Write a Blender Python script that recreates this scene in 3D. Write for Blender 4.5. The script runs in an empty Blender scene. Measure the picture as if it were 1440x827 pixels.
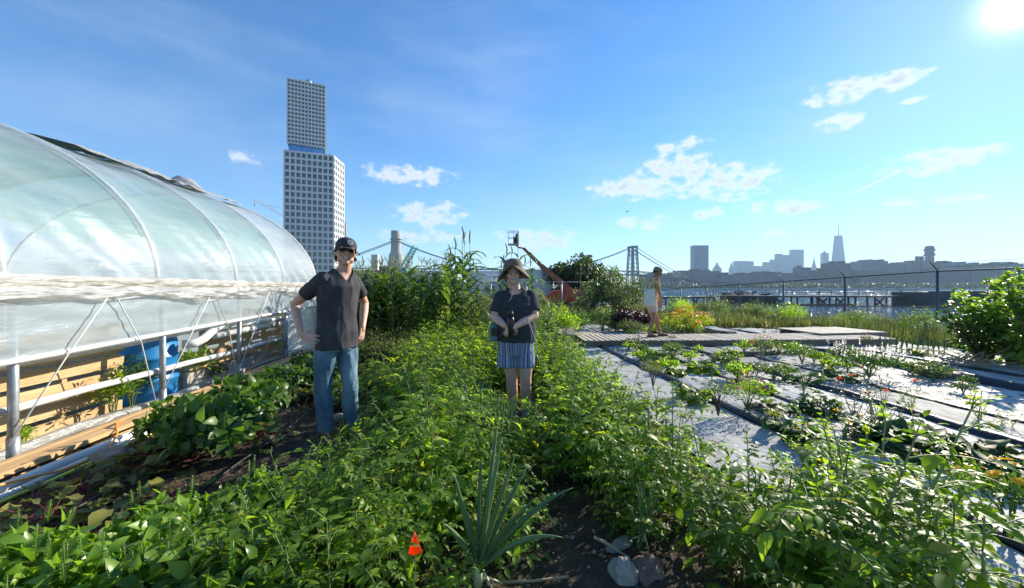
import bpy, bmesh, math, random
import numpy as np
from mathutils import Vector, Matrix, noise as mn
PI=math.pi
F=541.0; CH=1.35; HZ=405.0; SL=0.0924
scene=bpy.context.scene
COL=scene.collection
R=random.Random(7)
V=Vector
UP=V((0,0,1))
def W(px,Y,py=None,z=None):
    x=(px-720)/F*Y
    if z is None: z=CH+(HZ-py)*Y/F
    return V((x,Y,z))
def B(s,Y,z=0.0): return V((s-SL*Y,Y,z))
BA=math.atan(SL)
def sm(a,b,t):
    t=max(0,min(1,(t-a)/(b-a))); return t*t*(3-2*t)
# ---------- materials
MATS={}
def new_mat(name):
    m=bpy.data.materials.new(name); m.use_nodes=True; MATS[name]=m
    nt=m.node_tree; return m,nt,nt.nodes['Principled BSDF'],nt.nodes['Material Output']
def mat(name,col,rough=.7,metal=0,var=.15,scale=8,bump=.0,bscale=40,spec=.4,col2=None,coord='Object',stretch=None,detail=5,alpha=None):
    m,nt,p,o=new_mat(name); N=nt.nodes; L=nt.links
    p.inputs['Roughness'].default_value=rough; p.inputs['Metallic'].default_value=metal
    p.inputs['Specular IOR Level'].default_value=spec
    tc=N.new('ShaderNodeTexCoord'); src=tc.outputs[coord]
    if stretch:
        mp=N.new('ShaderNodeMapping'); mp.inputs['Scale'].default_value=stretch; L.new(src,mp.inputs[0]); src=mp.outputs[0]
    n=N.new('ShaderNodeTexNoise'); n.inputs['Scale'].default_value=scale; n.inputs['Detail'].default_value=detail; L.new(src,n.inputs['Vector'])
    r=N.new('ShaderNodeValToRGB'); r.color_ramp.elements[0].position=.3; r.color_ramp.elements[1].position=.7
    c2=col2 or tuple(min(1,c*(1+var)) for c in col); c1=col if col2 else tuple(c*(1-var) for c in col)
    r.color_ramp.elements[0].color=(*c1,1); r.color_ramp.elements[1].color=(*c2,1)
    L.new(n.outputs['Fac'],r.inputs[0]); L.new(r.outputs[0],p.inputs['Base Color'])
    if bump:
        n2=N.new('ShaderNodeTexNoise'); n2.inputs['Scale'].default_value=bscale; n2.inputs['Detail'].default_value=6; L.new(src,n2.inputs['Vector'])
        b=N.new('ShaderNodeBump'); b.inputs['Strength'].default_value=bump; b.inputs['Distance'].default_value=.02
        L.new(n2.outputs['Fac'],b.inputs['Height']); L.new(b.outputs[0],p.inputs['Normal'])
    if alpha is not None: p.inputs['Alpha'].default_value=alpha
    return m
def leaf_mat(name,c1,c2,tr=.45,tcol=None,rough=.45,spec=.4,third=None):
    m,nt,p,o=new_mat(name); N=nt.nodes; L=nt.links
    g=N.new('ShaderNodeNewGeometry'); oi=N.new('ShaderNodeObjectInfo')
    r=N.new('ShaderNodeValToRGB'); e=r.color_ramp.elements
    e[0].position=0; e[0].color=(*c1,1); e[1].position=.9; e[1].color=(*c2,1)
    if third: x=e.new(.985); x.color=(*third,1)
    L.new(g.outputs['Random Per Island'],r.inputs[0])
    hs=N.new('ShaderNodeHueSaturation'); L.new(r.outputs[0],hs.inputs['Color'])
    mr=N.new('ShaderNodeMapRange'); mr.inputs[3].default_value=.75; mr.inputs[4].default_value=1.25
    L.new(oi.outputs['Random'],mr.inputs[0]); L.new(mr.outputs[0],hs.inputs['Value'])
    L.new(hs.outputs[0],p.inputs['Base Color']); p.inputs['Roughness'].default_value=rough; p.inputs['Specular IOR Level'].default_value=spec
    t=N.new('ShaderNodeBsdfTranslucent')
    mu=N.new('ShaderNodeMixRGB'); mu.blend_type='MULTIPLY'; mu.inputs[0].default_value=1
    mu.inputs[2].default_value=(*(tcol or (2.2,2.0,.8)),1); L.new(hs.outputs[0],mu.inputs[1]); L.new(mu.outputs[0],t.inputs['Color'])
    mx=N.new('ShaderNodeMixShader'); mx.inputs[0].default_value=tr
    L.new(p.outputs[0],mx.inputs[1]); L.new(t.outputs[0],mx.inputs[2]); L.new(mx.outputs[0],o.inputs['Surface'])
    return m
# ---------- tags
def tag(o,label=None,cat=None,group=None,kind=None):
    if label: o['label']=label
    if cat: o['category']=cat
    if group: o['group']=group
    if kind: o['kind']=kind
    return o
def empty(name,loc=(0,0,0),rz=0,label=None,cat=None,group=None,s=1):
    o=bpy.data.objects.new(name,None); COL.objects.link(o); o.location=loc; o.rotation_euler=(0,0,rz); o.scale=(s,s,s)
    o.empty_display_size=.1
    return tag(o,label,cat,group)
def copy_tree(o,parent=None):
    c=o.copy(); COL.objects.link(c); c.parent=parent
    for ch in list(o.children):
        if ch.name in COL.objects: copy_tree(ch,c)
    return c
class MB:
    def __init__(s): s.v=[]; s.f=[]; s.m=[]; s.sm=[]
    def add(s,vs,fs,mi=0,smooth=False):
        b=len(s.v); s.v.extend([tuple(v) for v in vs])
        for f in fs: s.f.append(tuple(b+i for i in f)); s.m.append(mi); s.sm.append(smooth)
    def box(s,c,d,rz=0,mi=0,M=None):
        x,y,z=d[0]/2,d[1]/2,d[2]/2
        vs=[V((i,j,k)) for k in(-z,z) for j in(-y,y) for i in(-x,x)]
        M=M or Matrix.Rotation(rz,3,'Z')
        c=V(c)
        s.add([M@v+c for v in vs],[(0,2,3,1),(4,5,7,6),(0,1,5,4),(2,6,7,3),(0,4,6,2),(1,3,7,5)],mi)
        return s
    def beam(s,a,b,w,h,mi=0):
        a=V(a);b=V(b);d=(b-a);L=d.length; d.normalize()
        up=V((0,0,1)) if abs(d.z)<.95 else V((1,0,0))
        x=d.cross(up).normalized(); z=x.cross(d)
        vs=[]
        for p in(a,b):
            for i,k in((-1,-1),(1,-1),(1,1),(-1,1)): vs.append(p+x*i*w/2+z*k*h/2)
        s.add(vs,[(0,3,2,1),(4,5,6,7),(0,1,5,4),(1,2,6,5),(2,3,7,6),(3,0,4,7)],mi); return s
    def tube(s,pts,r,n=6,mi=0,cap=True,smooth=True):
        pts=[V(p) for p in pts]; k=len(pts)
        rs=r if hasattr(r,'__len__') else [r]*k
        b=len(s.v); prev=None
        for i,p in enumerate(pts):
            d=(pts[min(i+1,k-1)]-pts[max(i-1,0)]); d=d.normalized() if d.length>1e-9 else V((0,0,1))
            if prev is None:
                up=V((0,0,1)) if abs(d.z)<.9 else V((1,0,0)); x=d.cross(up).normalized()
            else: x=(prev-d*prev.dot(d)); x=x.normalized() if x.length>1e-6 else d.orthogonal().normalized()
            prev=x; y=d.cross(x)
            for j in range(n):
                a=2*PI*j/n; s.v.append(tuple(p+(x*math.cos(a)+y*math.sin(a))*rs[i]))
        for i in range(k-1):
            for j in range(n):
                j2=(j+1)%n; s.f.append((b+i*n+j,b+i*n+j2,b+(i+1)*n+j2,b+(i+1)*n+j)); s.m.append(mi); s.sm.append(smooth)
        if cap:
            s.f.append(tuple(b+j for j in range(n))[::-1]); s.m.append(mi); s.sm.append(False)
            s.f.append(tuple(b+(k-1)*n+j for j in range(n))); s.m.append(mi); s.sm.append(False)
        return s
    def loft(s,rings,mi=0,n=20,cap=True,smooth=True):
        # rings: (cx,cy,cz,rx,ry[,power])
        b=len(s.v)
        for q in rings:
            pw=q[5] if len(q)>5 else 1
            for j in range(n):
                a=2*PI*j/n; c=math.cos(a); d=math.sin(a)
                s.v.append((q[0]+q[3]*math.copysign(abs(c)**pw,c),q[1]+q[4]*math.copysign(abs(d)**pw,d),q[2]))
        k=len(rings)
        for i in range(k-1):
            for j in range(n):
                j2=(j+1)%n; s.f.append((b+i*n+j,b+i*n+j2,b+(i+1)*n+j2,b+(i+1)*n+j)); s.m.append(mi); s.sm.append(smooth)
        if cap:
            s.f.append(tuple(b+j for j in range(n))[::-1]); s.m.append(mi); s.sm.append(False)
            s.f.append(tuple(b+(k-1)*n+j for j in range(n))); s.m.append(mi); s.sm.append(False)
        return s
    def ell(s,c,r,n=12,m=8,mi=0,M=None):
        vs=[];fs=[]; c=V(c)
        if not hasattr(r,'__len__'): r=(r,r,r)
        for i in range(m+1):
            t=PI*i/m
            for j in range(n):
                a=2*PI*j/n; p=V((r[0]*math.sin(t)*math.cos(a),r[1]*math.sin(t)*math.sin(a),r[2]*math.cos(t)))
                if M: p=M@p
                vs.append(c+p)
        for i in range(m):
            for j in range(n):
                j2=(j+1)%n; fs.append((i*n+j,(i+1)*n+j,(i+1)*n+j2,i*n+j2))
        s.add(vs,fs,mi,True); return s
    def leaf(s,p,d,n,L,w,curl=0.0,seg=2,fold=.25,mi=0,prof=None,wav=0):
        """blade: p base, d direction, n normal; curl radians total droop"""
        d=V(d).normalized(); n=V(n); x=d.cross(n)
        if x.length<1e-4: x=d.orthogonal()
        x.normalize(); n=x.cross(d).normalized()
        b=len(s.v); p=V(p); st=L/(seg+1); s.v.append(tuple(p)); q=p.copy(); dd=d.copy(); nn=n.copy()
        for i in range(seg):
            t=(i+1)/(seg+1)
            q=q+dd*st
            a=-curl/(seg+1); c,sn=math.cos(a),math.sin(a); dd,nn=(dd*c+nn*sn),(nn*c-dd*sn)
            ww=w*(prof[i] if prof else math.sin(PI*(t**.62)))/2
            k1=wav*math.sin(i*2.3+L*90); k2=wav*math.cos(i*2.9+L*70)
            s.v.append(tuple(q+x*ww+nn*(ww*fold+k1))); s.v.append(tuple(q)); s.v.append(tuple(q-x*ww+nn*(ww*fold+k2)))
        q=q+dd*st; s.v.append(tuple(q))
        def F_(*f): s.f.append(f); s.m.append(mi); s.sm.append(True)
        F_(b,b+1,b+2); F_(b,b+2,b+3)
        for i in range(seg-1):
            o=b+1+3*i; F_(o,o+3,o+4,o+1); F_(o+1,o+4,o+5,o+2)
        o=b+1+3*(seg-1); e=b+1+3*seg; F_(o,e,o+1); F_(o+1,e,o+2)
        return q
    def mesh(s,name,mats,smooth=None):
        me=bpy.data.meshes.new(name); me.from_pydata(s.v,[],s.f)
        for m in (mats if isinstance(mats,(list,tuple)) else [mats]): me.materials.append(m)
        me.polygons.foreach_set('material_index',s.m)
        me.polygons.foreach_set('use_smooth',[bool(x) for x in s.sm] if smooth is None else [smooth]*len(s.f))
        me.update(); return me
    def build(s,name,mats,parent=None,smooth=None,loc=None):
        o=bpy.data.objects.new(name,s.mesh(name,mats,smooth)); COL.objects.link(o)
        if parent: o.parent=parent
        if loc is not None: o.location=loc
        return o
def link(name,me,parent=None,loc=(0,0,0),rz=0,sc=1):
    o=bpy.data.objects.new(name,me); COL.objects.link(o); o.parent=parent; o.location=loc; o.rotation_euler=(0,0,rz)
    o.scale=sc if hasattr(sc,'__len__') else (sc,sc,sc); return o
def rv(r=R): 
    while 1:
        v=V((r.uniform(-1,1),r.uniform(-1,1),r.uniform(-1,1)))
        if .01<v.length<1: return v.normalized()
def voxel(mb,name,mats,vox,smooth=3,parent=None,fac=.5):
    """merge overlapping closed shapes into one continuous surface"""
    me=mb.mesh(name+'_raw',mats); o=bpy.data.objects.new(name,me); COL.objects.link(o)
    m=o.modifiers.new('r','REMESH'); m.mode='VOXEL'; m.voxel_size=vox; m.use_smooth_shade=True
    if smooth:
        m2=o.modifiers.new('s','SMOOTH'); m2.factor=fac; m2.iterations=smooth
    dg=bpy.context.evaluated_depsgraph_get(); ev=o.evaluated_get(dg)
    me2=bpy.data.meshes.new_from_object(ev); me2.name=name
    o.modifiers.clear(); o.data=me2; bpy.data.meshes.remove(me)
    me2.materials.clear()
    for mm in (mats if isinstance(mats,(list,tuple)) else [mats]): me2.materials.append(mm)
    me2.polygons.foreach_set('use_smooth',[True]*len(me2.polygons))
    if parent: o.parent=parent
    return o
def delfaces(o,test):
    bm=bmesh.new(); bm.from_mesh(o.data)
    d=[f for f in bm.faces if test(f.calc_center_median())]
    bmesh.ops.delete(bm,geom=d,context='FACES'); bm.to_mesh(o.data); bm.free()
def paint(o,fn):
    for p in o.data.polygons:
        k=fn(p.center)
        if k: p.material_index=k
def wrinkle(o,amp,scale,off=0,zs=1):
    me=o.data; n=len(me.vertices)
    for v in me.vertices:
        c=v.co; q=V((c.x*scale+off,c.y*scale,c.z*scale*zs))
        v.co=c+v.normal*amp*(mn.noise(q)+.5*mn.noise(q*2.3))
    me.update()
def arc(p,d,L,bend,k=6,side=None):
    """curve starting along d, bending toward gravity (bend>0 up, <0 down)"""
    pts=[V(p)]; d=V(d).normalized(); q=V(p)
    for i in range(k):
        d=(d+UP*bend/k+(side or V((0,0,0)))/k).normalized(); q=q+d*L/k; pts.append(q.copy())
    return pts
def hdir(a,e=0): return V((math.cos(a)*math.cos(e),math.sin(a)*math.cos(e),math.sin(e)))
HAZE=True
# ---------- camera, light, sky
cam=bpy.data.cameras.new('camera'); co=bpy.data.objects.new('camera',cam); COL.objects.link(co)
cam.sensor_width=36; cam.lens=F/1440*36; cam.shift_y=-8.5/1440; cam.clip_end=20000; cam.clip_start=.05
co.location=(0,0,CH); co.rotation_euler=(PI/2,0,0); scene.camera=co
SAZ=math.atan2(1.315,1); SEL=math.atan(.742/1.652)
sd=V((math.sin(SAZ)*math.cos(SEL),math.cos(SAZ)*math.cos(SEL),math.sin(SEL)))
sl=bpy.data.lights.new('sun','SUN'); sl.energy=5; sl.angle=math.radians(.5); sl.color=(1,.92,.76)
so=bpy.data.objects.new('sun',sl); COL.objects.link(so); so.rotation_euler=sd.to_track_quat('Z','Y').to_euler(); so.location=(30,20,40)
scene.view_settings.view_transform='Standard'; scene.view_settings.look='None'; scene.view_settings.exposure=1.15; scene.view_settings.gamma=1
scene.view_settings.use_curve_mapping=False
wd=bpy.data.worlds.new('World'); scene.world=wd; wd.use_nodes=True
nt=wd.node_tree; N=nt.nodes; L=nt.links; N.clear()
out=N.new('ShaderNodeOutputWorld'); bg=N.new('ShaderNodeBackground'); sky=N.new('ShaderNodeTexSky')
sky.sky_type='NISHITA'; sky.sun_disc=False; sky.sun_elevation=SEL; sky.sun_rotation=SAZ; sky.air_density=1.0; sky.dust_density=.05; sky.ozone_density=3.0; sky.altitude=0
bg.inputs[1].default_value=.086
def M(op,a,b=None,c=None,clamp=False):
    n=N.new('ShaderNodeMath'); n.operation=op; n.use_clamp=clamp
    for i,x in enumerate((a,b,c)):
        if x is None: continue
        if isinstance(x,(int,float)): n.inputs[i].default_value=x
        else: L.new(x,n.inputs[i])
    return n.outputs[0]
tc=N.new('ShaderNodeTexCoord'); sp=N.new('ShaderNodeSeparateXYZ'); L.new(tc.outputs['Generated'],sp.inputs[0])
X,Y_,Z=sp.outputs
hl=M('SQRT',M('ADD',M('MULTIPLY',X,X),M('MULTIPLY',Y_,Y_)))
az=M('ARCTAN2',X,Y_); el=M('ARCTAN2',Z,hl)
cb=N.new('ShaderNodeCombineXYZ'); L.new(az,cb.inputs[0]); L.new(el,cb.inputs[1])
def noise_n(scale,detail,vec,sx=1,sy=1,rough=.55,off=(0,0,0)):
    mp=N.new('ShaderNodeMapping'); mp.inputs['Scale'].default_value=(sx,sy,1); mp.inputs['Location'].default_value=off; L.new(vec,mp.inputs[0])
    n=N.new('ShaderNodeTexNoise'); n.inputs['Scale'].default_value=scale; n.inputs['Detail'].default_value=detail; n.inputs['Roughness'].default_value=rough
    L.new(mp.outputs[0],n.inputs['Vector']); return n.outputs['Fac']
nz=noise_n(26,8,cb.outputs[0],1,1.5,.62)
# clouds: azimuth, elevation (from bearings taken at the site), half widths
cl=[]
for (px,py,w,h,g) in [(1190,128,48,12,1),(1266,113,36,9,1),(1186,170,30,9,.8),(1318,226,62,13,1),(1352,277,30,6,.8),(1264,285,26,5,.8),
    (958,206,30,8,.95),(952,236,44,14,1),(900,262,56,14,1.05),(1020,258,56,17,1.1),(1085,294,48,8,.95),(1000,300,20,7,.8),(905,313,30,9,.7),
    (578,246,48,10,1),(604,301,38,13,1),(600,332,50,8,.8),(757,338,44,13,.85),(346,222,20,8,.6),(720,330,22,8,.6),(1090,328,16,4,.6),(1290,327,16,4,.5),(1290,139,20,4,.5)]:
    x=(px-720)/F; z=(HZ-py)/F; a=math.atan(x); e=math.atan(z/math.hypot(1,x)); k=1/math.hypot(1,x)
    cl.append((a,e,w/F*k*k*1.3,h/F*k*1.3,g))
fld=None
for a,e,w,h,g in cl:
    d1=M('POWER',M('MULTIPLY',M('SUBTRACT',az,a),1/w),2); d2=M('POWER',M('MULTIPLY',M('SUBTRACT',el,e),1/h),2)
    f=M('SUBTRACT',g,M('ADD',d1,d2)); fld=f if fld is None else M('MAXIMUM',fld,f)
fld=M('MAXIMUM',fld,-3)
dens=M('ADD',M('MULTIPLY',fld,.62),M('MULTIPLY',M('SUBTRACT',nz,.5),4.2))
dens=M('SUBTRACT',dens,.02)
gate=M('MULTIPLY',M('ADD',fld,1.0),1.2,clamp=True)
cf=N.new('ShaderNodeMapRange'); cf.interpolation_type='SMOOTHSTEP'; cf.inputs[1].default_value=-.3; cf.inputs[2].default_value=.95; L.new(dens,cf.inputs[0])
cfac=M('MULTIPLY',M('MULTIPLY',cf.outputs[0],gate),.95)
# cirrus veil
wz=noise_n(3.2,7,cb.outputs[0],1,3.2,.6,(3,1,0)); wz2=noise_n(1.4,3,cb.outputs[0],1,1.6,.5,(7,2,0))
ve=N.new('ShaderNodeMapRange'); ve.interpolation_type='SMOOTHSTEP'; ve.inputs[1].default_value=.45; ve.inputs[2].default_value=.8; L.new(M('MULTIPLY',M('ADD',wz,wz2),.52),ve.inputs[0])
veil=M('MULTIPLY',ve.outputs[0],.34)
# contrail: thin streak below the cloud on the right
def azel(px,py):
    x=(px-720)/F; z=(HZ-py)/F; return math.atan(x),math.atan(z/math.hypot(1,x))
a0,e0=azel(1180,281); a1,e1=azel(1266,240); ln=math.hypot(a1-a0,e1-e0); ux,uy=(a1-a0)/ln,(e1-e0)/ln
tt=M('ADD',M('MULTIPLY',M('SUBTRACT',az,a0),ux),M('MULTIPLY',M('SUBTRACT',el,e0),uy))
dd=M('ABSOLUTE',M('ADD',M('MULTIPLY',M('SUBTRACT',az,a0),-uy),M('MULTIPLY',M('SUBTRACT',el,e0),ux)))
ct=M('MULTIPLY',M('MULTIPLY',M('SUBTRACT',1,M('MULTIPLY',dd,1/.0024),clamp=True),M('MULTIPLY',M('MULTIPLY',tt,25,clamp=True),M('GREATER_THAN',M('SUBTRACT',ln,tt),0))),1.0)
# aureole round the sun
dt=N.new('ShaderNodeVectorMath'); dt.operation='DOT_PRODUCT'; L.new(tc.outputs['Generated'],dt.inputs[0]); dt.inputs[1].default_value=sd
ang=M('ARCCOSINE',M('MINIMUM',dt.outputs['Value'],1.0))
au=M('ADD',M('MULTIPLY',M('EXPONENT',M('MULTIPLY',ang,-95.0)),6.0),M('MULTIPLY',M('EXPONENT',M('MULTIPLY',ang,-5.0)),.06))
skc=N.new('ShaderNodeHueSaturation'); skc.inputs['Saturation'].default_value=1.27; L.new(sky.outputs[0],skc.inputs['Color'])
tint=N.new('ShaderNodeMixRGB'); tint.blend_type='MULTIPLY'; tint.inputs[0].default_value=1; tint.inputs[2].default_value=(.90,1.0,1.12,1); L.new(skc.outputs[0],tint.inputs[1])
L.new(tint.outputs[0],bg.inputs[0])
bv=N.new('ShaderNodeBackground'); bv.inputs[0].default_value=(.62,.74,.95,1); bv.inputs[1].default_value=.48
mv=N.new('ShaderNodeMixShader'); L.new(veil,mv.inputs[0]); L.new(bg.outputs[0],mv.inputs[1]); L.new(bv.outputs[0],mv.inputs[2])
bc=N.new('ShaderNodeBackground'); bc.inputs[1].default_value=.5
cr=N.new('ShaderNodeValToRGB'); e=cr.color_ramp.elements; e[0].position=.35; e[0].color=(1,1,1,1); e[1].position=1; e[1].color=(.5,.6,.76,1)
L.new(M('MULTIPLY',dens,.75,clamp=True),cr.inputs[0]); L.new(cr.outputs[0],bc.inputs[0])
mc=N.new('ShaderNodeMixShader'); L.new(M('MAXIMUM',cfac,ct),mc.inputs[0]); L.new(mv.outputs[0],mc.inputs[1]); L.new(bc.outputs[0],mc.inputs[2])
ba=N.new('ShaderNodeBackground'); ba.inputs[0].default_value=(1,.97,.9,1); L.new(au,ba.inputs[1])
ad=N.new('ShaderNodeAddShader'); L.new(mc.outputs[0],ad.inputs[0]); L.new(ba.outputs[0],ad.inputs[1]); L.new(ad.outputs[0],out.inputs[0])

# ---------- terrain, river, far shore
m_ground=mat('ground_soil',(.085,.06,.04),.95,bump=.6,bscale=14,col2=(.17,.135,.09),scale=3)
def shore(Y):
    pts=[(-400,17.5+37),(0,17.5),(30,14.8),(60,17),(130,26),(300,5),(560,-60),(760,-200),(1500,-620),(6000,-2500)]
    for i in range(len(pts)-1):
        if Y<=pts[i+1][0]: 
            t=(Y-pts[i][0])/(pts[i+1][0]-pts[i][0]); return pts[i][1]+t*(pts[i+1][1]-pts[i][1])
    return pts[-1][1]
def gz(s,Y):
    """gentle lie of the lot: flat beds, falling away toward the fence and the back"""
    z=-.28*sm(8.5,14,s)-.75*sm(12,30,Y)*sm(2,12,s)
    return z
g=MB(); rows=[-400,-100,-30,-10,-4,0,2,4,6,8,9,10,11,12,14,16,19,22,26,30,36,45,60,90,130,200,300,420,560,660,760,1000,1500,3000,6000]
ss=[-4000,-900,-200,-60,-20,-8,-4,-2,0,2,4,6,8,9,10,11,12,13,14]
gr=[]
for Y in rows:
    row=[]; sh=shore(Y)+SL*min(Y,60)
    for s in ss:
        X=s-SL*min(Y,60)
        if Y>60: X=sh-SL*60-(14-s)*(1+ (0 if s>-8 else 0))
        row.append(len(g.v)); g.v.append((X,Y,gz(s,Y)-.02))
    for k,(dx,z) in enumerate(((-.5,gz(14,Y)-.1),(1.2,-2.2),(4,-4.2))):
        X=(shore(Y)+dx) if Y<=60 else (shore(Y)+dx+ .6)
        row.append(len(g.v)); g.v.append((X,Y,z))
    gr.append(row)
for a,b in zip(gr,gr[1:]):
    for i in range(len(a)-1): g.f.append((a[i],a[i+1],b[i+1],b[i])); g.m.append(0); g.sm.append(True)
tag(g.build('ground',m_ground),kind='structure')
# river
m_w,nt2,p2,o2=new_mat('river_water'); p2.inputs['Base Color'].default_value=(.03,.15,.26,1); p2.inputs['Roughness'].default_value=.07; p2.inputs['IOR'].default_value=1.33; p2.inputs['Specular IOR Level'].default_value=.22
N2=nt2.nodes; t2=N2.new('ShaderNodeTexCoord'); mp=N2.new('ShaderNodeMapping'); mp.inputs['Rotation'].default_value=(0,0,.5); mp.inputs['Scale'].default_value=(1,2.2,1); nt2.links.new(t2.outputs['Object'],mp.inputs[0])
na=N2.new('ShaderNodeTexNoise'); na.inputs['Scale'].default_value=.38; na.inputs['Detail'].default_value=9; na.inputs['Roughness'].default_value=.62; nt2.links.new(mp.outputs[0],na.inputs['Vector'])
nb=N2.new('ShaderNodeTexNoise'); nb.inputs['Scale'].default_value=.06; nb.inputs['Detail'].default_value=5; nt2.links.new(mp.outputs[0],nb.inputs['Vector'])
ma=N2.new('ShaderNodeMath'); ma.operation='MULTIPLY_ADD'; ma.inputs[1].default_value=2.2; nt2.links.new(nb.outputs['Fac'],ma.inputs[0]); nt2.links.new(na.outputs['Fac'],ma.inputs[2])
bb=N2.new('ShaderNodeBump'); bb.inputs['Strength'].default_value=.9; bb.inputs['Distance'].default_value=2.2; nt2.links.new(ma.outputs[0],bb.inputs['Height']); nt2.links.new(bb.outputs[0],p2.inputs['Normal'])
w=MB(); w.add([(-6000,-390,-3),(6000,-390,-3),(6000,6400,-3),(-6000,6400,-3)],[(0,1,2,3)]); tag(w.build('river_water',m_w),kind='structure')
m_far=mat('far_land',(.06,.075,.05),.9,scale=.01,col2=(.11,.11,.09))
w=MB()
fr=[(60,1150),(190,930),(700,905),(1500,890),(2600,860),(5900,800)]
b=[];
for x,y in fr: b+= [(x,y,-4),(x,y+1,-1.6),(x+10,y+25,-1.2),(x*1.0+40,6350,2)]
fs=[]
for i in range(len(fr)-1):
    for k in range(3): fs.append((i*4+k,(i+1)*4+k,(i+1)*4+k+1,i*4+k+1))
w.add(b,fs); tag(w.build('far_shore_land',m_far),kind='structure')
# haze
m_h=bpy.data.materials.new('haze_air'); m_h.use_nodes=True; nh=m_h.node_tree; nh.nodes.remove(nh.nodes['Principled BSDF'])
pv=nh.nodes.new('ShaderNodeVolumePrincipled'); pv.inputs['Color'].default_value=(.52,.76,1,1); pv.inputs['Density'].default_value=.00015; pv.inputs['Anisotropy'].default_value=.1
nh.links.new(pv.outputs[0],nh.nodes['Material Output'].inputs['Volume'])
if HAZE:
    h=MB(); h.box((0,3000,280),(12400,7000,572)); tag(h.build('haze',m_h),'thin pale blue summer haze over the river and city',kind='stuff')
# ---------- bed-aligned frame: local x = s (across the beds), local y = distance along them
def shift(mb,org): 
    mb.v=[(v[0]-org[0],v[1]-org[1],v[2]-org[2]) for v in mb.v]; return mb
def bedroot(name,s,Y,z,label,cat,group=None):
    r=empty(name,B(s,Y,z),BA,label,cat,group); r['o']=0; del r['o']; return r
m_soil=mat('garden_soil',(.022,.014,.009),.95,bump=1,bscale=60,col2=(.085,.058,.038),scale=7,detail=9)
m_white_fab=mat('white_ground_fabric',(.30,.30,.30),.62,bump=.8,bscale=9,col2=(.47,.47,.46),scale=2.2,spec=.03,detail=8)
m_grey_fab=mat('grey_ground_fabric',(.22,.22,.22),.65,bump=.8,bscale=9,col2=(.36,.36,.35),scale=3,detail=9,spec=.03)
m_black_fab=mat('black_fabric',(.012,.012,.014),.5,bump=.4,bscale=20,spec=.5)
def hole_mat():
    m,nt,p,o=new_mat('holed_white_mulch'); N=nt.nodes; L=nt.links
    tc=N.new('ShaderNodeTexCoord'); 
    n0=N.new('ShaderNodeTexNoise'); n0.inputs['Scale'].default_value=1.1; L.new(tc.outputs['Object'],n0.inputs['Vector'])
    mp=N.new('ShaderNodeVectorMath'); mp.operation='MULTIPLY_ADD'; L.new(n0.outputs['Color'],mp.inputs[0]); mp.inputs[1].default_value=(.12,.12,0); L.new(tc.outputs['Object'],mp.inputs[2])
    s=N.new('ShaderNodeVectorMath'); s.operation='MULTIPLY'; s.inputs[1].default_value=(1/.2,1/.24,0); L.new(mp.outputs[0],s.inputs[0])
    fr=N.new('ShaderNodeVectorMath'); fr.operation='FRACTION'; L.new(s.outputs[0],fr.inputs[0])
    sb=N.new('ShaderNodeVectorMath'); sb.operation='SUBTRACT'; sb.inputs[1].default_value=(.5,.5,0); L.new(fr.outputs[0],sb.inputs[0])
    n1=N.new('ShaderNodeTexNoise'); n1.inputs['Scale'].default_value=14; L.new(tc.outputs['Object'],n1.inputs['Vector'])
    le=N.new('ShaderNodeVectorMath'); le.operation='LENGTH'; L.new(sb.outputs[0],le.inputs[0])
    ad=N.new('ShaderNodeMath'); ad.operation='MULTIPLY_ADD'; ad.inputs[1].default_value=.16; L.new(n1.outputs['Fac'],ad.inputs[0]); L.new(le.outputs['Value'],ad.inputs[2])
    lt=N.new('ShaderNodeMath'); lt.operation='LESS_THAN'; lt.inputs[1].default_value=.245; L.new(ad.outputs[0],lt.inputs[0])
    nz=N.new('ShaderNodeTexNoise'); nz.inputs['Scale'].default_value=2.5; nz.inputs['Detail'].default_value=8; L.new(tc.outputs['Object'],nz.inputs['Vector'])
    r=N.new('ShaderNodeValToRGB'); r.color_ramp.elements[0].color=(.33,.32,.30,1); r.color_ramp.elements[1].color=(.50,.50,.49,1); r.color_ramp.elements[0].position=.35; r.color_ramp.elements[1].position=.6; L.new(nz.outputs['Fac'],r.inputs[0])
    mx=N.new('ShaderNodeMixRGB'); L.new(lt.outputs[0],mx.inputs[0]); L.new(r.outputs[0],mx.inputs[1]); mx.inputs[2].default_value=(.02,.014,.01,1); L.new(mx.outputs[0],p.inputs['Base Color'])
    p.inputs['Roughness'].default_value=.6; p.inputs['Specular IOR Level'].default_value=.03
    b=N.new('ShaderNodeBump'); b.inputs['Strength'].default_value=.7; b.inputs['Distance'].default_value=.02
    n3=N.new('ShaderNodeTexNoise'); n3.inputs['Scale'].default_value=11; n3.inputs['Detail'].default_value=5; L.new(tc.outputs['Object'],n3.inputs['Vector']); L.new(n3.outputs['Fac'],b.inputs['Height']); L.new(b.outputs[0],p.inputs['Normal'])
    return m
m_hole=hole_mat()
def dirt(m,lo=.60,k=.75):
    nt=m.node_tree; N=nt.nodes; L=nt.links; p=N['Principled BSDF']; lk=p.inputs['Base Color'].links[0].from_socket
    tc=N.new('ShaderNodeTexCoord'); n=N.new('ShaderNodeTexNoise'); n.inputs['Scale'].default_value=1.9; n.inputs['Detail'].default_value=12; n.inputs['Roughness'].default_value=.72; L.new(tc.outputs['Object'],n.inputs['Vector'])
    r=N.new('ShaderNodeMapRange'); r.inputs[1].default_value=lo-.05; r.inputs[2].default_value=lo+.09; r.inputs[4].default_value=k; L.new(n.outputs['Fac'],r.inputs[0])
    mx=N.new('ShaderNodeMixRGB'); L.new(r.outputs[0],mx.inputs[0]); L.new(lk,mx.inputs[1]); mx.inputs[2].default_value=(.11,.085,.06,1); L.new(mx.outputs[0],p.inputs['Base Color'])
for m_ in (m_hole,m_white_fab,m_grey_fab): dirt(m_,.585,.7)
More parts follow.
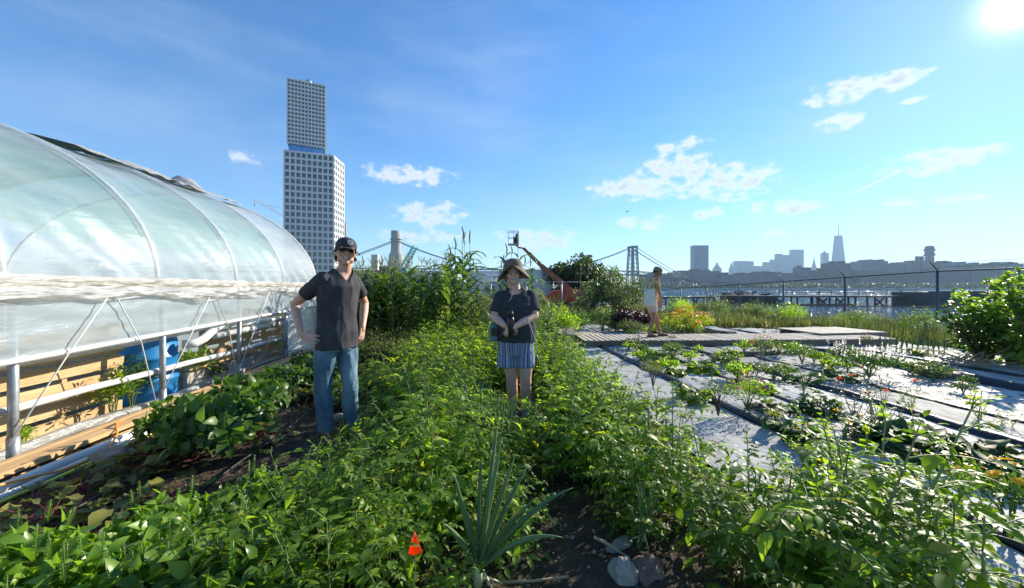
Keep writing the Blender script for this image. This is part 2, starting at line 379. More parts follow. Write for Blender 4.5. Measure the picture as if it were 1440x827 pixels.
def sheet(name,s0,s1,Y0,Y1,z,m,amp=.012,ds=.09,dy=.09,sc=2.2,taper=None,kind='structure',label=None,cat=None,hump=0,th=0,group=None,wob=.03):
    nx=max(2,int((s1-s0)/ds)+1); ny=max(2,int((Y1-Y0)/dy)+1); mb=MB(); org=((s0+s1)/2,(Y0+Y1)/2,0)
    for j in range(ny+1):
        Y=Y0+(Y1-Y0)*j/ny
        for i in range(nx+1):
            t=i/nx; a,b=s0,s1
            if taper: k=(Y-Y0)/(Y1-Y0); a=s0+(taper[0]-s0)*k; b=s1+(taper[1]-s1)*k
            wj=wob*mn.noise(V((a*3,Y*1.3,1)))*(1-t)+wob*mn.noise(V((b*3,Y*1.3,1)))*t
            s=a+(b-a)*t+wj
            q=V((s*sc,Y*sc*.7,3.1)); zz=z+gz(s,Y)+1.6*amp*(mn.noise(q)+.6*mn.noise(q*2.7)+.45*mn.noise(V((s*9,Y*2.5,z))))+hump*math.sin(PI*t)
            mb.v.append((s-org[0],Y-org[1],zz))
    for j in range(ny):
        for i in range(nx):
            a=j*(nx+1)+i; mb.f.append((a,a+1,a+nx+2,a+nx+1)); mb.m.append(0); mb.sm.append(True)
    o=mb.build(name,m); o.location=B(*org); o.rotation_euler.z=BA
    if kind: tag(o,kind=kind)
    else: tag(o,label,cat,group)
    return o
# soil of the vegetable rows with clods
def soil_patch():
    mb=MB(); s0,s1,Y0,Y1=-3.3,2.0,.4,11; nx,ny=110,200
    for j in range(ny+1):
        for i in range(nx+1):
            s=s0+(s1-s0)*i/nx; Y=Y0+(Y1-Y0)*j/ny; q=V((s,Y,0))
            z=.012+.03*mn.noise(q*1.3)+.022*mn.noise(q*5)+.016*mn.noise(q*13)+.05*math.exp(-((s+.5)/.5)**2)+.05*math.exp(-((s-1.3)/.45)**2)
            mb.v.append((s+.65,Y-5.7,max(z,-.01)))
    for j in range(ny):
        for i in range(nx):
            a=j*(nx+1)+i; mb.f.append((a,a+1,a+nx+2,a+nx+1)); mb.m.append(0); mb.sm.append(True)
    o=mb.build('garden_soil',m_soil); o.location=B(-.65,5.7); o.rotation_euler.z=BA; tag(o,kind='structure')
soil_patch()
sheet('fabric_path',1.72,2.68,.5,8.5,.05,m_white_fab,.014)
sheet('fabric_path',1.6,2.55,9.9,16,.04,m_grey_fab,.014)
sheet('mulch_bed',2.80,3.56,.5,13.5,.055,m_hole,.01,hump=.02)
sheet('mulch_bed',3.61,4.43,.8,13.5,.055,m_hole,.01,hump=.02)
sheet('fabric_path',4.52,5.2,1.2,8.45,.06,m_grey_fab,.014)
sheet('fabric_path',4.3,5.1,9.9,13.5,.05,m_grey_fab,.012)
sheet('mulch_bed',5.26,6.78,1.6,13.5,.06,m_hole,.012,hump=.02)
sheet('fabric_path',6.95,7.92,2,13,.06,m_white_fab,.02)
sheet('fabric_path',8.0,9.6,2.5,12.5,.05,m_white_fab,.02)
sheet('fabric_path',9.7,11.2,2.5,12,.05,m_grey_fab,.02)
for i,(a,b,c,d,h,lb) in enumerate(((2.67,2.81,.5,8.5,.035,'thick black fabric edge beside the white path nearest the tomatoes'),(3.545,3.63,.8,8.45,.02,'thin black fabric seam between the two squash beds'),
    (4.41,4.53,1.0,8.45,.04,'black fabric edge on the near side of the grey path'),(5.19,5.27,1.2,8.45,.02,'thin dark seam on the far side of the grey path'),
    (6.76,6.97,1.8,12.5,.09,'raised black ridge of rolled fabric behind the bed of empty holes'),(7.9,8.02,2.2,12.3,.03,'black fabric strip behind the plain white sheet'))):
    sheet('fabric_edge',a,b,c,d,.066,m_black_fab,.01,ds=.03,hump=h,kind=None,label=lb,cat='fabric edge',group='black fabric edges between the beds')
# ---------- boardwalk of pallet boards
m_deck=mat('weathered_boards',(.36,.31,.26),.85,bump=.5,bscale=30,col2=(.52,.47,.41),scale=6,stretch=(1,.15,1))
m_beam=mat('weathered_beam',(.17,.13,.09),.85,bump=.5,bscale=30,col2=(.28,.22,.16),scale=5,stretch=(.2,1,1))
r=empty('boardwalk',W(1000,9.1,z=0),math.radians(2.2),'long low pallet boardwalk crossing the white beds, under the walking person','boardwalk')
r.location.x=5.15
mb=MB(); n=58
for i in range(n):
    x=-3.6+7.2*(i+.5)/n; w=.078
    y0=-.55+R.uniform(-.02,.02); y1=.58+R.uniform(-.03,.03)
    mb.box((x,(y0+y1)/2,.19+R.uniform(-.003,.003)),(w,y1-y0,.02),R.uniform(-.012,.012))
mb.build('deck',m_deck,r)
mb=MB()
for k in range(6): mb.box((-3.0+k*1.2,-.5,.12),(1.18,.045,.115),R.uniform(-.004,.004))
mb.build('front_beam',m_beam,r)
mb=MB(); 
for y in(0,.5): mb.box((0,y,.11),(7.1,.045,.115))
for k in range(7): mb.box((-3.4+k*1.12,-.3+.3*(k%2),.035),(.14,.5,.05))
mb.build('bearer',m_beam,r)
r=empty('wooden_pallet',B(2.75,10.7,0),math.radians(8),'flat wooden pallet lying behind the left end of the boardwalk','pallet')
mb=MB()
for i in range(10): mb.box((-.5+i*.111,0,.13),(.085,1.5,.02),R.uniform(-.02,.02))
mb.build('deck',m_deck,r); mb=MB()
for y in(-.6,0,.6): mb.box((0,y,.06),(1.1,.08,.11))
mb.build('bearer',m_beam,r)
r=empty('timber_platform',W(1186,9.75,z=0),math.radians(9),'low weathered timber platform at the right end of the boardwalk','platform')
mb=MB()
for i in range(12): mb.box((-.9+i*.16,.35,.24),(.14,1.3,.025),R.uniform(-.02,.02))
mb.build('deck',m_deck,r); mb=MB(); mb.box((0,-.27,.17),(1.95,.06,.115)); mb.box((0,.9,.17),(1.9,.06,.115)); mb.box((-.9,.3,.08),(.12,1.1,.07)); mb.box((.9,.3,.08),(.12,1.1,.07)); mb.build('bearer',m_beam,r)

# ---------- greenhouse
gx0,gy0=-3.45,4.0
GH=empty('greenhouse',B(gx0,gy0),BA,'long arched greenhouse of clear plastic film with its side curtain rolled half up','greenhouse')
def gh(mb,name,m,smooth=None,parent=GH): return shift(mb,(gx0,gy0,0)).build(name,m,parent,smooth)
SC,RX,RZ,Z0=-6.45,3.0,1.9,1.4
def arch(t,k=0): return SC+(RX+k)*math.cos(t),Z0+(RZ+k)*math.sin(t)
hoopY=[-1.31+1.37*i for i in range(8)]
m_steel=mat('galvanised_steel',(.34,.36,.38),.45,.6,bump=.1,var=.2,scale=20)
m_dkm=mat('dark_metal',(.05,.045,.045),.5,.5)
m_pvc=mat('white_pipe',(.62,.62,.60),.4,bump=.15,bscale=8,var=.12,scale=6)
m_pine=mat('pine_board',(.42,.25,.11),.75,bump=.35,bscale=25,col2=(.62,.42,.22),scale=4,stretch=(3,.35,3))
m_rope=mat('white_rope',(.6,.6,.57),.8)
def film(name,tr,col,rough,streak=(1,1,1),lo=.2,hi=.6,trans=.55,sc=3,bump=.35,gl=.12,white=(.60,.66,.69)):
    m,nt,p,o=new_mat(name); N=nt.nodes; L=nt.links; N.remove(p)
    tc=N.new('ShaderNodeTexCoord'); mp=N.new('ShaderNodeMapping'); mp.inputs['Scale'].default_value=streak; L.new(tc.outputs['Object'],mp.inputs[0])
    n=N.new('ShaderNodeTexNoise'); n.inputs['Scale'].default_value=sc; n.inputs['Detail'].default_value=7; n.inputs['Roughness'].default_value=.6; L.new(mp.outputs[0],n.inputs['Vector'])
    mr=N.new('ShaderNodeMapRange'); mr.inputs[1].default_value=.35; mr.inputs[2].default_value=.68; mr.inputs[3].default_value=lo; mr.inputs[4].default_value=hi; L.new(n.outputs['Fac'],mr.inputs[0])
    bp=N.new('ShaderNodeBump'); bp.inputs['Strength'].default_value=bump; bp.inputs['Distance'].default_value=.05; L.new(n.outputs['Fac'],bp.inputs['Height'])
    d=N.new('ShaderNodeBsdfDiffuse'); d.inputs[0].default_value=(*white,1); t=N.new('ShaderNodeBsdfTranslucent'); t.inputs[0].default_value=(*white,1)
    a=N.new('ShaderNodeMixShader'); a.inputs[0].default_value=trans; L.new(d.outputs[0],a.inputs[1]); L.new(t.outputs[0],a.inputs[2])
    g=N.new('ShaderNodeBsdfGlossy'); g.inputs['Roughness'].default_value=rough; g.inputs[0].default_value=(.9,.95,1,1)
    L.new(bp.outputs[0],g.inputs['Normal']); L.new(bp.outputs[0],d.inputs['Normal'])
    b=N.new('ShaderNodeMixShader'); fr=N.new('ShaderNodeLayerWeight'); fr.inputs[0].default_value=.5; L.new(bp.outputs[0],fr.inputs['Normal'])
    pw=N.new('ShaderNodeMath'); pw.operation='POWER'; pw.inputs[1].default_value=5; L.new(fr.outputs['Facing'],pw.inputs[0])
    ad=N.new('ShaderNodeMath'); ad.operation='MULTIPLY_ADD'; ad.use_clamp=True; ad.inputs[1].default_value=.42; ad.inputs[2].default_value=.05+gl; L.new(pw.outputs[0],ad.inputs[0]); L.new(ad.outputs[0],b.inputs[0]); 
    tr_=N.new('ShaderNodeBsdfTransparent'); tr_.inputs[0].default_value=(*col,1)
    c=N.new('ShaderNodeMixShader'); L.new(mr.outputs[0],c.inputs[0]); L.new(tr_.outputs[0],c.inputs[1]); L.new(a.outputs[0],c.inputs[2])
    L.new(c.outputs[0],b.inputs[1]); L.new(g.outputs[0],b.inputs[2]); L.new(b.outputs[0],o.inputs['Surface']); return m
m_film=film('clear_film',.6,(.93,.96,.97),.45,(1,.25,1.3),.16,.46,sc=2.6,gl=-.02,bump=.4)
m_curt=film('curtain_film',.6,(.93,.96,.97),.2,(1,.8,2.5),.60,.88,sc=3,gl=.03)
m_crink=film('crinkled_film',.6,(.95,.96,.95),.25,(1,.5,2.5),.62,.95,sc=7,bump=.9,gl=.08,white=(.56,.55,.52))
m_shade=film('green_shade_cloth',.6,(.50,.84,.76),.6,(.3,1,.3),.40,.66,sc=4,gl=0,white=(.13,.34,.29))
# hoops
for i,Y in enumerate(hoopY):
    mb=MB(); pts=[(arch(t)[0],Y,arch(t)[1]) for t in [PI*k/28 for k in range(29)]]
    mb.tube(pts,.02,8); gh(mb,'hoop',m_pvc if i!=9 else m_steel)
# film roof, gently scalloped between hoops
def roof(t0,t1,k,Y0,Y1,m,name,sag=.05,edge=None,nt_=60,ny=190,amp=.022):
    mb=MB()
    for j in range(ny+1):
        Y=Y0+(Y1-Y0)*j/ny; ph=((Y-hoopY[0])/1.37)%1; sc_=math.sin(PI*ph)
        for i in range(nt_+1):
            a0=t0+(edge*sc_ if edge else 0); t=a0+(t1-a0)*i/nt_
            w=amp*mn.noise(V((t*5+Y*1.8,Y*2.2-t*3,k*9)))*sc_
            # pull wrinkles running up from the rail
            w+=.04*sc_*math.exp(-t*3.2)*math.sin(t*26+Y*17+2*mn.noise(V((Y*2,t*3,0))))
            x,z=arch(t,k-sag*sc_+w); mb.v.append((x,Y,z))
    n=nt_+1
    for j in range(ny):
        for i in range(nt_): mb.f.append((j*n+i,j*n+i+1,(j+1)*n+i+1,(j+1)*n+i)); mb.m.append(0); mb.sm.append(True)
    return gh(mb,name,m)
roof(0,PI,.03,-1.31,hoopY[-1],m_film,'roof_film')
roof(.27,2.6,-.035,-1.31,hoopY[-2]+.02,m_shade,'shade_cloth',sag=.07,edge=-.06)
# end wall
mb=MB(); 
for Y,nm in((hoopY[-1]+.01,'end_wall'),):
    vs=[];k=24
    for i in range(k+1):
        x,z=arch(PI*i/k,0); 
        for j in range(5): vs.append((x,Y+.02*mn.noise(V((x*3,j,0))),z*(j/4) if j<4 else z))
    fs=[(i*5+j,i*5+j+1,(i+1)*5+j+1,(i+1)*5+j) for i in range(k) for j in range(4)]
    mb.add(vs,fs,0,True); gh(mb,nm,m_curt)
# flap of loose film at the corner
mb=MB(); 
for i in range(13):
    for j in range(9): mb.v.append((-3.52+.32*i/12+.02*math.sin(i*2.1),8.42+.035*math.sin(i*1.7+j*.3),.05+.98*j/8+.02*math.sin(i)))
for i in range(12):
    for j in range(8): mb.f.append((i*9+j,i*9+j+1,(i+1)*9+j+1,(i+1)*9+j)); mb.m.append(0); mb.sm.append(True)
gh(mb,'end_flap',m_crink)
# torn film along the ridge
m_torn=mat('torn_grey_film',(.25,.25,.26),.7,col2=(.42,.41,.40),bump=.6,bscale=12,scale=5)
mb=MB(); ny=70
for j in range(ny+1):
    Y=4.9+3.2*j/ny
    for i in range(7):
        x,z=arch(.98+.08*i,.05); h=.05*abs(mn.noise(V((Y*3.3,i*.8,5))))*1.6
        if i in(2,3): h+=.09*max(0,mn.noise(V((Y*2.1,0,9))))+.15*max(0,1-abs(Y-7.2)/.14)+.06*max(0,1-abs(Y-6.2)/.3)
        mb.v.append((x+.05*mn.noise(V((Y*4,i,1))),Y,z+h))
for j in range(ny):
    for i in range(6):
        if mn.noise(V((j*.37,i*.9,3)))>-.33: mb.f.append((j*7+i,j*7+i+1,(j+1)*7+i+1,(j+1)*7+i)); mb.m.append(0); mb.sm.append(True)
gh(mb,'torn_ridge_film',m_torn)
# wall plate with crinkled film bunched on it
def ribbon(z0,z1,x,Y0,Y1,m,name,amp,ny=260,nz=9,fq=7,bag=0,low=None):
    mb=MB()
    for j in range(ny+1):
        Y=Y0+(Y1-Y0)*j/ny
        for i in range(nz+1):
            t=i/nz; lo=z1+(low(Y) if low else 0); z=z0+(lo-z0)*t
            q=V((Y*fq,t*6,x)); o=amp*(mn.noise(q)+.5*mn.noise(q*2.3)); mb.v.append((x+o+bag*math.sin(PI*t),Y,z+.4*amp*mn.noise(q+V((9,9,9)))))
    n=nz+1
    for j in range(ny):
        for i in range(nz): mb.f.append((j*n+i,j*n+i+1,(j+1)*n+i+1,(j+1)*n+i)); mb.m.append(0); mb.sm.append(True)
    return gh(mb,name,m)
mb=MB(); mb.beam((-3.47,-1.3,1.40),(-3.47,8.3,1.40),.04,.09); gh(mb,'wall_plate',m_pine)
ribbon(1.455,1.34,-3.40,-1.3,8.3,m_crink,'plate_film',.02,bag=.02)
lowf=lambda Y:.03*math.sin(Y*2.2)+.02*math.sin(Y*5.1)
ribbon(1.36,1.22,-3.375,-1.3,8.28,m_crink,'rolled_film',.03,bag=.03,low=lowf,fq=5)
cz=lambda Y:(.82+.03*(Y-2.8))
ribbon(1.34,.82,-3.405,-1.3,8.28,m_curt,'side_curtain',.012,low=lambda Y:.03*(Y-2.8),nz=14,fq=3)
mb=MB(); mb.tube([(-3.40,Y,cz(Y)-.01) for Y in [-1.3+.6*i for i in range(17)]],.022,8); gh(mb,'curtain_pipe',m_pvc)
ribbon(.09,-.05,-3.36,-1.3,8.28,m_crink,'curtain_hem',.02) if False else None
# side posts
for i,Y in enumerate(hoopY):
    mb=MB(); mb.tube([(-3.45,Y+.06,-.05),(-3.45,Y+.06,.45),(-3.45,Y+.06,1.36)],.03,10); mb.tube([(-3.45,Y+.06,-.02),(-3.45,Y+.06,.24)],.036,10); gh(mb,'post',m_steel)
# base board, base pipes
mb=MB(); mb.beam((-3.27,-1.3,.075),(-3.27,8.5,.075),.045,.15); 
gh(mb,'base_board',m_pine)
mb=MB(); mb.beam((-3.17,-1.3,.125),(-3.17,8.5,.125),.15,.035); gh(mb,'base_plank',m_pine)
def wob(s,z,Y0,Y1,st=.4,a=.012,seed=0):
    n=int((Y1-Y0)/st); return [(s+a*mn.noise(V((Y0+i*st,seed,0))),Y0+i*st,z+a*mn.noise(V((Y0+i*st,seed,7)))) for i in range(n+1)]
mb=MB(); mb.tube(wob(-3.06,.055,-1.3,8.7),.034,10); gh(mb,'ground_pipe',m_pvc)
mb=MB(); mb.tube(wob(-3.0,.03,-1.3,8.2,seed=3),.022,10); gh(mb,'ground_pipe',m_pvc)
mb=MB(); mb.tube(wob(-3.62,.06,-1.3,8.0,seed=5,a=.03),.05,10); gh(mb,'ground_pipe',m_crink)
mb=MB(); mb.tube(wob(-3.53,.43,-1.3,7.4,seed=8,a=.02),.032,10)
gh(mb,'middle_pipe',m_pvc)
mb=MB(); mb.tube([(-3.62,-1.3,.74),(-3.6,2,.77),(-3.6,4,.79),(-3.58,5.0,.84),(-3.58,5.3,.86)],.05,12)
mb.tube([(-3.5,5.3,.86),(-3.5,5.15,.80),(-3.5,4.95,.70),(-3.5,4.8,.66),(-3.6,4.72,.66)],.052,12)
mb.tube([(-3.58,5.2,.80),(-3.6,7.0,.80),(-3.6,7.2,.78),(-3.6,7.25,.5),(-3.6,7.25,.1)],.045,12); gh(mb,'drain_pipe',m_pvc)
mb=MB(); mb.tube([(-3.6,5.3,.69),(-3.6,7.15,.71)],.045,12); gh(mb,'drain_pipe',m_pvc)
# ropes lacing the curtain
for i,Y in enumerate(hoopY[1:-1]):
    mb=MB(); mb.tube([(-3.36,Y+.72,1.3),(-3.36,Y+.35,.8),(-3.4,Y-.02,.2)],.006,5); mb.tube([(-3.36,Y+.76,1.3),(-3.36,Y+1.05,.8),(-3.4,Y+1.28,.12)],.006,5); gh(mb,'rope',m_rope)
# inner dirt floor dressing
tag(sheet('greenhouse_floor',-9.4,-3.65,-1.2,8.2,.0,m_ground,.03),kind='structure')
# pallets stood on edge inside
m_pallet=mat('pallet_wood',(.40,.25,.12),.8,bump=.4,bscale=25,col2=(.60,.42,.23),scale=4,stretch=(3,.4,3))
def pallet(s,Y,L,H,label,tilt=.05,gaps=5,bl=3):
    r=empty('wooden_pallet',B(s,Y),BA,label,'pallet','wooden pallets stood on edge inside the greenhouse'); r.rotation_euler.y=tilt
    for k in range(gaps):
        z=H*(k+.5)/gaps; mb=MB(); mb.box((.06,0,z),(.022,L,H/gaps*.72)); mb.build('board',m_pallet,r)
    for k in range(bl):
        y=-L/2+.06+(L-.12)*k/(bl-1); mb=MB(); mb.box((0,y,H/2),(.09,.045,H)); mb.build('stringer',m_pallet,r)
    mb=MB(); mb.box((-.07,0,H*.25),(.022,L,.09)); mb.box((-.07,0,H*.8),(.022,L,.09)); mb.build('back_board',m_pallet,r)
    mb=MB(); mb.box((.085,.12,H*.34),(.02,L*.98,.05),0); mb.build('cross_board',m_pallet,r)
pallet(-3.95,2.2,1.5,.95,'pine pallet at the left edge of the photo behind the first steel post',gaps=6)
pallet(-3.92,3.6,1.15,.98,'pine pallet left of the blue barrel with weeds against it',gaps=6,tilt=.03)
pallet(-3.95,5.95,1.0,1.0,'pine pallet just right of the blue barrel',gaps=6)
pallet(-3.9,7.1,1.15,1.0,'far pine pallet near the end of the greenhouse',gaps=7,tilt=-.02)
# crate of boards
r=empty('plank_stack',B(-3.75,5.9),BA,'rough grey boards on the ground before the far pallets','planks')
mb=MB(); mb.box((0,0,.12),(.05,1.9,.24)); mb.build('grey_board',m_deck,r); mb=MB(); mb.box((.02,-.1,.30),(.07,1.7,.04)); mb.build('top_board',m_pine,r)
# barrel
m_blue=mat('blue_plastic',(.012,.16,.42),.42,bump=.1,col2=(.02,.22,.50),scale=3,spec=.45)
r=empty('barrel',B(-3.98,4.62),BA,'bright blue plastic barrel inside the greenhouse between the pallets','barrel')
mb=MB(); prof=[(.27,0),(.29,.02),(.30,.1),(.30,.24),(.312,.25),(.312,.28),(.30,.29),(.30,.50),(.312,.51),(.312,.54),(.30,.55),(.30,.7),(.285,.76),(.26,.78)]
mb.loft([(0,0,z,q,q) for q,z in prof],n=40); mb.build('body',m_blue,r); mb=MB(); mb.loft([(0,0,.765,.292,.292),(0,0,.80,.292,.292),(0,0,.805,.27,.27)],n=40); mb.build('lid',m_blue,r)
# hoses
m_yel=mat('yellow_green_hose',(.55,.6,.08),.4); m_org=mat('orange_cord',(.75,.28,.04),.4)
mb=MB(); mb.tube([(x-gx0,y-gy0,z) for x,y,z in wob(-2.93,.03,.8,8.3,.3,.04,9)],.013,8); o=mb.build('garden_hose',m_yel); o.location=B(gx0,gy0); o.rotation_euler.z=BA; tag(o,'yellow green hose lying along the white ground pipes','hose')
pts=[(-3.2,1.5,.17),(-3.02,2.3,.12),(-2.96,2.7,.05),(-2.95,3.0,.03),(-3.03,3.2,.11),(-3.14,3.32,.17),(-3.24,3.5,.14),(-3.3,4.2,.02),(-3.36,5.4,.02),(-3.4,6.2,.3),(-3.44,6.6,.75),(-3.45,6.9,.45)]
mb=MB(); mb.tube([(x-gx0,y-gy0,z) for x,y,z in pts],.008,6); o=mb.build('power_cord',m_org); o.location=B(gx0,gy0); o.rotation_euler.z=BA; tag(o,'thin orange cord looped over the wooden base board','cord')
mb=MB(); mb.tube([(x-gx0,y-gy0,z) for x,y,z in wob(-2.98,.05,4.2,8.1,.25,.06,19)],.008,6); o=mb.build('power_cord',m_org); o.location=B(gx0,gy0); o.rotation_euler.z=BA; tag(o,'orange cord running along the base of the far greenhouse side','cord')
m_drip=mat('black_drip_line',(.02,.02,.02),.5)
def bedline(name,pts,r,m,label,cat,org=(0,2,0),group=None):
    mb=MB(); mb.tube([(a-org[0],b-org[1],c-org[2]) for a,b,c in pts],r,7); o=mb.build(name,m); o.location=B(*org); o.rotation_euler.z=BA; return tag(o,label,cat,group)
bedline('drip_line',wob(-1.75,.06,1.0,5.2,.3,.03,3),.009,m_drip,'black drip line across the bare soil left of the man','drip line',(-1.75,3,0))
bedline('drip_line',wob(-2.35,.06,.9,3.4,.3,.03,6),.009,m_drip,'black drip line among the wilted beets at lower left','drip line',(-2.35,2,0))
# stones
m_stone=mat('stone',(.20,.17,.14),.85,bump=.6,bscale=25,col2=(.33,.29,.25),scale=5)
m_pale=mat('pale_stone',(.27,.24,.20),.8,bump=.4,bscale=25,col2=(.38,.34,.29),scale=5)
m_brown=mat('brown_stone',(.13,.085,.07),.8,bump=.5,bscale=25,col2=(.2,.14,.12),scale=5)
def rockmesh(seed,rx,ry,rz):
    mb=MB(); mb.ell((0,0,0),1,22,15); vs=[]
    for v in mb.v:
        v=V(v); q=v*1.3+V((seed*3.7,0,0)); k=1+.38*mn.noise(q)+.2*mn.noise(q*2.6)+.08*mn.noise(q*6); v=V((math.copysign(abs(v.x)**.8,v.x),math.copysign(abs(v.y)**.8,v.y),math.copysign(abs(v.z)**.8,v.z)))
        vs.append((v.x*k*rx,v.y*k*ry,v.z*k*rz))
    mb.v=vs; return mb
def rock(p,rx,ry,rz,m,label,seed,rot=0,group=None):
    o=rockmesh(seed,rx,ry,rz).build('stone',m); o.location=p+V((0,0,rz*.55)); o.rotation_euler.z=rot; return tag(o,label,'stone',group)
rock(B(-2.84,3.0),.13,.07,.065,m_stone,'flat brown stone beside the greenhouse base board',1,.2)
rock(W(876,1.78,z=.0),.055,.06,.06,m_pale,'smooth pale stone at the bottom edge of the photo',2)
rock(W(912,1.80,z=.0),.08,.075,.05,m_brown,'reddish brown stone beside the smooth pale stone',3,.6)
rock(W(872,1.98,z=.0),.08,.04,.03,m_stone,'flat grey stone under the small onion',4,.6)
rock(B(-2.9,6.4),.10,.09,.07,m_stone,'grey stone on the soil by the far greenhouse post',5)
rock(B(-3.1,8.15),.13,.12,.11,m_stone,'rounded grey stone at the greenhouse corner',6)
rock(B(-3.0,7.6),.12,.1,.08,m_pale,'pale stone near the greenhouse corner',7)
rock(W(1108,6.05,z=.06),.16,.09,.05,m_pale,'pale stone on the grey path weighing down the fabric',8)
rock(W(1011,7.15,z=.06),.15,.11,.045,m_stone,'flat grey stone by the onions in the near squash bed',9)
rock(W(1063,4.1,z=.07),.10,.06,.03,m_brown,'dark reddish stone in front of the squash plant',10)
rock(W(1290,5.9,z=.07),.11,.08,.06,m_stone,'dark stone pot on the white sheet right of the purple flowers',11)
rock(W(1335,5.5,z=.08),.27,.12,.05,m_brown,'long brown slab lying on the black fabric ridge',12,.15)
rock(W(1305,5.6,z=.08),.10,.07,.04,m_brown,'small brown stone left of the long slab',13,.15)
rock(W(1142,12,z=.0),.25,.15,.09,m_stone,'dark rock on the weedy edge behind the boardwalk',14,.15)
i=0
for k in range(26):
    s=R.uniform(-1.5,-1.05); Y=R.uniform(3.6,7.2)
    rock(B(s,Y,.01),R.uniform(.03,.09),R.uniform(.03,.07),R.uniform(.02,.05),R.choice([m_stone,m_pale,m_stone,m_brown]),'rough stone half sunk in the soil path right of the man',20+k,R.uniform(0,3),'rough stones on the soil path right of the man')
# pebbles and chips
mb=MB()
for k in range(1500):
    s=R.uniform(-2.9,2.0); Y=R.uniform(1.0,6.5) if k>600 else R.uniform(1.2,2.6); q=rv(); r_=R.uniform(.003,.014)
    p=V((s,Y,.025)); a=q*r_; b_=q.orthogonal().normalized()*r_*R.uniform(.5,2); c=q.cross(b_).normalized()*r_*.7
    mb.add([p+a,p+b_,p-b_,p+c,p-c,p-a],[(0,1,3),(0,3,2),(0,2,4),(0,4,1),(5,3,1),(5,2,3),(5,4,2),(5,1,4)],R.choice([0,0,1,2,2]))
o=mb.build('soil_pebbles',[m_stone,m_pale,m_brown]); o.rotation_euler.z=BA; tag(o,'small stones and bark chips scattered over the dark soil','pebbles',kind='stuff')
# ---------- people
RP=random.Random(99)
m_skin1=mat('skin',(.60,.34,.24),.5,var=.06,scale=25,bump=.05,spec=.35); m_skin2=mat('skin_fair',(.64,.38,.29),.5,var=.07,scale=25,bump=.05,spec=.35); m_skin3=mat('skin_tanned',(.36,.17,.10),.5,var=.06,scale=25,spec=.35)
m_lip=mat('lips',(.34,.10,.09),.4); m_teeth=mat('teeth',(.78,.75,.68),.3,var=.03); m_brow=mat('dark_brown_hair',(.035,.022,.015),.6,var=.4,scale=40,stretch=(1,1,.15)); m_eyew=mat('eye_white',(.6,.58,.55),.3); m_iris=mat('iris',(.05,.03,.02),.2)
m_tee=mat('charcoal_cotton',(.042,.042,.047),.9,bump=.25,bscale=180,col2=(.068,.068,.073),scale=10,spec=.15); m_tee2=mat('dark_slate_cotton',(.030,.036,.045),.9,bump=.25,bscale=180,col2=(.055,.062,.072),scale=60,spec=.15)
def denim():
    m=mat('blue_denim',(.035,.085,.14),.85,bump=.3,bscale=120,col2=(.24,.37,.43),scale=4.5,spec=.2,stretch=(1,1,.45)); return m
m_den=denim(); m_cap=mat('faded_black_cap',(.035,.038,.042),.8,bump=.2,bscale=150,col2=(.06,.063,.068),scale=8,spec=.2); m_logo=mat('pale_thread',(.45,.46,.47),.8); m_gl=mat('dark_lens',(.008,.008,.01),.12,spec=.8)
m_hat=mat('khaki_hat',(.13,.105,.08),.85,bump=.2,bscale=120,col2=(.19,.165,.13),scale=8,spec=.15); m_cord=mat('hat_cord',(.45,.40,.33),.8); m_croc=mat('blue_rubber',(.045,.10,.20),.5); m_shoe=mat('brown_leather',(.12,.07,.04),.6); m_blk=mat('black_plastic',(.015,.016,.018),.3,spec=.5)
def stripes():
    m,nt,p,o=new_mat('blue_white_stripes'); N=nt.nodes;L=nt.links; at_=N.new('ShaderNodeTexCoord'); sp=N.new('ShaderNodeSeparateXYZ'); L.new(at_.outputs['Object'],sp.inputs[0])
    an=N.new('ShaderNodeMath'); an.operation='ARCTAN2'; ay=N.new('ShaderNodeMath'); ay.operation='ADD'; ay.inputs[1].default_value=-.03; L.new(sp.outputs[1],ay.inputs[0]); ax=N.new('ShaderNodeMath'); ax.operation='ADD'; ax.inputs[1].default_value=.06; L.new(sp.outputs[0],ax.inputs[0]); L.new(ax.outputs[0],an.inputs[0]); L.new(ay.outputs[0],an.inputs[1])
    n=N.new('ShaderNodeTexNoise'); n.noise_dimensions='1D'; n.inputs['Scale'].default_value=11; n.inputs['Detail'].default_value=1.5; L.new(an.outputs[0],n.inputs['W'])
    r=N.new('ShaderNodeValToRGB'); r.color_ramp.interpolation='CONSTANT'; e=r.color_ramp.elements; e[0].position=0; e[0].color=(.07,.10,.20,1); e[1].position=.44; e[1].color=(.17,.22,.36,1)
    x=e.new(.50); x.color=(.10,.14,.26,1); x=e.new(.56); x.color=(.62,.65,.7,1); x=e.new(.60); x.color=(.12,.17,.3,1); x=e.new(.66); x.color=(.6,.64,.7,1)
    L.new(n.outputs['Fac'],r.inputs[0]); L.new(r.outputs[0],p.inputs['Base Color']); p.inputs['Roughness'].default_value=.85; return m
m_str=stripes()
def camo(name,c1,c2,c3,sc):
    m,nt,p,o=new_mat(name); N=nt.nodes;L=nt.links; t=N.new('ShaderNodeTexCoord'); n=N.new('ShaderNodeTexNoise'); n.inputs['Scale'].default_value=sc; L.new(t.outputs['Object'],n.inputs['Vector']); r=N.new('ShaderNodeValToRGB'); r.color_ramp.interpolation='CONSTANT'; e=r.color_ramp.elements
    e[0].position=0; e[0].color=(*c1,1); e[1].position=.46; e[1].color=(*c2,1); x=e.new(.55); x.color=(*c3,1); L.new(n.outputs['Fac'],r.inputs[0]); L.new(r.outputs[0],p.inputs['Base Color']); p.inputs['Roughness'].default_value=.85; return m
m_camo=camo('patterned_yellow_cotton',(.34,.15,.04),(.55,.33,.09),(.62,.46,.22),14)
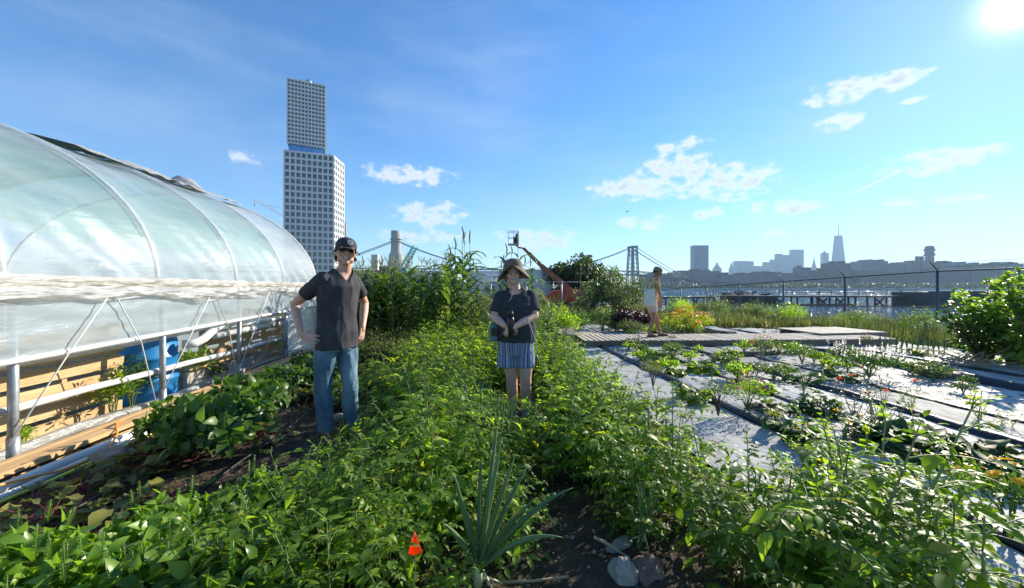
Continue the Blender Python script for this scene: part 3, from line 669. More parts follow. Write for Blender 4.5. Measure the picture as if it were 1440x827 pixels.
m_pinkc=mat('pale_pink_cotton',(.62,.42,.38),.85,bump=.2,bscale=100,spec=.2); m_tote=mat('cream_canvas',(.62,.58,.48),.85,bump=.25,bscale=60,col2=(.72,.68,.58),scale=6,spec=.2); m_olive=camo('olive_patterned_cap',(.09,.10,.06),(.17,.17,.11),(.28,.27,.2),40); m_sand=mat('brown_sandal',(.16,.07,.04),.6)
def rotm(yaw,pitch=0,roll=0): return Matrix.Rotation(yaw,3,'Z')@Matrix.Rotation(pitch,3,'X')@Matrix.Rotation(roll,3,'Y')
def cap_(mb,a,b,ra,rb,n=12): 
    a=V(a);b=V(b); k=max(2,int((b-a).length/max(.004,min(ra,rb))/.8)); pts=[a.lerp(b,i/k) for i in range(k+1)]; mb.tube(pts,[ra+(rb-ra)*i/k for i in range(k+1)],n); mb.ell(a,ra,n,8); mb.ell(b,rb,n,8)
def limb(mb,pts,rs,n=14):
    for i in range(len(pts)-1): cap_(mb,pts[i],pts[i+1],rs[i],rs[i+1],n)
def head(mb,c,M,s=1.0,fem=False,smile=True):
    def E(p,r): mb.ell(V(c)+M@(V(p)*s),V(r)*s,20,14,M=M)
    E((0,.012,.035),(.075,.095,.082)); E((0,-.012,-.01),(.069,.082,.085)); E((0,-.025,-.055),(.056 if fem else .058,.062,.052)); E((0,-.062,-.092),(.028,.022,.02))
    for x in(-1,1): E((x*.036,-.064,-.022),(.027,.024,.026)); E((x*.074,.012,-.008),(.012,.02,.032)); E((x*.03,-.083,.028),(.026,.013,.010)); E((x*.028,-.075,.004),(.015,.014,.012)); E((x*.011,-.099,-.022),(.010,.011,.009)); E((x*.045,-.03,-.065),(.02,.03,.028))
    cap_(mb,V(c)+M@V((0,-.086,.018))*s,V(c)+M@V((0,-.108,-.020))*s,.0085*s,.0125*s,8)
    for k in range(-3,4): 
        E((k*.009,-.088+abs(k)*.0035,-.050+abs(k)*.002),(.009,.009,.0055)); E((k*.008,-.086+abs(k)*.0035,-.066+abs(k)*.0035),(.009,.009,.006))
def paint_face(o,c,M,s=1.0,glasses=False):
    c=V(c); Mi=M.transposed()
    def f(p):
        q=Mi@(p-c)/s
        if q.y>-.055 or abs(q.x)>.06: return 0
        zc=-.058+.35*q.x*q.x/.03*.22+abs(q.x)*.12
        if abs(q.x)<.019 and abs(q.z-zc-.001)<.0038 : return 2
        if abs(q.x)<.028 and abs(q.z-zc)<.0095: return 1
        for x in(-1,1):
            dx=(q.x-x*.029)
            if abs(dx)<.018 and abs(q.z-.034+dx*x*.1)<.0035 and q.y<-.06: return 3
            if (dx/.012)**2+((q.z-.008)/.0055)**2<1: return 5 if abs(dx)<.005 else 4
        return 0
    paint(o,f)
SKM=lambda sk:[sk,m_lip,m_teeth,m_brow,m_eyew,m_iris]
def finger(mb,b,d,n,L,r,curls):
    p=V(b); d=V(d).normalized(); n=V(n).normalized(); ls=(.42,.32,.26)
    for k,cu in enumerate(curls):
        ax=d.cross(n); d=(Matrix.Rotation(cu,3,ax)@d).normalized(); q=p+d*L*ls[k]; cap_(mb,p,q,r*(1-.08*k),r*(1-.08*(k+1)),8); p=q; n=ax.cross(d)*-1 if False else (Matrix.Rotation(cu,3,ax)@n)
def hand(mb,w,d,n,right,s=1.0,spread=.14,curls=(.15,.25,.2),tdir=None):
    """w wrist, d pointing direction, n back-of-hand normal. curl goes toward the palm (-n)"""
    w=V(w);d=V(d).normalized();n=V(n);n=(n-d*n.dot(d)).normalized(); x=d.cross(n)*(1 if right else -1)  # x toward the thumb side
    Mh=Matrix((x,d,n)).transposed()
    mb.ell(w+d*.048*s,(.040*s,.056*s,.0145*s),14,10,M=Mh); cap_(mb,w,w+d*.03*s,.026*s,.026*s)
    for k,(off,L_) in enumerate(((.030,.072),(.010,.080),(-.010,.075),(-.029,.058))):
        b=w+d*.088*s+x*off*s-d*abs(off-.005)*.25*s; dd=d+x*(off*spread/.03); cu=[-c for c in curls]; finger(mb,b,dd,n,L_*s,.0085*s,cu)
    tb=w+d*.025*s+x*.026*s; td=(tdir or (d*.75+x*.8-n*.25)).normalized(); cap_(mb,tb,tb+td*.035*s,.0125*s,.011*s,8); q=tb+td*.035*s; t2=(td*.8+d*.35).normalized(); cap_(mb,q,q+t2*.03*s,.0105*s,.0085*s,8)
def rl(mb,rings,ang,n=28,mi=0,cap=True):
    """loft of rotated ellipses: (x,y,z,a,b)"""
    t=MB(); t.loft([(0,0,q[2],q[3],q[4],q[5] if len(q)>5 else 1) for q in rings],n=n,cap=cap); R_=Matrix.Rotation(ang,3,'Z'); vs=[]
    for i,v in enumerate(t.v): q=rings[i//n]; w=R_@V((v[0],v[1],0)); vs.append((w.x+q[0],w.y+q[1],v[2]))
    mb.add(vs,t.f,mi,True)
def shirt_wr(o,amp,sc,seed,pts=()):
    me=o.data
    nv=len(me.vertices); co_=np.empty(nv*3,'f'); me.vertices.foreach_get('co',co_); co_=co_.reshape(-1,3); no_=np.empty(nv*3,'f'); me.vertices.foreach_get('normal',no_); no_=no_.reshape(-1,3)
    ks=np.empty(nv,'f')
    for i in range(nv):
        c=co_[i]; q=V((float(c[0])*sc+seed,float(c[1])*sc,float(c[2])*sc*.45)); k=mn.noise(q)+.6*mn.noise(q*2.2); ks[i]=(1-abs(k)*2.2-.35)*amp
    me.vertices.foreach_set('co',(co_+no_*ks[:,None]).ravel())
    me.update()
# ===== man =====
MR=empty('person',W(470,3.44,z=.0),0,'man in black cap, sunglasses, charcoal v-neck tee and jeans, hands on hips','person')
def R35(x,y,a=math.radians(56)): return x*math.cos(a)-y*math.sin(a),x*math.sin(a)+y*math.cos(a)
A_=math.radians(56); RM=rotm(A_)
def tp_(x,y,z,cx,cy=0): a,b=R35(x,y); return V((cx+a,cy+b,z))
hc=V((.118,-.035,1.664)); HM=rotm(math.radians(30),math.radians(-3),math.radians(5))
b=MB()
head(b,hc,HM,1.05)
limb(b,[(.075,.01,1.46),(.10,.0,1.57)],[.064,.056])
rl(b,[(.02,0,.84,.15,.10),(.02,0,.95,.155,.105),(.02,0,1.06,.14,.095),(.035,-.01,1.24,.155,.10),(.05,-.01,1.38,.17,.10),(.06,0,1.46,.12,.075),(.075,.0,1.50,.06,.055)],A_)
shR=tp_(-.155,.0,1.425,.05); shL=V((.125,.115,1.42)); elR=V((-.345,-.02,1.205)); wrR=V((-.19,-.20,.965)); elL=V((.135,.36,1.20)); wrL=V((.195,.15,.985))
limb(b,[shR,shR.lerp(elR,.5),elR],[.055,.047,.038]); limb(b,[elR,elR.lerp(wrR,.35),wrR],[.038,.040,.026])
limb(b,[shL,shL.lerp(elL,.5),elL],[.055,.047,.038]); limb(b,[elL,elL.lerp(wrL,.35),wrL],[.038,.040,.026])
hand(b,wrR,(.80,-.10,-.38),(-.15,-1,.25),False,1.0,.30,(.12,.3,.25),tdir=V((.55,.55,.35)))
hand(b,wrL,(.05,-.35,-.95),(1,-.25,.1),True,1.0,.14,(.2,.4,.3),tdir=V((-.1,.5,-.5)))
hipR=tp_(-.09,0,.88,.02); hipL=tp_(.09,0,.88,.02); knR=V((-.055,-.10,.50)); anR=V((-.065,-.02,.09)); knL=V((.125,.03,.50)); anL=V((.115,.10,.09))
for h_,k_,a_ in((hipR,knR,anR),(hipL,knL,anL)):
    limb(b,[h_,h_.lerp(k_,.6),k_],[.088,.07,.054]); limb(b,[k_,k_.lerp(a_,.35),a_],[.054,.055,.036])
    cap_(b,a_-UP*.03,a_+V((.07,-.12,-.055)),.036,.030)
body=voxel(b,'body',SKM(m_skin1),.0052,2,MR); paint_face(body,hc,HM)
# hair
hb=MB()
hq=lambda x,y,z:hc+HM@V((x,y,z))
for k in range(70):
    a=RP.uniform(.0,PI); 
    x=.079*math.cos(a); y=.02+.082*math.sin(a); z=RP.uniform(-.05,.045); p=hq(x,y,z); cap_(hb,p,p+HM@V((x*.18+RP.uniform(-.008,.008),.012,-RP.uniform(.015,.035))),.012,.006,7)
for x in(-1,1): 
    for k in range(8): p=hq(x*.076,-.018+.006*k,.03-.007*k); cap_(hb,p,p+HM@V((x*.008,0,-.018)),.010,.005,7)
voxel(hb,'hair',m_brow,.005,1,MR)
# cap
cb=MB(); M4=HM
def hl_(mb,rings,n=28,cap=True):
    t=MB(); t.loft(rings,n=n,cap=cap); mb.add([hc+HM@V(v) for v in t.v],t.f,0,True)
hl_(cb,[(0,.008,.030,.088,.106),(0,.008,.06,.090,.107),(0,.010,.09,.084,.10),(0,.012,.115,.066,.08),(0,.012,.130,.042,.052),(0,.012,.137,.012,.015)])
cb.ell(hc+HM@V((0,.012,.139)),.007,8,6)
cpo=voxel(cb,'cap_crown',m_cap,.005,2); 
cbr=MB(); n=16
for i in range(n+1):
    a=-PI/2+ (i/n-.5)*2.0
    for j in range(6):
        t=j/5; r_=.100+.078*t*math.cos((i/n-.5)*2.3)**.6; x=math.sin((i/n-.5)*2.0)*r_*.93; y=-math.cos((i/n-.5)*2.0)*r_+.008; z=.036-.022*t-.055*(x/.09)**2*.45
        cbr.v.append(tuple(hc+HM@V((x,y,z))))
for i in range(n):
    for j in range(5): cbr.f.append((i*6+j,i*6+j+1,i*6+j+7,i*6+j+6)); cbr.m.append(0); cbr.sm.append(True)
cpo.name='baseball_cap'; cpo.parent=MR
brm=cbr.build('cap_brim',m_cap,cpo); q=brm.modifiers.new('s','SOLIDIFY'); q.thickness=.004
lg=MB(); lc=V((.018,-.094,.078)); 
for rr_,w_ in((.021,.0028),(.011,.0022)):
    pts=[]
    for i in range(21):
        a=2*PI*i/20; x=lc.x+rr_*math.cos(a); z=lc.z+rr_*.9*math.sin(a); k=1-max(0,(z-.06))/.075*.9; 
        yy=.010-.107*math.sqrt(max(.05,1-(x/.092)**2-max(0,(z-.055)/.085)**2)); pts.append(hc+HM@V((x,yy-.001,z)))
    lg.tube(pts,w_,5,cap=False)
lg.build('cap_emblem',m_logo,cpo)
# sunglasses
sg=MB()
for x in(-1,1): sg.ell(hq(x*.030,-.094,.006),(.026,.007,.018),14,10,M=HM@rotm(x*.25)); sg.tube([hq(x*.056,-.084,.012),hq(x*.078,-.02,.012),hq(x*.080,.01,.008)],.003,6)
sg.tube([hq(-.012,-.101,.010),hq(0,-.103,.013),hq(.012,-.101,.010)],.003,6); voxel(sg,'sunglasses',m_gl,.003,0,MR)
# tee shirt
t=MB()
rl(t,[(.028,-.005,.815,.185,.150),(.028,0,.95,.180,.146),(.028,0,1.08,.166,.136),(.035,-.01,1.24,.180,.140),(.048,-.01,1.36,.190,.138),(.055,0,1.43,.160,.105),(.065,0,1.49,.115,.082),(.078,.004,1.54,.071,.064)],A_)
def sleeve(mb,sh,el,f,r0,r1): e=sh.lerp(el,f); mb.tube([sh+(sh-el)*.12,sh,sh.lerp(e,.5),e],[r0*.75,r0,(r0+r1)/2,r1],18); mb.ell(sh,r0,16,10)
sleeve(t,shR,elR,.60,.064,.067); sleeve(t,shL,elL,.60,.062,.064)
tee=voxel(t,'t_shirt',m_tee,.007,3,MR); shirt_wr(tee,.007,7,3)
def vneck(p):
    q=p-V((.068,0,0)); a=math.cos(-A_)*q.x-math.sin(-A_)*q.y; d=math.sin(-A_)*q.x+math.cos(-A_)*q.y
    if p.z>1.522: return True
    return d<0 and p.z>1.39+1.45*abs(a-.0)*1.0 and abs(a)<.09
delfaces(tee,vneck)
# jeans
j=MB()
rl(j,[(.02,0,.80,.168,.138),(.02,0,.88,.166,.135),(.02,0,.93,.150,.108)],A_)
for h_,k_,a_ in((hipR,knR,anR),(hipL,knL,anL)): 
    j.tube([h_+UP*.02,h_.lerp(k_,.35),h_.lerp(k_,.75),k_,k_.lerp(a_,.3),k_.lerp(a_,.7),a_+UP*.0],[.096,.094,.078,.070,.072,.068,.067],18); j.ell(h_,.096,16,10)
jn=voxel(j,'jeans',m_den,.007,3,MR); shirt_wr(jn,.0065,9,11)
s_=MB()
for a_ in(anR,anL): cap_(s_,a_-UP*.045,a_+V((.075,-.14,-.055)),.043,.034); s_.ell(a_+V((0,.03,-.05)),(.04,.05,.035),12,8)
voxel(s_,'shoe',m_shoe,.007,2,MR)
# ===== woman =====
WR_=empty('person',W(733,4.0,z=0),0,'smiling woman in khaki sun hat, glasses, dark tee and striped shorts, hands clasped','person')
A_=math.radians(-4); hc=V((-.082,-.02,1.495)); HM=rotm(math.radians(-3),math.radians(-4),math.radians(-3))
b=MB(); head(b,hc,HM,1.0,True); limb(b,[(-.06,.02,1.30),(-.078,.01,1.40)],[.062,.058])
rl(b,[(-.055,.02,.68,.16,.12),(-.055,.02,.80,.175,.14),(-.055,.01,.95,.175,.15),(-.055,.0,1.10,.165,.14),(-.055,.0,1.22,.165,.125),(-.055,.01,1.30,.13,.085),(-.06,.015,1.34,.06,.055)],A_)
shR=V((-.205,.01,1.255)); shL=V((.095,.01,1.26)); elR=V((-.275,-.04,1.05)); elL=V((.135,-.05,1.065)); wrR=V((-.16,-.225,.975)); wrL=V((-.085,-.245,.965))
limb(b,[shR,shR.lerp(elR,.5),elR],[.062,.054,.044]); limb(b,[elR,elR.lerp(wrR,.4),wrR],[.044,.043,.028])
limb(b,[shL,shL.lerp(elL,.5),elL],[.062,.054,.044]); limb(b,[elL,elL.lerp(wrL,.4),wrL],[.044,.044,.028])
hand(b,wrR,(.72,-.10,-.42),(.1,-.9,.35),False,.92,.10,(.25,.45,.35),tdir=V((.4,.1,.4)))
hand(b,wrL,(-.62,-.02,-.62),(-.2,-.9,-.1),True,.92,.10,(.45,.7,.5),tdir=V((-.6,.0,.2)))
for sx,hx,kx,ax,ay in((-1,-.125,-.10,-.085,.02),(1,.035,.045,.050,-.02)):
    h_=V((hx,.02,.70)); k_=V((kx,-.01+ay,.42)); a_=V((ax,.02+ay,.08)); limb(b,[h_,h_.lerp(k_,.5),k_],[.098,.085,.060]); limb(b,[k_,k_.lerp(a_,.35),a_],[.060,.060,.037]); cap_(b,a_-UP*.03,a_+V((-.01,-.12,-.05)),.034,.028)
body=voxel(b,'body',SKM(m_skin2),.0052,2,WR_); paint_face(body,hc,HM)
hq=lambda x,y,z:hc+HM@V((x,y,z))
hb=MB()
for k in range(60):
    a=RP.uniform(-.35,PI+.35); x=.078*math.cos(a); y=.01+.085*math.sin(a); z=RP.uniform(-.03,.06); p=hq(x,y,z); cap_(hb,p,p+HM@V((x*.12,.006,-RP.uniform(.015,.025))),.013,.008,7)
voxel(hb,'hair',m_brow,.006,1,WR_)
ht=MB(); 
def hatmesh():
    mb=MB(); n=48; prof=[(0,.128),(.045,.126),(.075,.112),(.092,.080),(.100,.045),(.104,.035),(.130,.020),(.155,.0),(.172,-.018)]
    for i in range(n):
        a=2*PI*i/n
        for k,(r_,z) in enumerate(prof):
            side=abs(math.cos(a)); e=max(0,(r_-.10))/.072
            rr_=r_*(1-.10*e*(1-side)); zz=z+.016-e*(.075*side**1.5)+e*(.055 if math.sin(a)<0 else -.02)*(1-side)+.006*math.sin(3*a+1)*e
            mb.v.append(tuple(hc+HM@V((rr_*math.cos(a)*.98,rr_*math.sin(a)*1.08+.012,zz+.012))))
    m=len(prof)
    for i in range(n):
        i2=(i+1)%n
        for k in range(m-1): mb.f.append((i*m+k,i2*m+k,i2*m+k+1,i*m+k+1)); mb.m.append(0); mb.sm.append(True)
    return mb
o=hatmesh().build('sun_hat',m_hat,WR_); q=o.modifiers.new('s','SOLIDIFY'); q.thickness=.004
mb=MB(); mb.tube([hq(-.085,-.01,.02),hq(-.075,-.045,-.06),hq(-.02,-.085,-.135),hq(-.005,-.09,-.15),hq(-.015,-.10,-.20),hq(-.035,-.105,-.26),hq(-.05,-.11,-.285)],.0035,6)
mb.tube([hq(.085,-.01,.02),hq(.07,-.045,-.06),hq(.015,-.085,-.135),hq(.0,-.092,-.15),hq(-.008,-.105,-.20),hq(-.03,-.11,-.27)],.0035,6); mb.ell(hq(-.004,-.095,-.15),.009,8,6); mb.build('chin_cord',m_cord,o)
sg=MB()
for x in(-1,1):
    sg.tube([hq(x*.030+.021*math.cos(a),-.096+.004*abs(math.cos(a)),.006+.017*math.sin(a)) for a in [2*PI*i/18 for i in range(19)]],.0018,6,cap=False); sg.tube([hq(x*.050,-.092,.012),hq(x*.076,-.03,.012),hq(x*.078,.01,.008)],.0018,5)
sg.tube([hq(-.010,-.099,.009),hq(0,-.102,.012),hq(.010,-.099,.009)],.0018,5); sg.build('glasses',m_brow,WR_)
t=MB(); rl(t,[(-.055,.0,.80,.207,.168),(-.055,.0,.92,.204,.172),(-.055,-.005,1.05,.190,.160),(-.055,-.01,1.17,.186,.152),(-.055,.0,1.26,.175,.115),(-.055,.008,1.315,.120,.088),(-.058,.01,1.35,.085,.075)],A_)
sleeve(t,shR,elR,.78,.072,.072); sleeve(t,shL,elL,.78,.072,.074)
tee=voxel(t,'t_shirt',m_tee2,.007,3,WR_); shirt_wr(tee,.007,6,7); delfaces(tee,lambda p:(p.z>1.352) or ((V((p.x+.06,p.y+.06,(p.z-1.335)*1.1))).length<.072))
j=MB(); rl(j,[(-.055,.02,.66,.185,.14),(-.055,.01,.78,.192,.155),(-.055,.01,.86,.182,.150)],A_)
for hx,kx in((-.135,-.135),(.030,.030)): rl(j,[(hx-.005,.01,.535,.118,.118),(hx-.003,.01,.62,.112,.118),(hx,.01,.72,.105,.115)],0)
sh_=voxel(j,'shorts',m_str,.007,3,WR_); shirt_wr(sh_,.006,8,2)
for i,(ax,ay) in enumerate(((-.085,.02),(.050,-.02))):
    s_=MB(); a_=V((ax,.02+ay,.04)); cap_(s_,a_+V((0,.04,0)),a_+V((-.01,-.10,0)),.045,.050); s_.ell(a_+V((-.01,-.14,-.005)),(.055,.05,.04),12,8); voxel(s_,'clog',m_croc,.007,2,WR_)
mb=MB(); mb.tube([(.10,.04,1.30),(.0,-.13,1.12),(-.10,-.19,.98),(-.2,-.13,.86),(-.26,-.02,.80)],.007,6); mb.build('bag_strap',m_blk,WR_)
mb=MB(); mb.tube([(.06,-.165,1.02),(.09,-.18,.97),(.125,-.17,.86),(.15,-.13,.80),(.158,-.06,.66),(.20,-.02,.56)],.004,5); mb.build('white_cord',m_rope,WR_)
# things she holds
r=empty('water_bottle',V(WR_.location)+V((-.10,-.235,.87)),0,'dark water bottle held upright against the woman\'s tee','bottle'); r.rotation_euler=(math.radians(4),math.radians(-3),0)
mb=MB(); mb.loft([(0,0,0,.030,.030),(0,0,.01,.036,.036),(0,0,.17,.036,.036),(0,0,.20,.028,.028)],n=20); mb.build('bottle_body',m_blk,r)
mb=MB(); mb.loft([(0,0,.20,.027,.027),(0,0,.245,.030,.030),(0,0,.25,.026,.026)],n=20); mb.tube([(-.028,0,.235),(-.02,0,.262),(.02,0,.262),(.028,0,.235)],.004,6); mb.build('bottle_lid',m_dkm,r)
m_tealb=mat('teal_pouch',(.10,.22,.22),.4)
r=empty('pouch_bag',V(WR_.location)+V((-.275,-.03,.80)),0,'small dark teal pouch hanging at the woman\'s hip on the left','bag')
mb=MB(); rl(mb,[(0,0,0,.05,.03),(0,0,.02,.062,.042),(0,0,.15,.058,.038),(0,0,.20,.045,.02)],.3); voxel(mb,'pouch',m_tealb,.006,2,r)
mb=MB(); mb.box((.0,-.045,.10),(.07,.012,.08)); mb.build('front_pocket',m_blk,r)
# ===== walking person =====
KR=empty('person',W(919,9.1,z=.205),0,'person walking right on the boardwalk in olive cap, patterned yellow tee and pink shorts','person')
A_=math.radians(82); hc=V((.095,0,1.515)); HM=rotm(math.radians(88),math.radians(-14))
HM=Matrix.Rotation(math.radians(88),3,'Z')@Matrix.Rotation(math.radians(20),3,'X')
b=MB(); head(b,hc,HM,1.0); limb(b,[(.01,0,1.36),(.065,0,1.45)],[.058,.054])
rl(b,[(-.06,0,.76,.14,.10),(-.05,0,.88,.145,.105),(-.035,0,1.0,.135,.10),(-.015,0,1.15,.15,.105),(.0,0,1.28,.165,.10),(.005,0,1.35,.13,.075),(.02,0,1.40,.06,.055)],A_)
shN=V((.0,-.175,1.315)); shF=V((.01,.175,1.315)); elN=V((.055,-.225,1.04)); wrN=V((.115,-.20,.80)); elF=V((.10,.22,1.05)); wrF=V((.20,.20,.84))
for s1,e1,w1_ in((shN,elN,wrN),(shF,elF,wrF)): limb(b,[s1,s1.lerp(e1,.5),e1],[.052,.045,.036]); limb(b,[e1,e1.lerp(w1_,.35),w1_],[.036,.037,.024])
hand(b,wrN,(.25,0,-.95),(0,-1,0),True,.95,.1,(.3,.5,.4),tdir=V((.7,.1,-.6))); hand(b,wrF,(.3,0,-.95),(0,1,0),False,.95,.1,(.3,.5,.4),tdir=V((.7,-.1,-.6)))
lg_=[(V((-.055,-.085,.80)),V((-.03,-.09,.45)),V((-.135,-.09,.09)),V((.15,0,-.055))),(V((-.05,.085,.80)),V((.09,.085,.46)),V((.175,.085,.085)),V((.15,0,-.045)))]
for h_,k_,a_,ft in lg_: limb(b,[h_,h_.lerp(k_,.6),k_],[.085,.068,.052]); limb(b,[k_,k_.lerp(a_,.35),a_],[.052,.054,.034]); cap_(b,a_-UP*.03,a_+ft,.033,.024)
body=voxel(b,'body',SKM(m_skin3),.006,2,KR); paint_face(body,hc,HM)
hq=lambda x,y,z:hc+HM@V((x,y,z)); hb=MB()
for k in range(40): a=RP.uniform(-.2,PI+.2); x=.076*math.cos(a); y=.015+.083*math.sin(a); z=RP.uniform(-.035,.04); p=hq(x,y,z); cap_(hb,p,p+HM@V((x*.08,.006,-.02)),.012,.008,7)
voxel(hb,'hair',m_brow,.006,1,KR)
cb=MB(); hl_(cb,[(0,.008,.020,.088,.106),(0,.008,.06,.090,.107),(0,.010,.09,.084,.10),(0,.012,.112,.066,.08),(0,.012,.124,.042,.052),(0,.012,.13,.012,.015)]); cpo=voxel(cb,'baseball_cap',m_olive,.006,2,KR)
cbr=MB()
for i in range(n+1):
    for j_ in range(6):
        t_=j_/5; f_=(i/n-.5)
        if n!=16: pass
        r_=.100+.07*t_*max(0,math.cos(f_*2.3))**.6; x=math.sin(f_*2.0)*r_*.93; y=-math.cos(f_*2.0)*r_+.008; cbr.v.append(tuple(hc+HM@V((x,y,.030-.02*t_-.3*x*x*8))))
for i in range(n):
    for j_ in range(5): cbr.f.append((i*6+j_,i*6+j_+1,i*6+j_+7,i*6+j_+6)); cbr.m.append(0); cbr.sm.append(True)
brm=cbr.build('cap_brim',m_olive,cpo); q=brm.modifiers.new('s','SOLIDIFY'); q.thickness=.004
t=MB(); rl(t,[(-.06,0,.80,.182,.135),(-.05,0,.95,.178,.132),(-.025,0,1.12,.175,.130),(-.005,0,1.26,.180,.122),(.0,0,1.34,.145,.095),(.015,0,1.405,.07,.065)],A_)
sleeve(t,shN,elN,.55,.068,.07); sleeve(t,shF,elF,.55,.068,.07); tee=voxel(t,'t_shirt',m_camo,.009,3,KR); shirt_wr(tee,.009,7,31); delfaces(tee,lambda p:p.z>1.39)
j=MB(); rl(j,[(-.06,0,.70,.155,.115),(-.055,0,.80,.16,.118),(-.05,0,.85,.15,.11)],A_)
for h_,k_,a_,ft in lg_: j.tube([h_,h_.lerp(k_,.35),h_.lerp(k_,.62)],[.10,.098,.095],16)
sh_=voxel(j,'shorts',m_pinkc,.009,3,KR); shirt_wr(sh_,.005,9,5)
for h_,k_,a_,ft in lg_: s_=MB(); f0=a_+V((-.03,0,-.075)); f1=a_+ft+V((.03,0,-.022)); cap_(s_,f0,f1,.03,.028); s_.tube([a_+V((.08,-.045,-.05)),a_+V((.09,0,.0)),a_+V((.08,.045,-.05))],.014,8); voxel(s_,'sandal',m_sand,.008,1,KR)
# tote bag and paper
TB=r=empty('tote_bag',V(KR.location)+V((-.19,-.27,.72)),math.radians(5),'cream canvas tote bag hanging from the walking person\'s shoulder','bag')
mb=MB(); n3=13; vs=[]
for j_ in range(9):
    tt_=j_/8; z=.50*tt_; wd=.185*(1.05-.42*tt_**1.6); th=.075*math.sin(PI*(.12+.75*(1-tt_)))+.012; 
    for i in range(20): a=2*PI*i/20; vs.append((wd*math.copysign(abs(math.cos(a))**.6,math.cos(a))*(1+.05*mn.noise(V((i*.5,j_*.6,0))))+.02*tt_,th*math.sin(a),z+(-.02*math.cos(a)*(1-tt_))+.012*mn.noise(V((i*.7,j_*.9,4)))))
fs=[(j_*20+i,j_*20+(i+1)%20,(j_+1)*20+(i+1)%20,(j_+1)*20+i) for j_ in range(8) for i in range(20)]+[tuple(range(20))[::-1]]
mb.add(vs,fs,0,True); mb.build('bag_body',m_tote,r)
mb=MB(); 
for y in(-.012,.02): mb.tube([(-.05,y,.49),(.06,y+.03,.66),(.17,y+.08,.80),(.18,.14,.80),(.15,.05,.62),(.10,y,.48)],.009,6)
mb.build('strap',m_tote,r); TB.scale=(.80,.9,.80)
mb=MB(); 
for i in range(4):
    for j_ in range(4): mb.v.append((-.03+.022*i,.008*math.sin(i*2+j_),-.06+.03*j_+.01*math.sin(i)))
for i in range(3):
    for j_ in range(3): mb.f.append((i*4+j_,i*4+j_+1,i*4+j_+5,i*4+j_+4)); mb.m.append(0); mb.sm.append(True)
m_paper=mat('white_paper',(.75,.75,.73),.7,var=.03); o=mb.build('paper_sheet',m_paper); o.location=V(KR.location)+V((.13,-.24,.70)); q=o.modifiers.new('s','SOLIDIFY'); q.thickness=.002; tag(o,'crumpled white paper in the walking person\'s hand','paper')
# ---------- foliage materials
L_tom=leaf_mat('tomato_leaf',(.075,.15,.016),(.19,.31,.035),.58,(2.3,2.2,.45),third=(.30,.29,.05))
L_bas=leaf_mat('basil_leaf',(.07,.15,.018),(.17,.28,.04),.45,(2.0,2.0,.6),rough=.32)
L_dark=leaf_mat('dark_leaf',(.028,.075,.014),(.085,.15,.03),.4,(1.8,2.0,.6),rough=.4)
L_beet=leaf_mat('beet_leaf',(.05,.085,.025),(.14,.17,.05),.35,third=(.25,.24,.05),rough=.55)
L_corn=leaf_mat('corn_leaf',(.045,.095,.022),(.11,.18,.05),.42,(2.2,2.1,.8),third=(.22,.17,.07))
L_grey=leaf_mat('grey_green_leaf',(.055,.09,.04),(.13,.17,.075),.4,(1.9,1.9,1.0))
L_grass=leaf_mat('grass_blade',(.055,.085,.025),(.15,.17,.06),.35,(1.6,1.6,.8),third=(.26,.22,.10))
L_fern=leaf_mat('feathery_leaf',(.07,.10,.03),(.16,.19,.06),.4,(1.9,1.8,.8))
L_squ=leaf_mat('squash_leaf',(.04,.09,.025),(.09,.16,.04),.38,(1.9,2.0,.7),rough=.55,third=(.2,.2,.05))
L_lime=leaf_mat('lime_leaf',(.14,.20,.02),(.25,.32,.05),.4,(1.7,1.7,.6))
L_bur=leaf_mat('burgundy_leaf',(.03,.006,.010),(.07,.012,.02),.2,(1.6,1,1))
L_oni=leaf_mat('onion_leaf',(.10,.19,.075),(.19,.30,.12),.2,(1.4,1.6,1.0),rough=.38)
L_fig=leaf_mat('lobed_leaf',(.06,.13,.03),(.17,.27,.05),.5,(2.4,2.3,.6),third=(.22,.28,.05))
L_tree=leaf_mat('tree_leaf',(.02,.045,.015),(.05,.09,.025),.35,(1.8,1.8,.7))
S_gr=mat('green_stem',(.09,.14,.04),.6,col2=(.16,.21,.07),scale=12)
S_pale=mat('pale_stem',(.22,.26,.12),.6,col2=(.32,.33,.18),scale=12)
S_dry=mat('dry_stalk',(.30,.22,.12),.8,col2=(.42,.33,.2),scale=12)
S_red=mat('beet_stem',(.16,.02,.035),.5)
S_wood=mat('bark',(.09,.065,.045),.9,bump=.5,col2=(.16,.12,.09),scale=12)
P_org=leaf_mat('orange_petal',(.75,.20,.01),(.85,.34,.02),.35,(1.2,1.1,1)); P_yel=leaf_mat('yellow_petal',(.75,.48,.01),(.85,.62,.03),.35,(1.2,1.1,1))
P_pink=leaf_mat('pink_petal',(.55,.06,.22),(.75,.16,.38),.35,(1.2,1.1,1.1)); P_pur=leaf_mat('purple_petal',(.09,.05,.15),(.18,.12,.26),.2,(1.1,1,1.1))
P_wht=leaf_mat('white_petal',(.6,.6,.5),(.75,.75,.66),.35,(1.1,1.1,1)); P_red=leaf_mat('scarlet_petal',(.75,.09,.01),(.85,.16,.02),.35,(1.2,1.1,1))
m_fruit=mat('green_tomato',(.16,.24,.07),.3,scale=3)
UP=V((0,0,1))
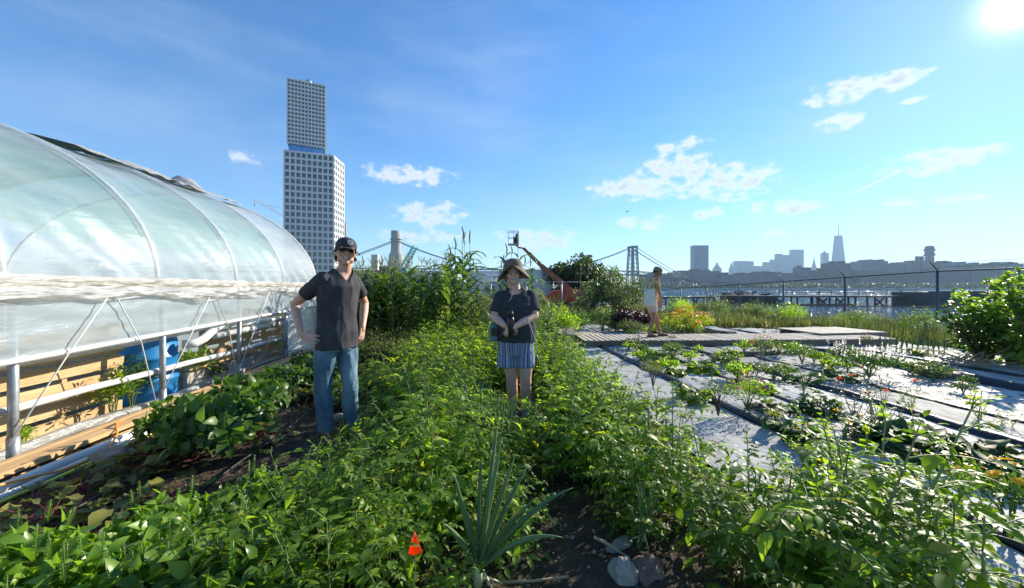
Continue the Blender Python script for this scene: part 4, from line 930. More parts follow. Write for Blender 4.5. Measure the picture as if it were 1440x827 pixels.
def compound(fo,st,p,d,L,r,lw=.5,pairs=3,seg=2,big=1):
    pts=arc(p,d,L,-.75*r.uniform(.5,1.3),5); st.tube(pts,[.0028*big,.0026*big,.002*big,.002*big,.0015*big,.001],3,cap=False)
    for k in range(pairs):
        t=.28+.62*k/pairs; i=t*5; a=int(i); q=pts[a].lerp(pts[min(a+1,5)],i-a); dd=(pts[min(a+1,5)]-pts[a]).normalized()
        x=dd.cross(UP); x=x.normalized() if x.length>.01 else V((1,0,0)); n=x.cross(dd)
        ll=L*r.uniform(.30,.40)*(1-.15*k)
        for sgn in(-1,1):
            dr=(dd*.55+x*sgn+UP*r.uniform(-.45,.2)).normalized(); fo.leaf(q,dr,n+rv(r)*.35,ll,ll*lw*.95,r.uniform(.2,1.1),3 if big>1 else seg,.3,0,(.85,.8,.38) if big>1 else (1.0,.6)); big>1 and [fo.leaf(q+dr*ll*.25,(dr*.6+dd*sg2).normalized(),n,ll*.36,ll*.2,.3,1,.2) for sg2 in(-1,1)]
            if r.random()<.5: fo.leaf(q+dd*L*.06,(dd*.3+x*sgn).normalized(),n+rv(r)*.4,ll*.4,ll*.25,.4,1,.2)
    dd=(pts[5]-pts[4]).normalized(); fo.leaf(pts[5],dd,UP+rv(r)*.3,L*.46,L*.25,r.uniform(.3,1),3,.3,0,(.8,.85,.4))
def tomato(seed,H=.58,Rr=.45,stems=8,lw=.52,step=.062,fruit=2,spread=1.0):
    r=random.Random(seed); fo=MB();st=MB();FR=[]
    for s in range(stems):
        a=2*PI*s/stems+r.uniform(-.4,.4); e=r.uniform(.35,1.35) if s else 1.5; Ls=H*r.uniform(.9,1.35)
        pts=arc((r.uniform(-.05,.05),r.uniform(-.05,.05),0),hdir(a,e),Ls,.35 if e<1 else -.3*spread,8); 
        st.tube(pts,[.007-.0006*i for i in range(9)],5,cap=False)
        n=int(Ls/step)
        for k in range(n):
            t=.12+.86*k/n; i=t*8; b=int(i); q=pts[b].lerp(pts[min(b+1,8)],i-b); dd=(pts[min(b+1,8)]-pts[b]).normalized()
            aa=k*2.4+r.uniform(-.4,.4); x=hdir(aa,r.uniform(-.1,.6)); d=(x+dd*.35).normalized()
            compound(fo,st,q,d,r.uniform(.15,.26)*(1-.35*max(0,t-.6)),r,lw)
        # tip tuft
        for k in range(3): compound(fo,st,pts[8],(dd+rv(r)*.7).normalized(),r.uniform(.05,.09),r,.4,2,1)
    for k in range(fruit):
        a=r.uniform(0,6.28); q=hdir(a)*r.uniform(.1,.3); fr=MB(); fr.ell((q.x,q.y,r.uniform(.12,.35)),r.uniform(.02,.032),10,8); FR.append(fr)
    return fo,st,FR
TOM=[]
for i in range(7):
    fo,st,fr=tomato(100+i,H=[.56,.62,.5,.66,.58,.54,.6][i]); TOM.append((fo.mesh('foliage',L_tom),st.mesh('stem',S_gr),[q.mesh('fruit',m_fruit) for q in fr]))
def plant(name,parts,loc,rz,sc,label,cat='plant',group=None,tilt=None):
    """parts: list of (part_name, mesh)"""
    r=empty(name,loc,rz,label,cat,group,sc)
    if tilt: r.rotation_euler.x,r.rotation_euler.y=tilt
    for n,me in parts:
        if me and len(me.polygons): link(n,me,r)
    return r
def tomrow(slist,Y0,Y1,dy,label,group,sc=(.85,1.15),skip=None):
    for s in slist:
        Y=Y0+R.uniform(0,dy)
        while Y<Y1:
            ss=s+R.uniform(-.1,.1); k=sc[0]+R.random()*(sc[1]-sc[0])
            if not(skip and skip(ss,Y)):
                m=TOM[R.randrange(7)]
                plant('tomato_plant',[('foliage',m[0]),('stem',m[1])]+([('fruit',q) for q in m[2]] if Y<4 else []),B(ss,Y,.03),R.uniform(0,6.28),k,label,'tomato plant',group,(R.uniform(-.12,.12),R.uniform(-.12,.12)))
            Y+=dy*R.uniform(.85,1.15)
skipL=lambda s,Y:(3.95>Y>2.2 and s<-.60)
tomrow((-.82,-.42),2.15,8.6,.40,'leafy tomato plant in the dense row between the man and the woman','tomato plants in the left row',skip=skipL)
tomrow((-.72,-.95),2.2,3.1,.33,'low tomato plant in front of the man\'s legs','low tomato plants in front of the man',(.42,.52))
tomrow((-.16,),4.7,8.4,.42,'leafy tomato plant in the dense row between the man and the woman','tomato plants in the left row',(.8,1.0))
tomrow((-.62,),1.3,2.3,.34,'low tomato plant left of the orange flag at the bottom of the photo','tomato plants around the flag',(.6,.75))
tomrow((.95,1.24),2.0,8.3,.38,'leafy tomato plant in the dense row right of the woman','tomato plants in the right row',(.78,1.0),skip=lambda s,Y:(s<1.15 and Y<2.3) or (s>1.65 and 2.6<Y<3.4) or (s>1.6 and Y>5.8))
tomrow((.72,),4.9,8.2,.42,'leafy tomato plant in the dense row right of the woman','tomato plants in the right row',(.8,1.0))
tomrow((1.75,),1.5,1.9,.4,'tomato plant at the edge of the white path','tomato plants at the edge of the white path',(.75,.9))
tomrow((1.2,1.6),1.15,1.95,.36,'tomato plant at the bottom of the photo between the stones and the white path','tomato plants in the lower right',(.8,.98))
tomrow((-.12,),2.1,4.7,.38,'leafy tomato plant in the dense row between the man and the woman','tomato plants in the left row',(.72,.9))
tomrow((.14,),2.05,3.6,.36,'small tomato plant beside the onions in front of the woman','small tomato plants beside the onions',(.55,.7))
tomrow((-.35,-.85),1.25,2.1,.34,'low tomato plant left of the orange flag at the bottom of the photo','tomato plants around the flag',(.6,.78),skip=lambda s,Y:abs(s+.31)<.17 and Y<1.6)
tomrow((.74,),1.95,2.4,.3,'small tomato plant behind the small onion and the stones','small tomato plants behind the stones',(.5,.6))
tomrow((.08,-.12),1.85,2.3,.3,'small tomato plant just behind the large onion','small tomato plants behind the large onion',(.5,.62))
plant('tomato_plant',[('foliage',TOM[2][0]),('stem',TOM[2][1])],W(628,1.5,z=.02),1,.42,'small tomato plant between the orange flag and the large onion','tomato plant')
tomrow((.82,),2.35,3.7,.4,'leafy tomato plant in the dense row right of the woman','tomato plants in the right row',(.8,1.0))
tomrow((.3,),5.0,8.2,.45,'tomato plant behind the woman where the two rows meet','tomato plants behind the woman',(.8,1.0))
# tall leggy plants at lower right
fo=MB();st=MB();r2=random.Random(5)
def leggy(seed,H,stems,lean,big=1.25):
    r=random.Random(seed); fo=MB();st=MB()
    for s in range(stems):
        a=r.uniform(0,6.28); pts=arc((r.uniform(-.08,.08),r.uniform(-.08,.08),0),(hdir(a,1.1)+lean*r.uniform(.3,1)).normalized(),H*r.uniform(.75,1.15),.2,9)
        st.tube(pts,[.010-.0008*i for i in range(10)],6,cap=False)
        for k in range(int(H/.055)):
            t=.15+.83*k/(H/.055); i=t*9; b=int(i); q=pts[b].lerp(pts[min(b+1,9)],i-b); dd=(pts[min(b+1,9)]-pts[b]).normalized()
            d=(hdir(k*2.4+r.uniform(-.3,.3),.35)+dd*.3).normalized(); compound(fo,st,q,d,r.uniform(.14,.24)*big*.75,r,.52,2 if r.random()<.6 else 3,3,1.3)
        for k in range(3): compound(fo,st,pts[9],(dd+rv(r)*.6).normalized(),.09,r,.45,2,2)
    return [('foliage',fo.mesh('foliage',L_tom)),('stem',st.mesh('stem',S_pale))]
plant('tomato_plant',leggy(31,.80,4,V((.55,.1,.1))),W(1222,1.62,z=.05),0,1,'tall leggy plant with a thick pale stem leaning right over the white path','tomato plant')
plant('tomato_plant',leggy(32,.62,5,V((.5,-.1,0))),W(1330,1.32,z=.05),1,1,'leggy tomato plant in the bottom right corner of the photo','tomato plant')
plant('tomato_plant',leggy(33,.56,5,V((.2,0,0))),W(1100,1.62,z=.05),2,1,'upright tomato plant left of the tall leggy one','tomato plant')
plant('tomato_plant',leggy(34,.52,4,V((.4,0,0))),W(1235,2.15,z=.05),2.4,1,'smaller tomato plant behind the tall leggy one, overhanging the white path','tomato plant')
#plant('tomato_plant',leggy(35,.52,4,V((.4,0,0))),W(1010,2.35,z=.05),3.4,1,'tomato plant whose shoots reach over the grey white path from the left','tomato plant')
# ---------- generic bush
def bush(seed,rx,ry,H,n,LL,LW,Lm,Sm,shell=.5,curl=.6,seg=2,up=.35,stems=7,base=.0,droop=0,flower=None,fn=0,fsz=.02,top=True,fold=.25,stemr=.006,leafup=None):
    r=random.Random(seed); fo=MB();st=MB();fl=MB()
    tips=[]
    for s in range(stems):
        a=2*PI*s/stems+r.uniform(-.4,.4); k=math.sqrt((s+.5)/stems); e=V((rx*.75*k*math.cos(a),ry*.75*k*math.sin(a),base+(H-base)*r.uniform(.6,.95)*math.sqrt(max(.15,1-(k*.75)**2))))
        m=e*.5+V((0,0,H*.08))-V((e.x,e.y,0))*.15; pts=[V((0,0,0)),m*.6,m,(m+e)/2+rv(r)*H*.03,e]; st.tube(pts,[stemr,stemr*.9,stemr*.75,stemr*.55,stemr*.3],5,cap=False); tips.append(pts)
    cl=[(rv(r),r.uniform(.7,1.25)) for _ in range(12)]
    for k in range(n):
        d=rv(r); 
        if d.z<-.25: d.z*=-.6
        q=(shell+(1-shell)*r.random()**.6)
        lump=1+.22*max(-.8,min(1,2*mn.noise(V((d.x*2.2+seed,d.y*2.2,d.z*2.2)))))
        p=V((d.x*rx,d.y*ry,0))*q*lump; p.z=base+(H-base)*(.5+.5*d.z*q*lump)
        n_=V((d.x,d.y,d.z+.4)).normalized()
        dr=(V((d.x,d.y,0))*(.8)+UP*(up+r.uniform(-.5,.5))+rv(r)*.7).normalized()
        if leafup: dr=(UP*leafup+rv(r)).normalized()
        sz=r.uniform(.65,1.2); fo.leaf(p,dr,n_+rv(r)*.5,LL*sz,LW*sz,r.uniform(.1,curl*1.6),seg,fold)
    if flower:
        for k in range(fn):
            d=rv(r); d.z=abs(d.z)*1.2+.1; d.normalize(); p=V((d.x*rx*1.0,d.y*ry*1.0,base+(H-base)*(.5+.53*d.z)))
            if not top: p*= .9
            p.z+=r.uniform(0,.05); st.tube([p-UP*.06-V((d.x,d.y,0))*.02,p],.0015,3,cap=False)
            blossom(fl,p,(d+UP*.6+rv(r)*.3).normalized(),fsz*r.uniform(.8,1.2),r)
    out=[('foliage',fo.mesh('foliage',Lm)),('stem',st.mesh('stem',Sm))]
    if flower: out.append(('flowers',fl.mesh('flowers',flower)))
    return out
def blossom(fl,p,n,sz,r,pet=7):
    x=n.orthogonal().normalized(); y=n.cross(x)
    for j in range(pet):
        a=2*PI*j/pet+r.random()*.3; fl.leaf(p,(x*math.cos(a)+y*math.sin(a)+n*.25).normalized(),n,sz,sz*.8,.3,1,.1)
    fl.ell(p+n*sz*.12,(sz*.28,)*3,6,4)
def at(px,py,h=.07):
    Y=F*(CH-h)/(py-HZ); return W(px,Y,z=h)
# basil at lower left
BAS=[]
for i in range(4):
    r=random.Random(300+i); prt=bush(300+i,.20,.20,.36,420,.075,.042,L_bas,S_gr,.35,.9,3,.3,9)
    sps=[]
    for k in range(7):
        sp=MB(); sps.append(sp)
        a=r.uniform(0,6.28); q=hdir(a)*r.uniform(.02,.16); z0=.3+r.uniform(-.03,.04); h=r.uniform(.06,.14)
        pts=[V((q.x,q.y,z0)),V((q.x*1.1,q.y*1.1,z0+h))]; sp.tube(pts,.0025,4)
        for j in range(8):
            t=j/8; p=pts[0].lerp(pts[1],.2+.8*t)
            for w in range(4): sp.leaf(p,hdir(w*1.57+j*.8,.5),UP,.014*(1.2-t*.5),.010,.3,1,.2)
    BAS.append(prt+[('flower_spike',sp.mesh('flower_spike',L_bas)) for sp in sps])
i=0
for s in (-1.75,-1.45,-1.15,-.9):
    for Y in (1.12,1.42,1.72,2.0):
        if s>-1.0 and Y>1.8: continue
        if s<-1.6 and Y>1.5: continue
        if s<-1.3 and Y>1.8: continue
        plant('basil_plant',BAS[i%4],B(s+R.uniform(-.06,.06),Y+R.uniform(-.06,.06),.02),R.uniform(0,6.28),R.uniform(.8,1.08),'bright green basil plant in the patch at lower left','basil plant','basil plants at lower left'); i+=1
# beets
def beet(seed,n=11):
    r=random.Random(seed); fo=MB();st=MB()
    for k in range(n):
        a=k*2.4+r.uniform(-.3,.3); e=r.uniform(.25,1.1); L=r.uniform(.1,.2); pts=arc((0,0,0),hdir(a,e),L,-.7,4); st.tube(pts,[.005,.004,.0035,.003,.002],4,cap=False)
        d=(pts[4]-pts[3]).normalized(); fo.leaf(pts[4],d,UP+rv(r)*.5,r.uniform(.13,.22),r.uniform(.06,.10),r.uniform(.6,1.9),5,.3,0,(.5,.95,1,.8,.45),.012)
    return [('foliage',fo.mesh('foliage',L_beet)),('stem',st.mesh('stem',S_red))]
BT=[beet(400+i) for i in range(5)]; i=0
for s in (-2.62,-2.42,-2.22,-2.02,-1.84):
    Y=1.3+R.random()*.2
    while Y<3.6:
        if not(s>-2.2 and 2.5<Y<3.4) and not (s>-1.95 and Y<1.5):
            plant('beet_plant',BT[i%5],B(s+R.uniform(-.08,.08),Y,.03),R.uniform(0,6.28),R.uniform(.6,.95),'wilting beet with red stems on the dark soil between basil and greenhouse','beet plant','beet plants beside the greenhouse'); i+=1
        Y+=R.uniform(.15,.24)
# broad dark shrubs left of the man
BIG=[bush(500+i,.32,.34,.46,480,.115,.062,L_dark,S_gr,.4,1.0,3,.2,9,droop=1) for i in range(3)]
for k,(s,Y,sc,lb) in enumerate([(-2.35,3.15,.95,'dark broad-leaved bush nearest the flat brown stone'),(-1.98,3.0,1.0,'dark broad-leaved bush left of the man, nearest the camera'),(-2.15,3.55,1.05,'dark broad-leaved bush behind the other two near the greenhouse board'),
    (-2.35,4.6,.85,'dark leafy bush by the pale soil left of the man'),(-2.1,5.1,.9,'dark leafy bush just left of the man\'s jeans'),(-2.5,5.7,.8,'dark leafy bush near the far greenhouse posts'),(-1.9,6.1,.9,'dark leafy bush hidden partly behind the man')]):
    plant('leafy_bush',BIG[k%3],B(s,Y,.02),k*1.3,sc,lb,'bush')
LOW=[bush(520+i,.22,.22,.2,150,.10,.055,L_beet if i else L_dark,S_red,.2,1.0,3,.1,7) for i in range(3)]
for k in range(26):
    s=R.uniform(-2.7,-1.45); Y=R.uniform(3.6,7.8)
    plant('low_leafy_plant',LOW[k%3],B(s,Y,.02),R.uniform(0,6),R.uniform(.7,1.15),'low leafy plant on the soil strip between the man and the greenhouse','plant','low leafy plants along the greenhouse side')
for k in range(16):
    s=R.uniform(-1.6,-.95); Y=R.uniform(4.6,8.0)
    plant('low_leafy_plant',LOW[k%3],B(s,Y,.02),R.uniform(0,6),R.uniform(.6,1.0),'low weed among the stones just right of the man','plant','low weeds on the stony path')
# weeds inside the greenhouse opening
WD=[bush(540+i,.16,.22,.62,330,.075,.022,L_dark if i else L_tom,S_gr,.1,.8,2,.4,6) for i in range(2)]
for k,(s,Y,sc,lb) in enumerate([(-3.62,3.85,.9,'feathery green weed against the near pallet inside the greenhouse'),(-3.72,4.15,1.0,'tall weed in front of the left side of the blue barrel'),(-3.78,5.15,1.0,'dark weed between the blue barrel and the pallet right of it'),(-3.6,5.4,.55,'small weed at the foot of the pallet right of the barrel'),(-3.66,3.1,.45,'low weed beside the first steel post')]):
    plant('weed',WD[k%2],B(s,Y,0),k,sc,lb,'weed')
# feathery bush (behind the man's hand)
FE=[bush(560+i,.42,.42,.75,1500,.055,.010,L_fern,S_pale,.25,.4,1,.8,14,leafup=1.3) for i in range(2)]
for k,(px,Y,sc,lb) in enumerate([(528,6.0,.95,'feathery yellow-green bush just right of the man'),(562,6.3,.9,'second feathery bush, farther right of the man toward the tomatoes'),(500,6.6,1.0,'feathery bush partly hidden behind the man')]):
    plant('feathery_bush',FE[k%2],W(px,Y,z=0),k,sc,lb,'bush')
# ---------- corn and sorghum
def corn(seed,H,head='tassel',nl=12,lw=.09):
    r=random.Random(seed); fo=MB();st=MB();hd=MB()
    pts=arc((0,0,0),(r.uniform(-.05,.05),r.uniform(-.05,.05),1),H,.1,8); st.tube(pts,[.013]*5+[.010,.008,.006,.004],7)
    for k in range(nl):
        t=.08+.82*k/nl; i=t*8; b=int(i); q=pts[b].lerp(pts[min(b+1,8)],i-b); a=k*PI+r.uniform(-.5,.5)+seed
        fo.leaf(q,hdir(a,1.05),hdir(a+PI,.5),r.uniform(.5,.8)*(1-.4*max(0,t-.6)),lw*r.uniform(.8,1.2),r.uniform(1.5,2.6),7,.35,0,(.7,.95,1,.95,.8,.6,.35),.004)
    tp=pts[8]
    if head=='tassel':
        for k in range(8): hd.tube(arc(tp,hdir(k*.8,1.15),r.uniform(.14,.22),-.5,4),[.004,.005,.004,.004,.002],4)
    else:
        n=14; Lh=r.uniform(.2,.3); c=[tp+UP*Lh*j/n+V((.02*math.sin(j*.3)*1,0,0)) for j in range(n+1)]
        hd.tube(c,[.004+.013*math.sin(PI*min(1,(j+.6)/n))**.6 for j in range(n+1)],8)
        for j in range(110):
            t=r.random(); p=c[int(t*n)]; d=hdir(r.uniform(0,6.3),.6); hd.leaf(p+d*.01,d,UP,.016,.007,0,1,.1)
    return [('foliage',fo.mesh('foliage',L_corn)),('stalk',st.mesh('stalk',S_gr)),('seed_head',hd.mesh('seed_head',S_pale))]
CN=[corn(600+i,1.6+.08*i,'tassel',17) for i in range(4)]; SG=[corn(620+i,1.95+.1*i,'head',18,.075) for i in range(4)]
for k in range(60):
    px=R.uniform(498,632); Y=R.uniform(6.9,9.6)
    plant('corn_plant',CN[k%4],W(px,Y,z=0),R.uniform(0,6.28),R.uniform(.85,1.02)*(1.0 if Y<8.5 else 1.08),'leafy corn plant in the thick stand right of the man','corn plant','corn plants in the stand right of the man')
for k in range(11):
    px=[636,642,650,655,660,668,632,646,664,672,628][k]; Y=[7.2,7.6,7.3,7.9,7.5,7.4,8.2,8.4,8.6,7.8,7.7][k]
    plant('sorghum_plant',SG[k%4],W(px,Y,z=0),R.uniform(0,6.28),[1.0,1.03,1.07,1.0,.95,.84,.9,1.02,1.0,.8,.8][k],'tall sorghum with upright seed head left of the woman','sorghum plant','sorghum plants left of the woman')
for k in range(7):
    px=[706,714,724,733,740,746,700][k]; Y=[9.0,8.8,9.2,9.0,9.4,8.8,9.3][k]
    plant('sorghum_plant',SG[k%4],W(px,Y,z=0),R.uniform(0,6.28),[.98,1.04,1.0,1.06,1.0,.9,.85][k],'tall sorghum with pointed seed head right behind the woman\'s hat','sorghum plant','sorghum plants behind the woman')
plant('sorghum_plant',SG[1],W(513,7.4,z=0),1,.86,'lone sorghum head rising from the corn near the man','sorghum plant')
plant('sorghum_plant',SG[2],W(543,7.6,z=0),1,.84,'lone sorghum head rising from the middle of the corn','sorghum plant')
# thin weeds left of the woman
TW=[bush(640+i,.3,.3,1.25,500,.07,.016,L_grey,S_pale,.1,.7,2,.5,9) for i in range(2)]
for k,(px,Y) in enumerate([(680,8.2),(688,8.8),(672,9.2),(760,9.4),(772,10.2),(694,9.6)]):
    plant('tall_weed',TW[k%2],W(px,Y,z=0),k,[.95,1.05,1.0,.8,.85,1.0][k],['thin tall weed between the sorghum and the woman','taller thin weed close behind the woman\'s shoulder','thin weed at the back of the sorghum','wispy weed right of the woman','second wispy weed right of the woman, farther back','wispy weed hidden half behind the woman'][k],'weed')
# ---------- onions
def onion(tips,base=(0,0,0),r0=.0095,leek=True):
    fo=MB();nk=MB(); b=V(base)
    for (tx,ty,tz,sag) in tips:
        t=V((tx,ty,tz)); mid=(b+t)/2+UP*sag+V((0,0,0)); k=9; pts=[]
        for i in range(k+1):
            u=i/k; pts.append(b*(1-u)**2+mid*2*u*(1-u)+t*u*u)
        rr=[r0*(.75+.5*math.sin(PI*min(1,.25+.6*i/k)))*(1-(i/k)**5*.93) for i in range(k+1)]
        fo.tube(pts,rr,7)
    nk.tube([b-UP*.06,b+UP*.0,b+UP*.05],[r0*2.3,r0*2.1,r0*1.5],12)
    for k in range(4): nk.tube(arc(b+UP*.02*k-UP*.03,hdir(k*1.7+.3,-.1),.12,-.6,5),[.008,.008,.007,.005,.004,.002],5)
    return [('leaves',fo.mesh('leaves',L_oni)),('neck',nk.mesh('neck',S_neck))]
S_neck=mat('onion_neck',(.45,.48,.20),.5,col2=(.62,.62,.38),scale=14)
def tp(px,py,Y,o): 
    p=W(px,Y,py)-V(o); return p
o=W(672,1.66,z=.13)
tips=[(*tp(638,666,1.6,o),.03),(*tp(706,612,1.72,o),.02),(*tp(724,642,1.8,o),.03),(*tp(742,655,1.85,o),.04),(*tp(806,686,1.72,o),.10),(*tp(792,756,1.6,o),.11),(*tp(754,700,1.75,o),.05),(*tp(690,690,1.6,o),.02),(*tp(658,720,1.55,o),.02),(*tp(700,600,2.0,o),.02),(*tp(735,718,1.55,o),.05),(*tp(676,640,1.9,o),.02),(*tp(716,668,1.5,o),.04),(*tp(622,735,1.5,o),.05)]
plant('onion_plant',onion(tips),o,0,1,'large onion with thick blue-green leaves beside the orange flag','onion plant')
def onr(seed,n,H,sp,r0=.008):
    r=random.Random(seed); return onion([(r.uniform(-sp,sp),r.uniform(-sp,sp),H*r.uniform(.65,1.05),.04) for k in range(n)],(0,0,.04),r0)
ON=[onr(700+i,10,.48,.15) for i in range(3)]
plant('onion_plant',ON[0],W(905,2.0,z=.04),1,.72,'small onion by the stones in front of the lower right tomatoes','onion plant')
for k,(px,Y,lb) in enumerate([(678,3.0,'onion clump with upright blue-green leaves left of the woman\'s legs'),(690,3.25,'second onion clump, right behind the first one left of the woman'),(668,3.5,'onion clump at the left end of the group before the woman'),(700,2.85,'onion clump closest to the woman\'s feet')]):
    plant('onion_plant',ON[k%3],W(px,Y,z=.04),k,1.1,lb,'onion plant')
SO=[onr(710+i,5,.26,.06,.005) for i in range(3)]
for k in range(13):
    plant('onion_plant',SO[k%3],W(1238+k*7.5,8.0+.12*math.sin(k)-.03*k,z=.07),k,1.15,'thin onion in the row on the white sheet behind the purple flowers','onion plant','row of thin onions behind the purple flowers')
for k,(px,py,lb) in enumerate([(1001,540,'thin onion shoots left of the pink flowers'),(1130,556,'thin shoots at the left edge of the squash bed'),(1162,600,'single thin shoots beside the yellow squash flowers'),(1188,640,'thin shoots near the lower squash plant')]):
    plant('onion_plant',SO[k%3],at(px,py),k,.9,lb,'onion plant')
# survey flag
m_flag=leaf_mat('orange_plastic',(.95,.13,.01),(.95,.13,.01),.5,(1.05,1.5,1))
r=empty('marker_flag',W(584,1.55,z=.125),0,'small fluorescent orange triangular flag on a wire among the tomatoes','flag')
mb=MB(); vs=[(-.029,.0,.155),(.029,-.004,.163),(.0,-.012,.155),(-.003,.002,.245),(.006,-.004,.20)]; vs2=[(a,b+.0012,c) for a,b,c in vs]
mb.add(vs+vs2,[(0,2,3),(2,1,3),(5,8,7),(7,8,6),(0,5,7,2),(2,7,6,1),(1,6,8,3),(3,8,5,0)]); mb.build('flag',m_flag,r)
mb=MB(); mb.tube([(0,0,-.15),(0,0,.16),(-.002,0,.235)],.0015,5); mb.build('wire',m_steel,r)
# wooden stake & dry stalks
def stick(name,a,b,rad,m,label,cat):
    a=V(a);b=V(b); mb=MB(); d=b-a; mb.tube([(0,0,0),d*.5+rv()*.01,d],rad,7); o=mb.build(name,m); o.location=a; return tag(o,label,cat)
stick('garden_stake',W(786,3.3,z=.05),W(815,3.0,585),.014,S_dry,'pale wooden stake leaning among the tomatoes right of the woman','stake')
stick('garden_stake',W(898,8.2,z=0),W(899,8.2,468),.012,S_dry,'thin upright stake in front of the boardwalk','stake')
stick('dry_stick',W(835,1.9,z=.12),W(880,1.85,z=.06),.007,S_dry,'dry pale stick on the dark soil by the small onion','stick')
stick('dry_stick',W(702,1.7,z=.05),W(800,1.72,z=.06),.006,S_dry,'dry fallen stalk lying to the right of the large onion','stick')
DB=bush(650,.12,.12,.34,260,.08,.008,leaf_mat('dry_leaf',(.22,.10,.05),(.42,.25,.13),.3,(1.4,1.2,1)),S_dry,.1,.5,1,.8,8)
plant('dead_plant',DB,W(541,5.0,z=.0),0,1,'brown dried-up plant on the stony path right of the man','dead plant')
# ---------- plants on the white beds
def rosette(seed,n,L,LW,H,Lm,Sm,petiole=.5,curl=1.0,wav=.01,prof=(.6,1,.95,.6),yel=None,fn=0,e0=.2,e1=1.2):
    r=random.Random(seed); fo=MB();st=MB();fl=MB()
    for k in range(n):
        a=k*2.4+r.uniform(-.3,.3); e=r.uniform(e0,e1); pl=L*petiole*r.uniform(.7,1.2)+H*.3; pts=arc((r.uniform(-.03,.03),r.uniform(-.03,.03),0),hdir(a,e),pl,-.3,4)
        st.tube(pts,[.006,.005,.004,.004,.003],5,cap=False); d=(pts[4]-pts[3]+hdir(a,-.1)*.05).normalized()
        fo.leaf(pts[4]-d*.02,d,UP+rv(r)*.4,L*r.uniform(.7,1.15),LW*r.uniform(.7,1.15),curl*r.uniform(.3,1.3),4,.22,0,prof,wav)
    for k in range(fn):
        p=hdir(r.uniform(0,6.28))*r.uniform(.03,L*.8)+UP*H*r.uniform(.4,1.0); st.tube([V((0,0,0)),p*.7,p],.003,4); blossom(fl,p,(UP+rv(r)*.6).normalized(),.035,r,5)
    out=[('foliage',fo.mesh('foliage',Lm)),('stem',st.mesh('stem',Sm))]
    if fn: out.append(('flowers',fl.mesh('flowers',yel)))
    return out
SQ=[rosette(800+i,70,.125,.13,.25,L_squ,S_gr,.8,1.1,.012) for i in range(2)]; SQF=rosette(803,34,.13,.14,.2,L_squ,S_gr,.8,1.1,.012,yel=P_yel,fn=3)
CB=[rosette(810+i,22,.15,.13,.16,L_tom,S_gr,.4,.9,.012) for i in range(2)]; SQS=rosette(806,16,.12,.13,.16,L_squ,S_gr,.7,1.0,.012)
LT=rosette(820,26,.11,.10,.12,L_lime,S_pale,.3,.8,.012)
def P(name,parts,px,py,sc,label,cat,group=None,rz=None,h=.07): 
    return plant(name,parts,at(px,py,h),rz if rz is not None else R.uniform(0,6.28),sc,label,cat,group)
P('squash_plant',SQ[0],1290,640,1.15,'big dark-leaved squash plant nearest the camera on the right beds','squash plant')
P('squash_plant',SQ[1],1238,622,1.0,'big squash plant just left of the largest one','squash plant')
P('squash_plant',SQ[1],1400,668,1.05,'broad squash plant at the right edge above the yellow marigolds','squash plant')
P('squash_plant',SQ[0],1150,580,.85,'mid-sized squash plant on the holed bed right of the pink flowers','squash plant')
P('squash_plant',SQF,1135,622,.85,'squash plant with yellow flowers at the near end of the holed bed','squash plant')
P('squash_plant',SQF,1170,668,.8,'low squash plant with yellow flowers half behind the tomato shoots','squash plant')
P('squash_plant',SQS,1090,580,1.1,'small squash mound left of the mid-sized squash plant','squash plant')
P('squash_plant',SQS,1105,605,1.1,'small squash mound beside the dark reddish stone','squash plant')
P('squash_plant',SQS,1132,538,1.2,'low squash leaves along the near edge of the grey path','squash plant')
P('squash_plant',SQS,1180,533,1.3,'spreading leaves just left of the purple flower spikes','squash plant')
P('cabbage_plant',CB[0],976,560,1.1,'young cabbage plant with wide leaves next to the small tree-like herb','cabbage')
P('cabbage_plant',CB[1],985,524,1.25,'leafy cabbage behind the one nearest the path','cabbage')
P('cabbage_plant',CB[0],930,512,1.2,'cabbage plant at the left edge of the near squash bed','cabbage')
P('cabbage_plant',CB[1],1075,548,.9,'small cabbage right of the pink flowers','cabbage')
P('cabbage_plant',CB[1],1018,505,1.0,'cabbage plant close behind the flat grey stone','cabbage')
P('lettuce_plant',LT,916,500,1.1,'lime-yellow lettuce nearest the boardwalk on the left','lettuce')
P('lettuce_plant',LT,950,528,1.2,'lime-yellow lettuce in front of the cabbages','lettuce')
P('lettuce_plant',LT,1292,498,1.2,'lime green plant beside the dark stone pot','lettuce')
SH=[bush(830+i,.16,.16,.34,520,.035,.008,L_fern if i else L_dark,S_wood,.2,.5,1,.8,8,base=.08) for i in range(2)]
P('herb_bush',SH[0],1010,585,1.05,'small tree-shaped herb with a bare stem in the holed bed','herb')
P('herb_bush',SH[0],946,507,1.0,'small dark upright herb right of the lime lettuce','herb')
P('herb_bush',SH[1],918,545,1.0,'feathery herb among the plants at the left edge of the holed bed','herb')
P('herb_bush',SH[1],1090,600,.5,'tiny feathery herb near the black fabric edge','herb')
PK=bush(840,.22,.22,.36,700,.04,.010,L_tom,S_gr,.3,.5,1,.7,9,flower=P_pink,fn=26,fsz=.022)
P('pink_flower_bush',PK,1052,578,1.0,'round bush topped with bright pink flowers in the holed bed','flowering bush')
PK2=bush(841,.10,.10,.26,200,.04,.010,L_fern,S_gr,.3,.5,1,.7,5,flower=P_pink,fn=8,fsz=.02)
P('pink_flower_bush',PK2,946,483,.9,'little plant with a few pink flowers growing up beside the boardwalk edge','flowering plant')
P('pink_flower_bush',PK2,1218,487,1.1,'pale pink flowering plant behind the purple flower spikes','flowering plant')
OB=bush(842,.26,.24,.40,420,.06,.022,L_grey,S_pale,.2,.6,2,.6,9,flower=P_org,fn=9,fsz=.032)
P('orange_flower_bush',OB,1072,506,1.0,'pale bush with orange flowers in front of the boardwalk','flowering bush')
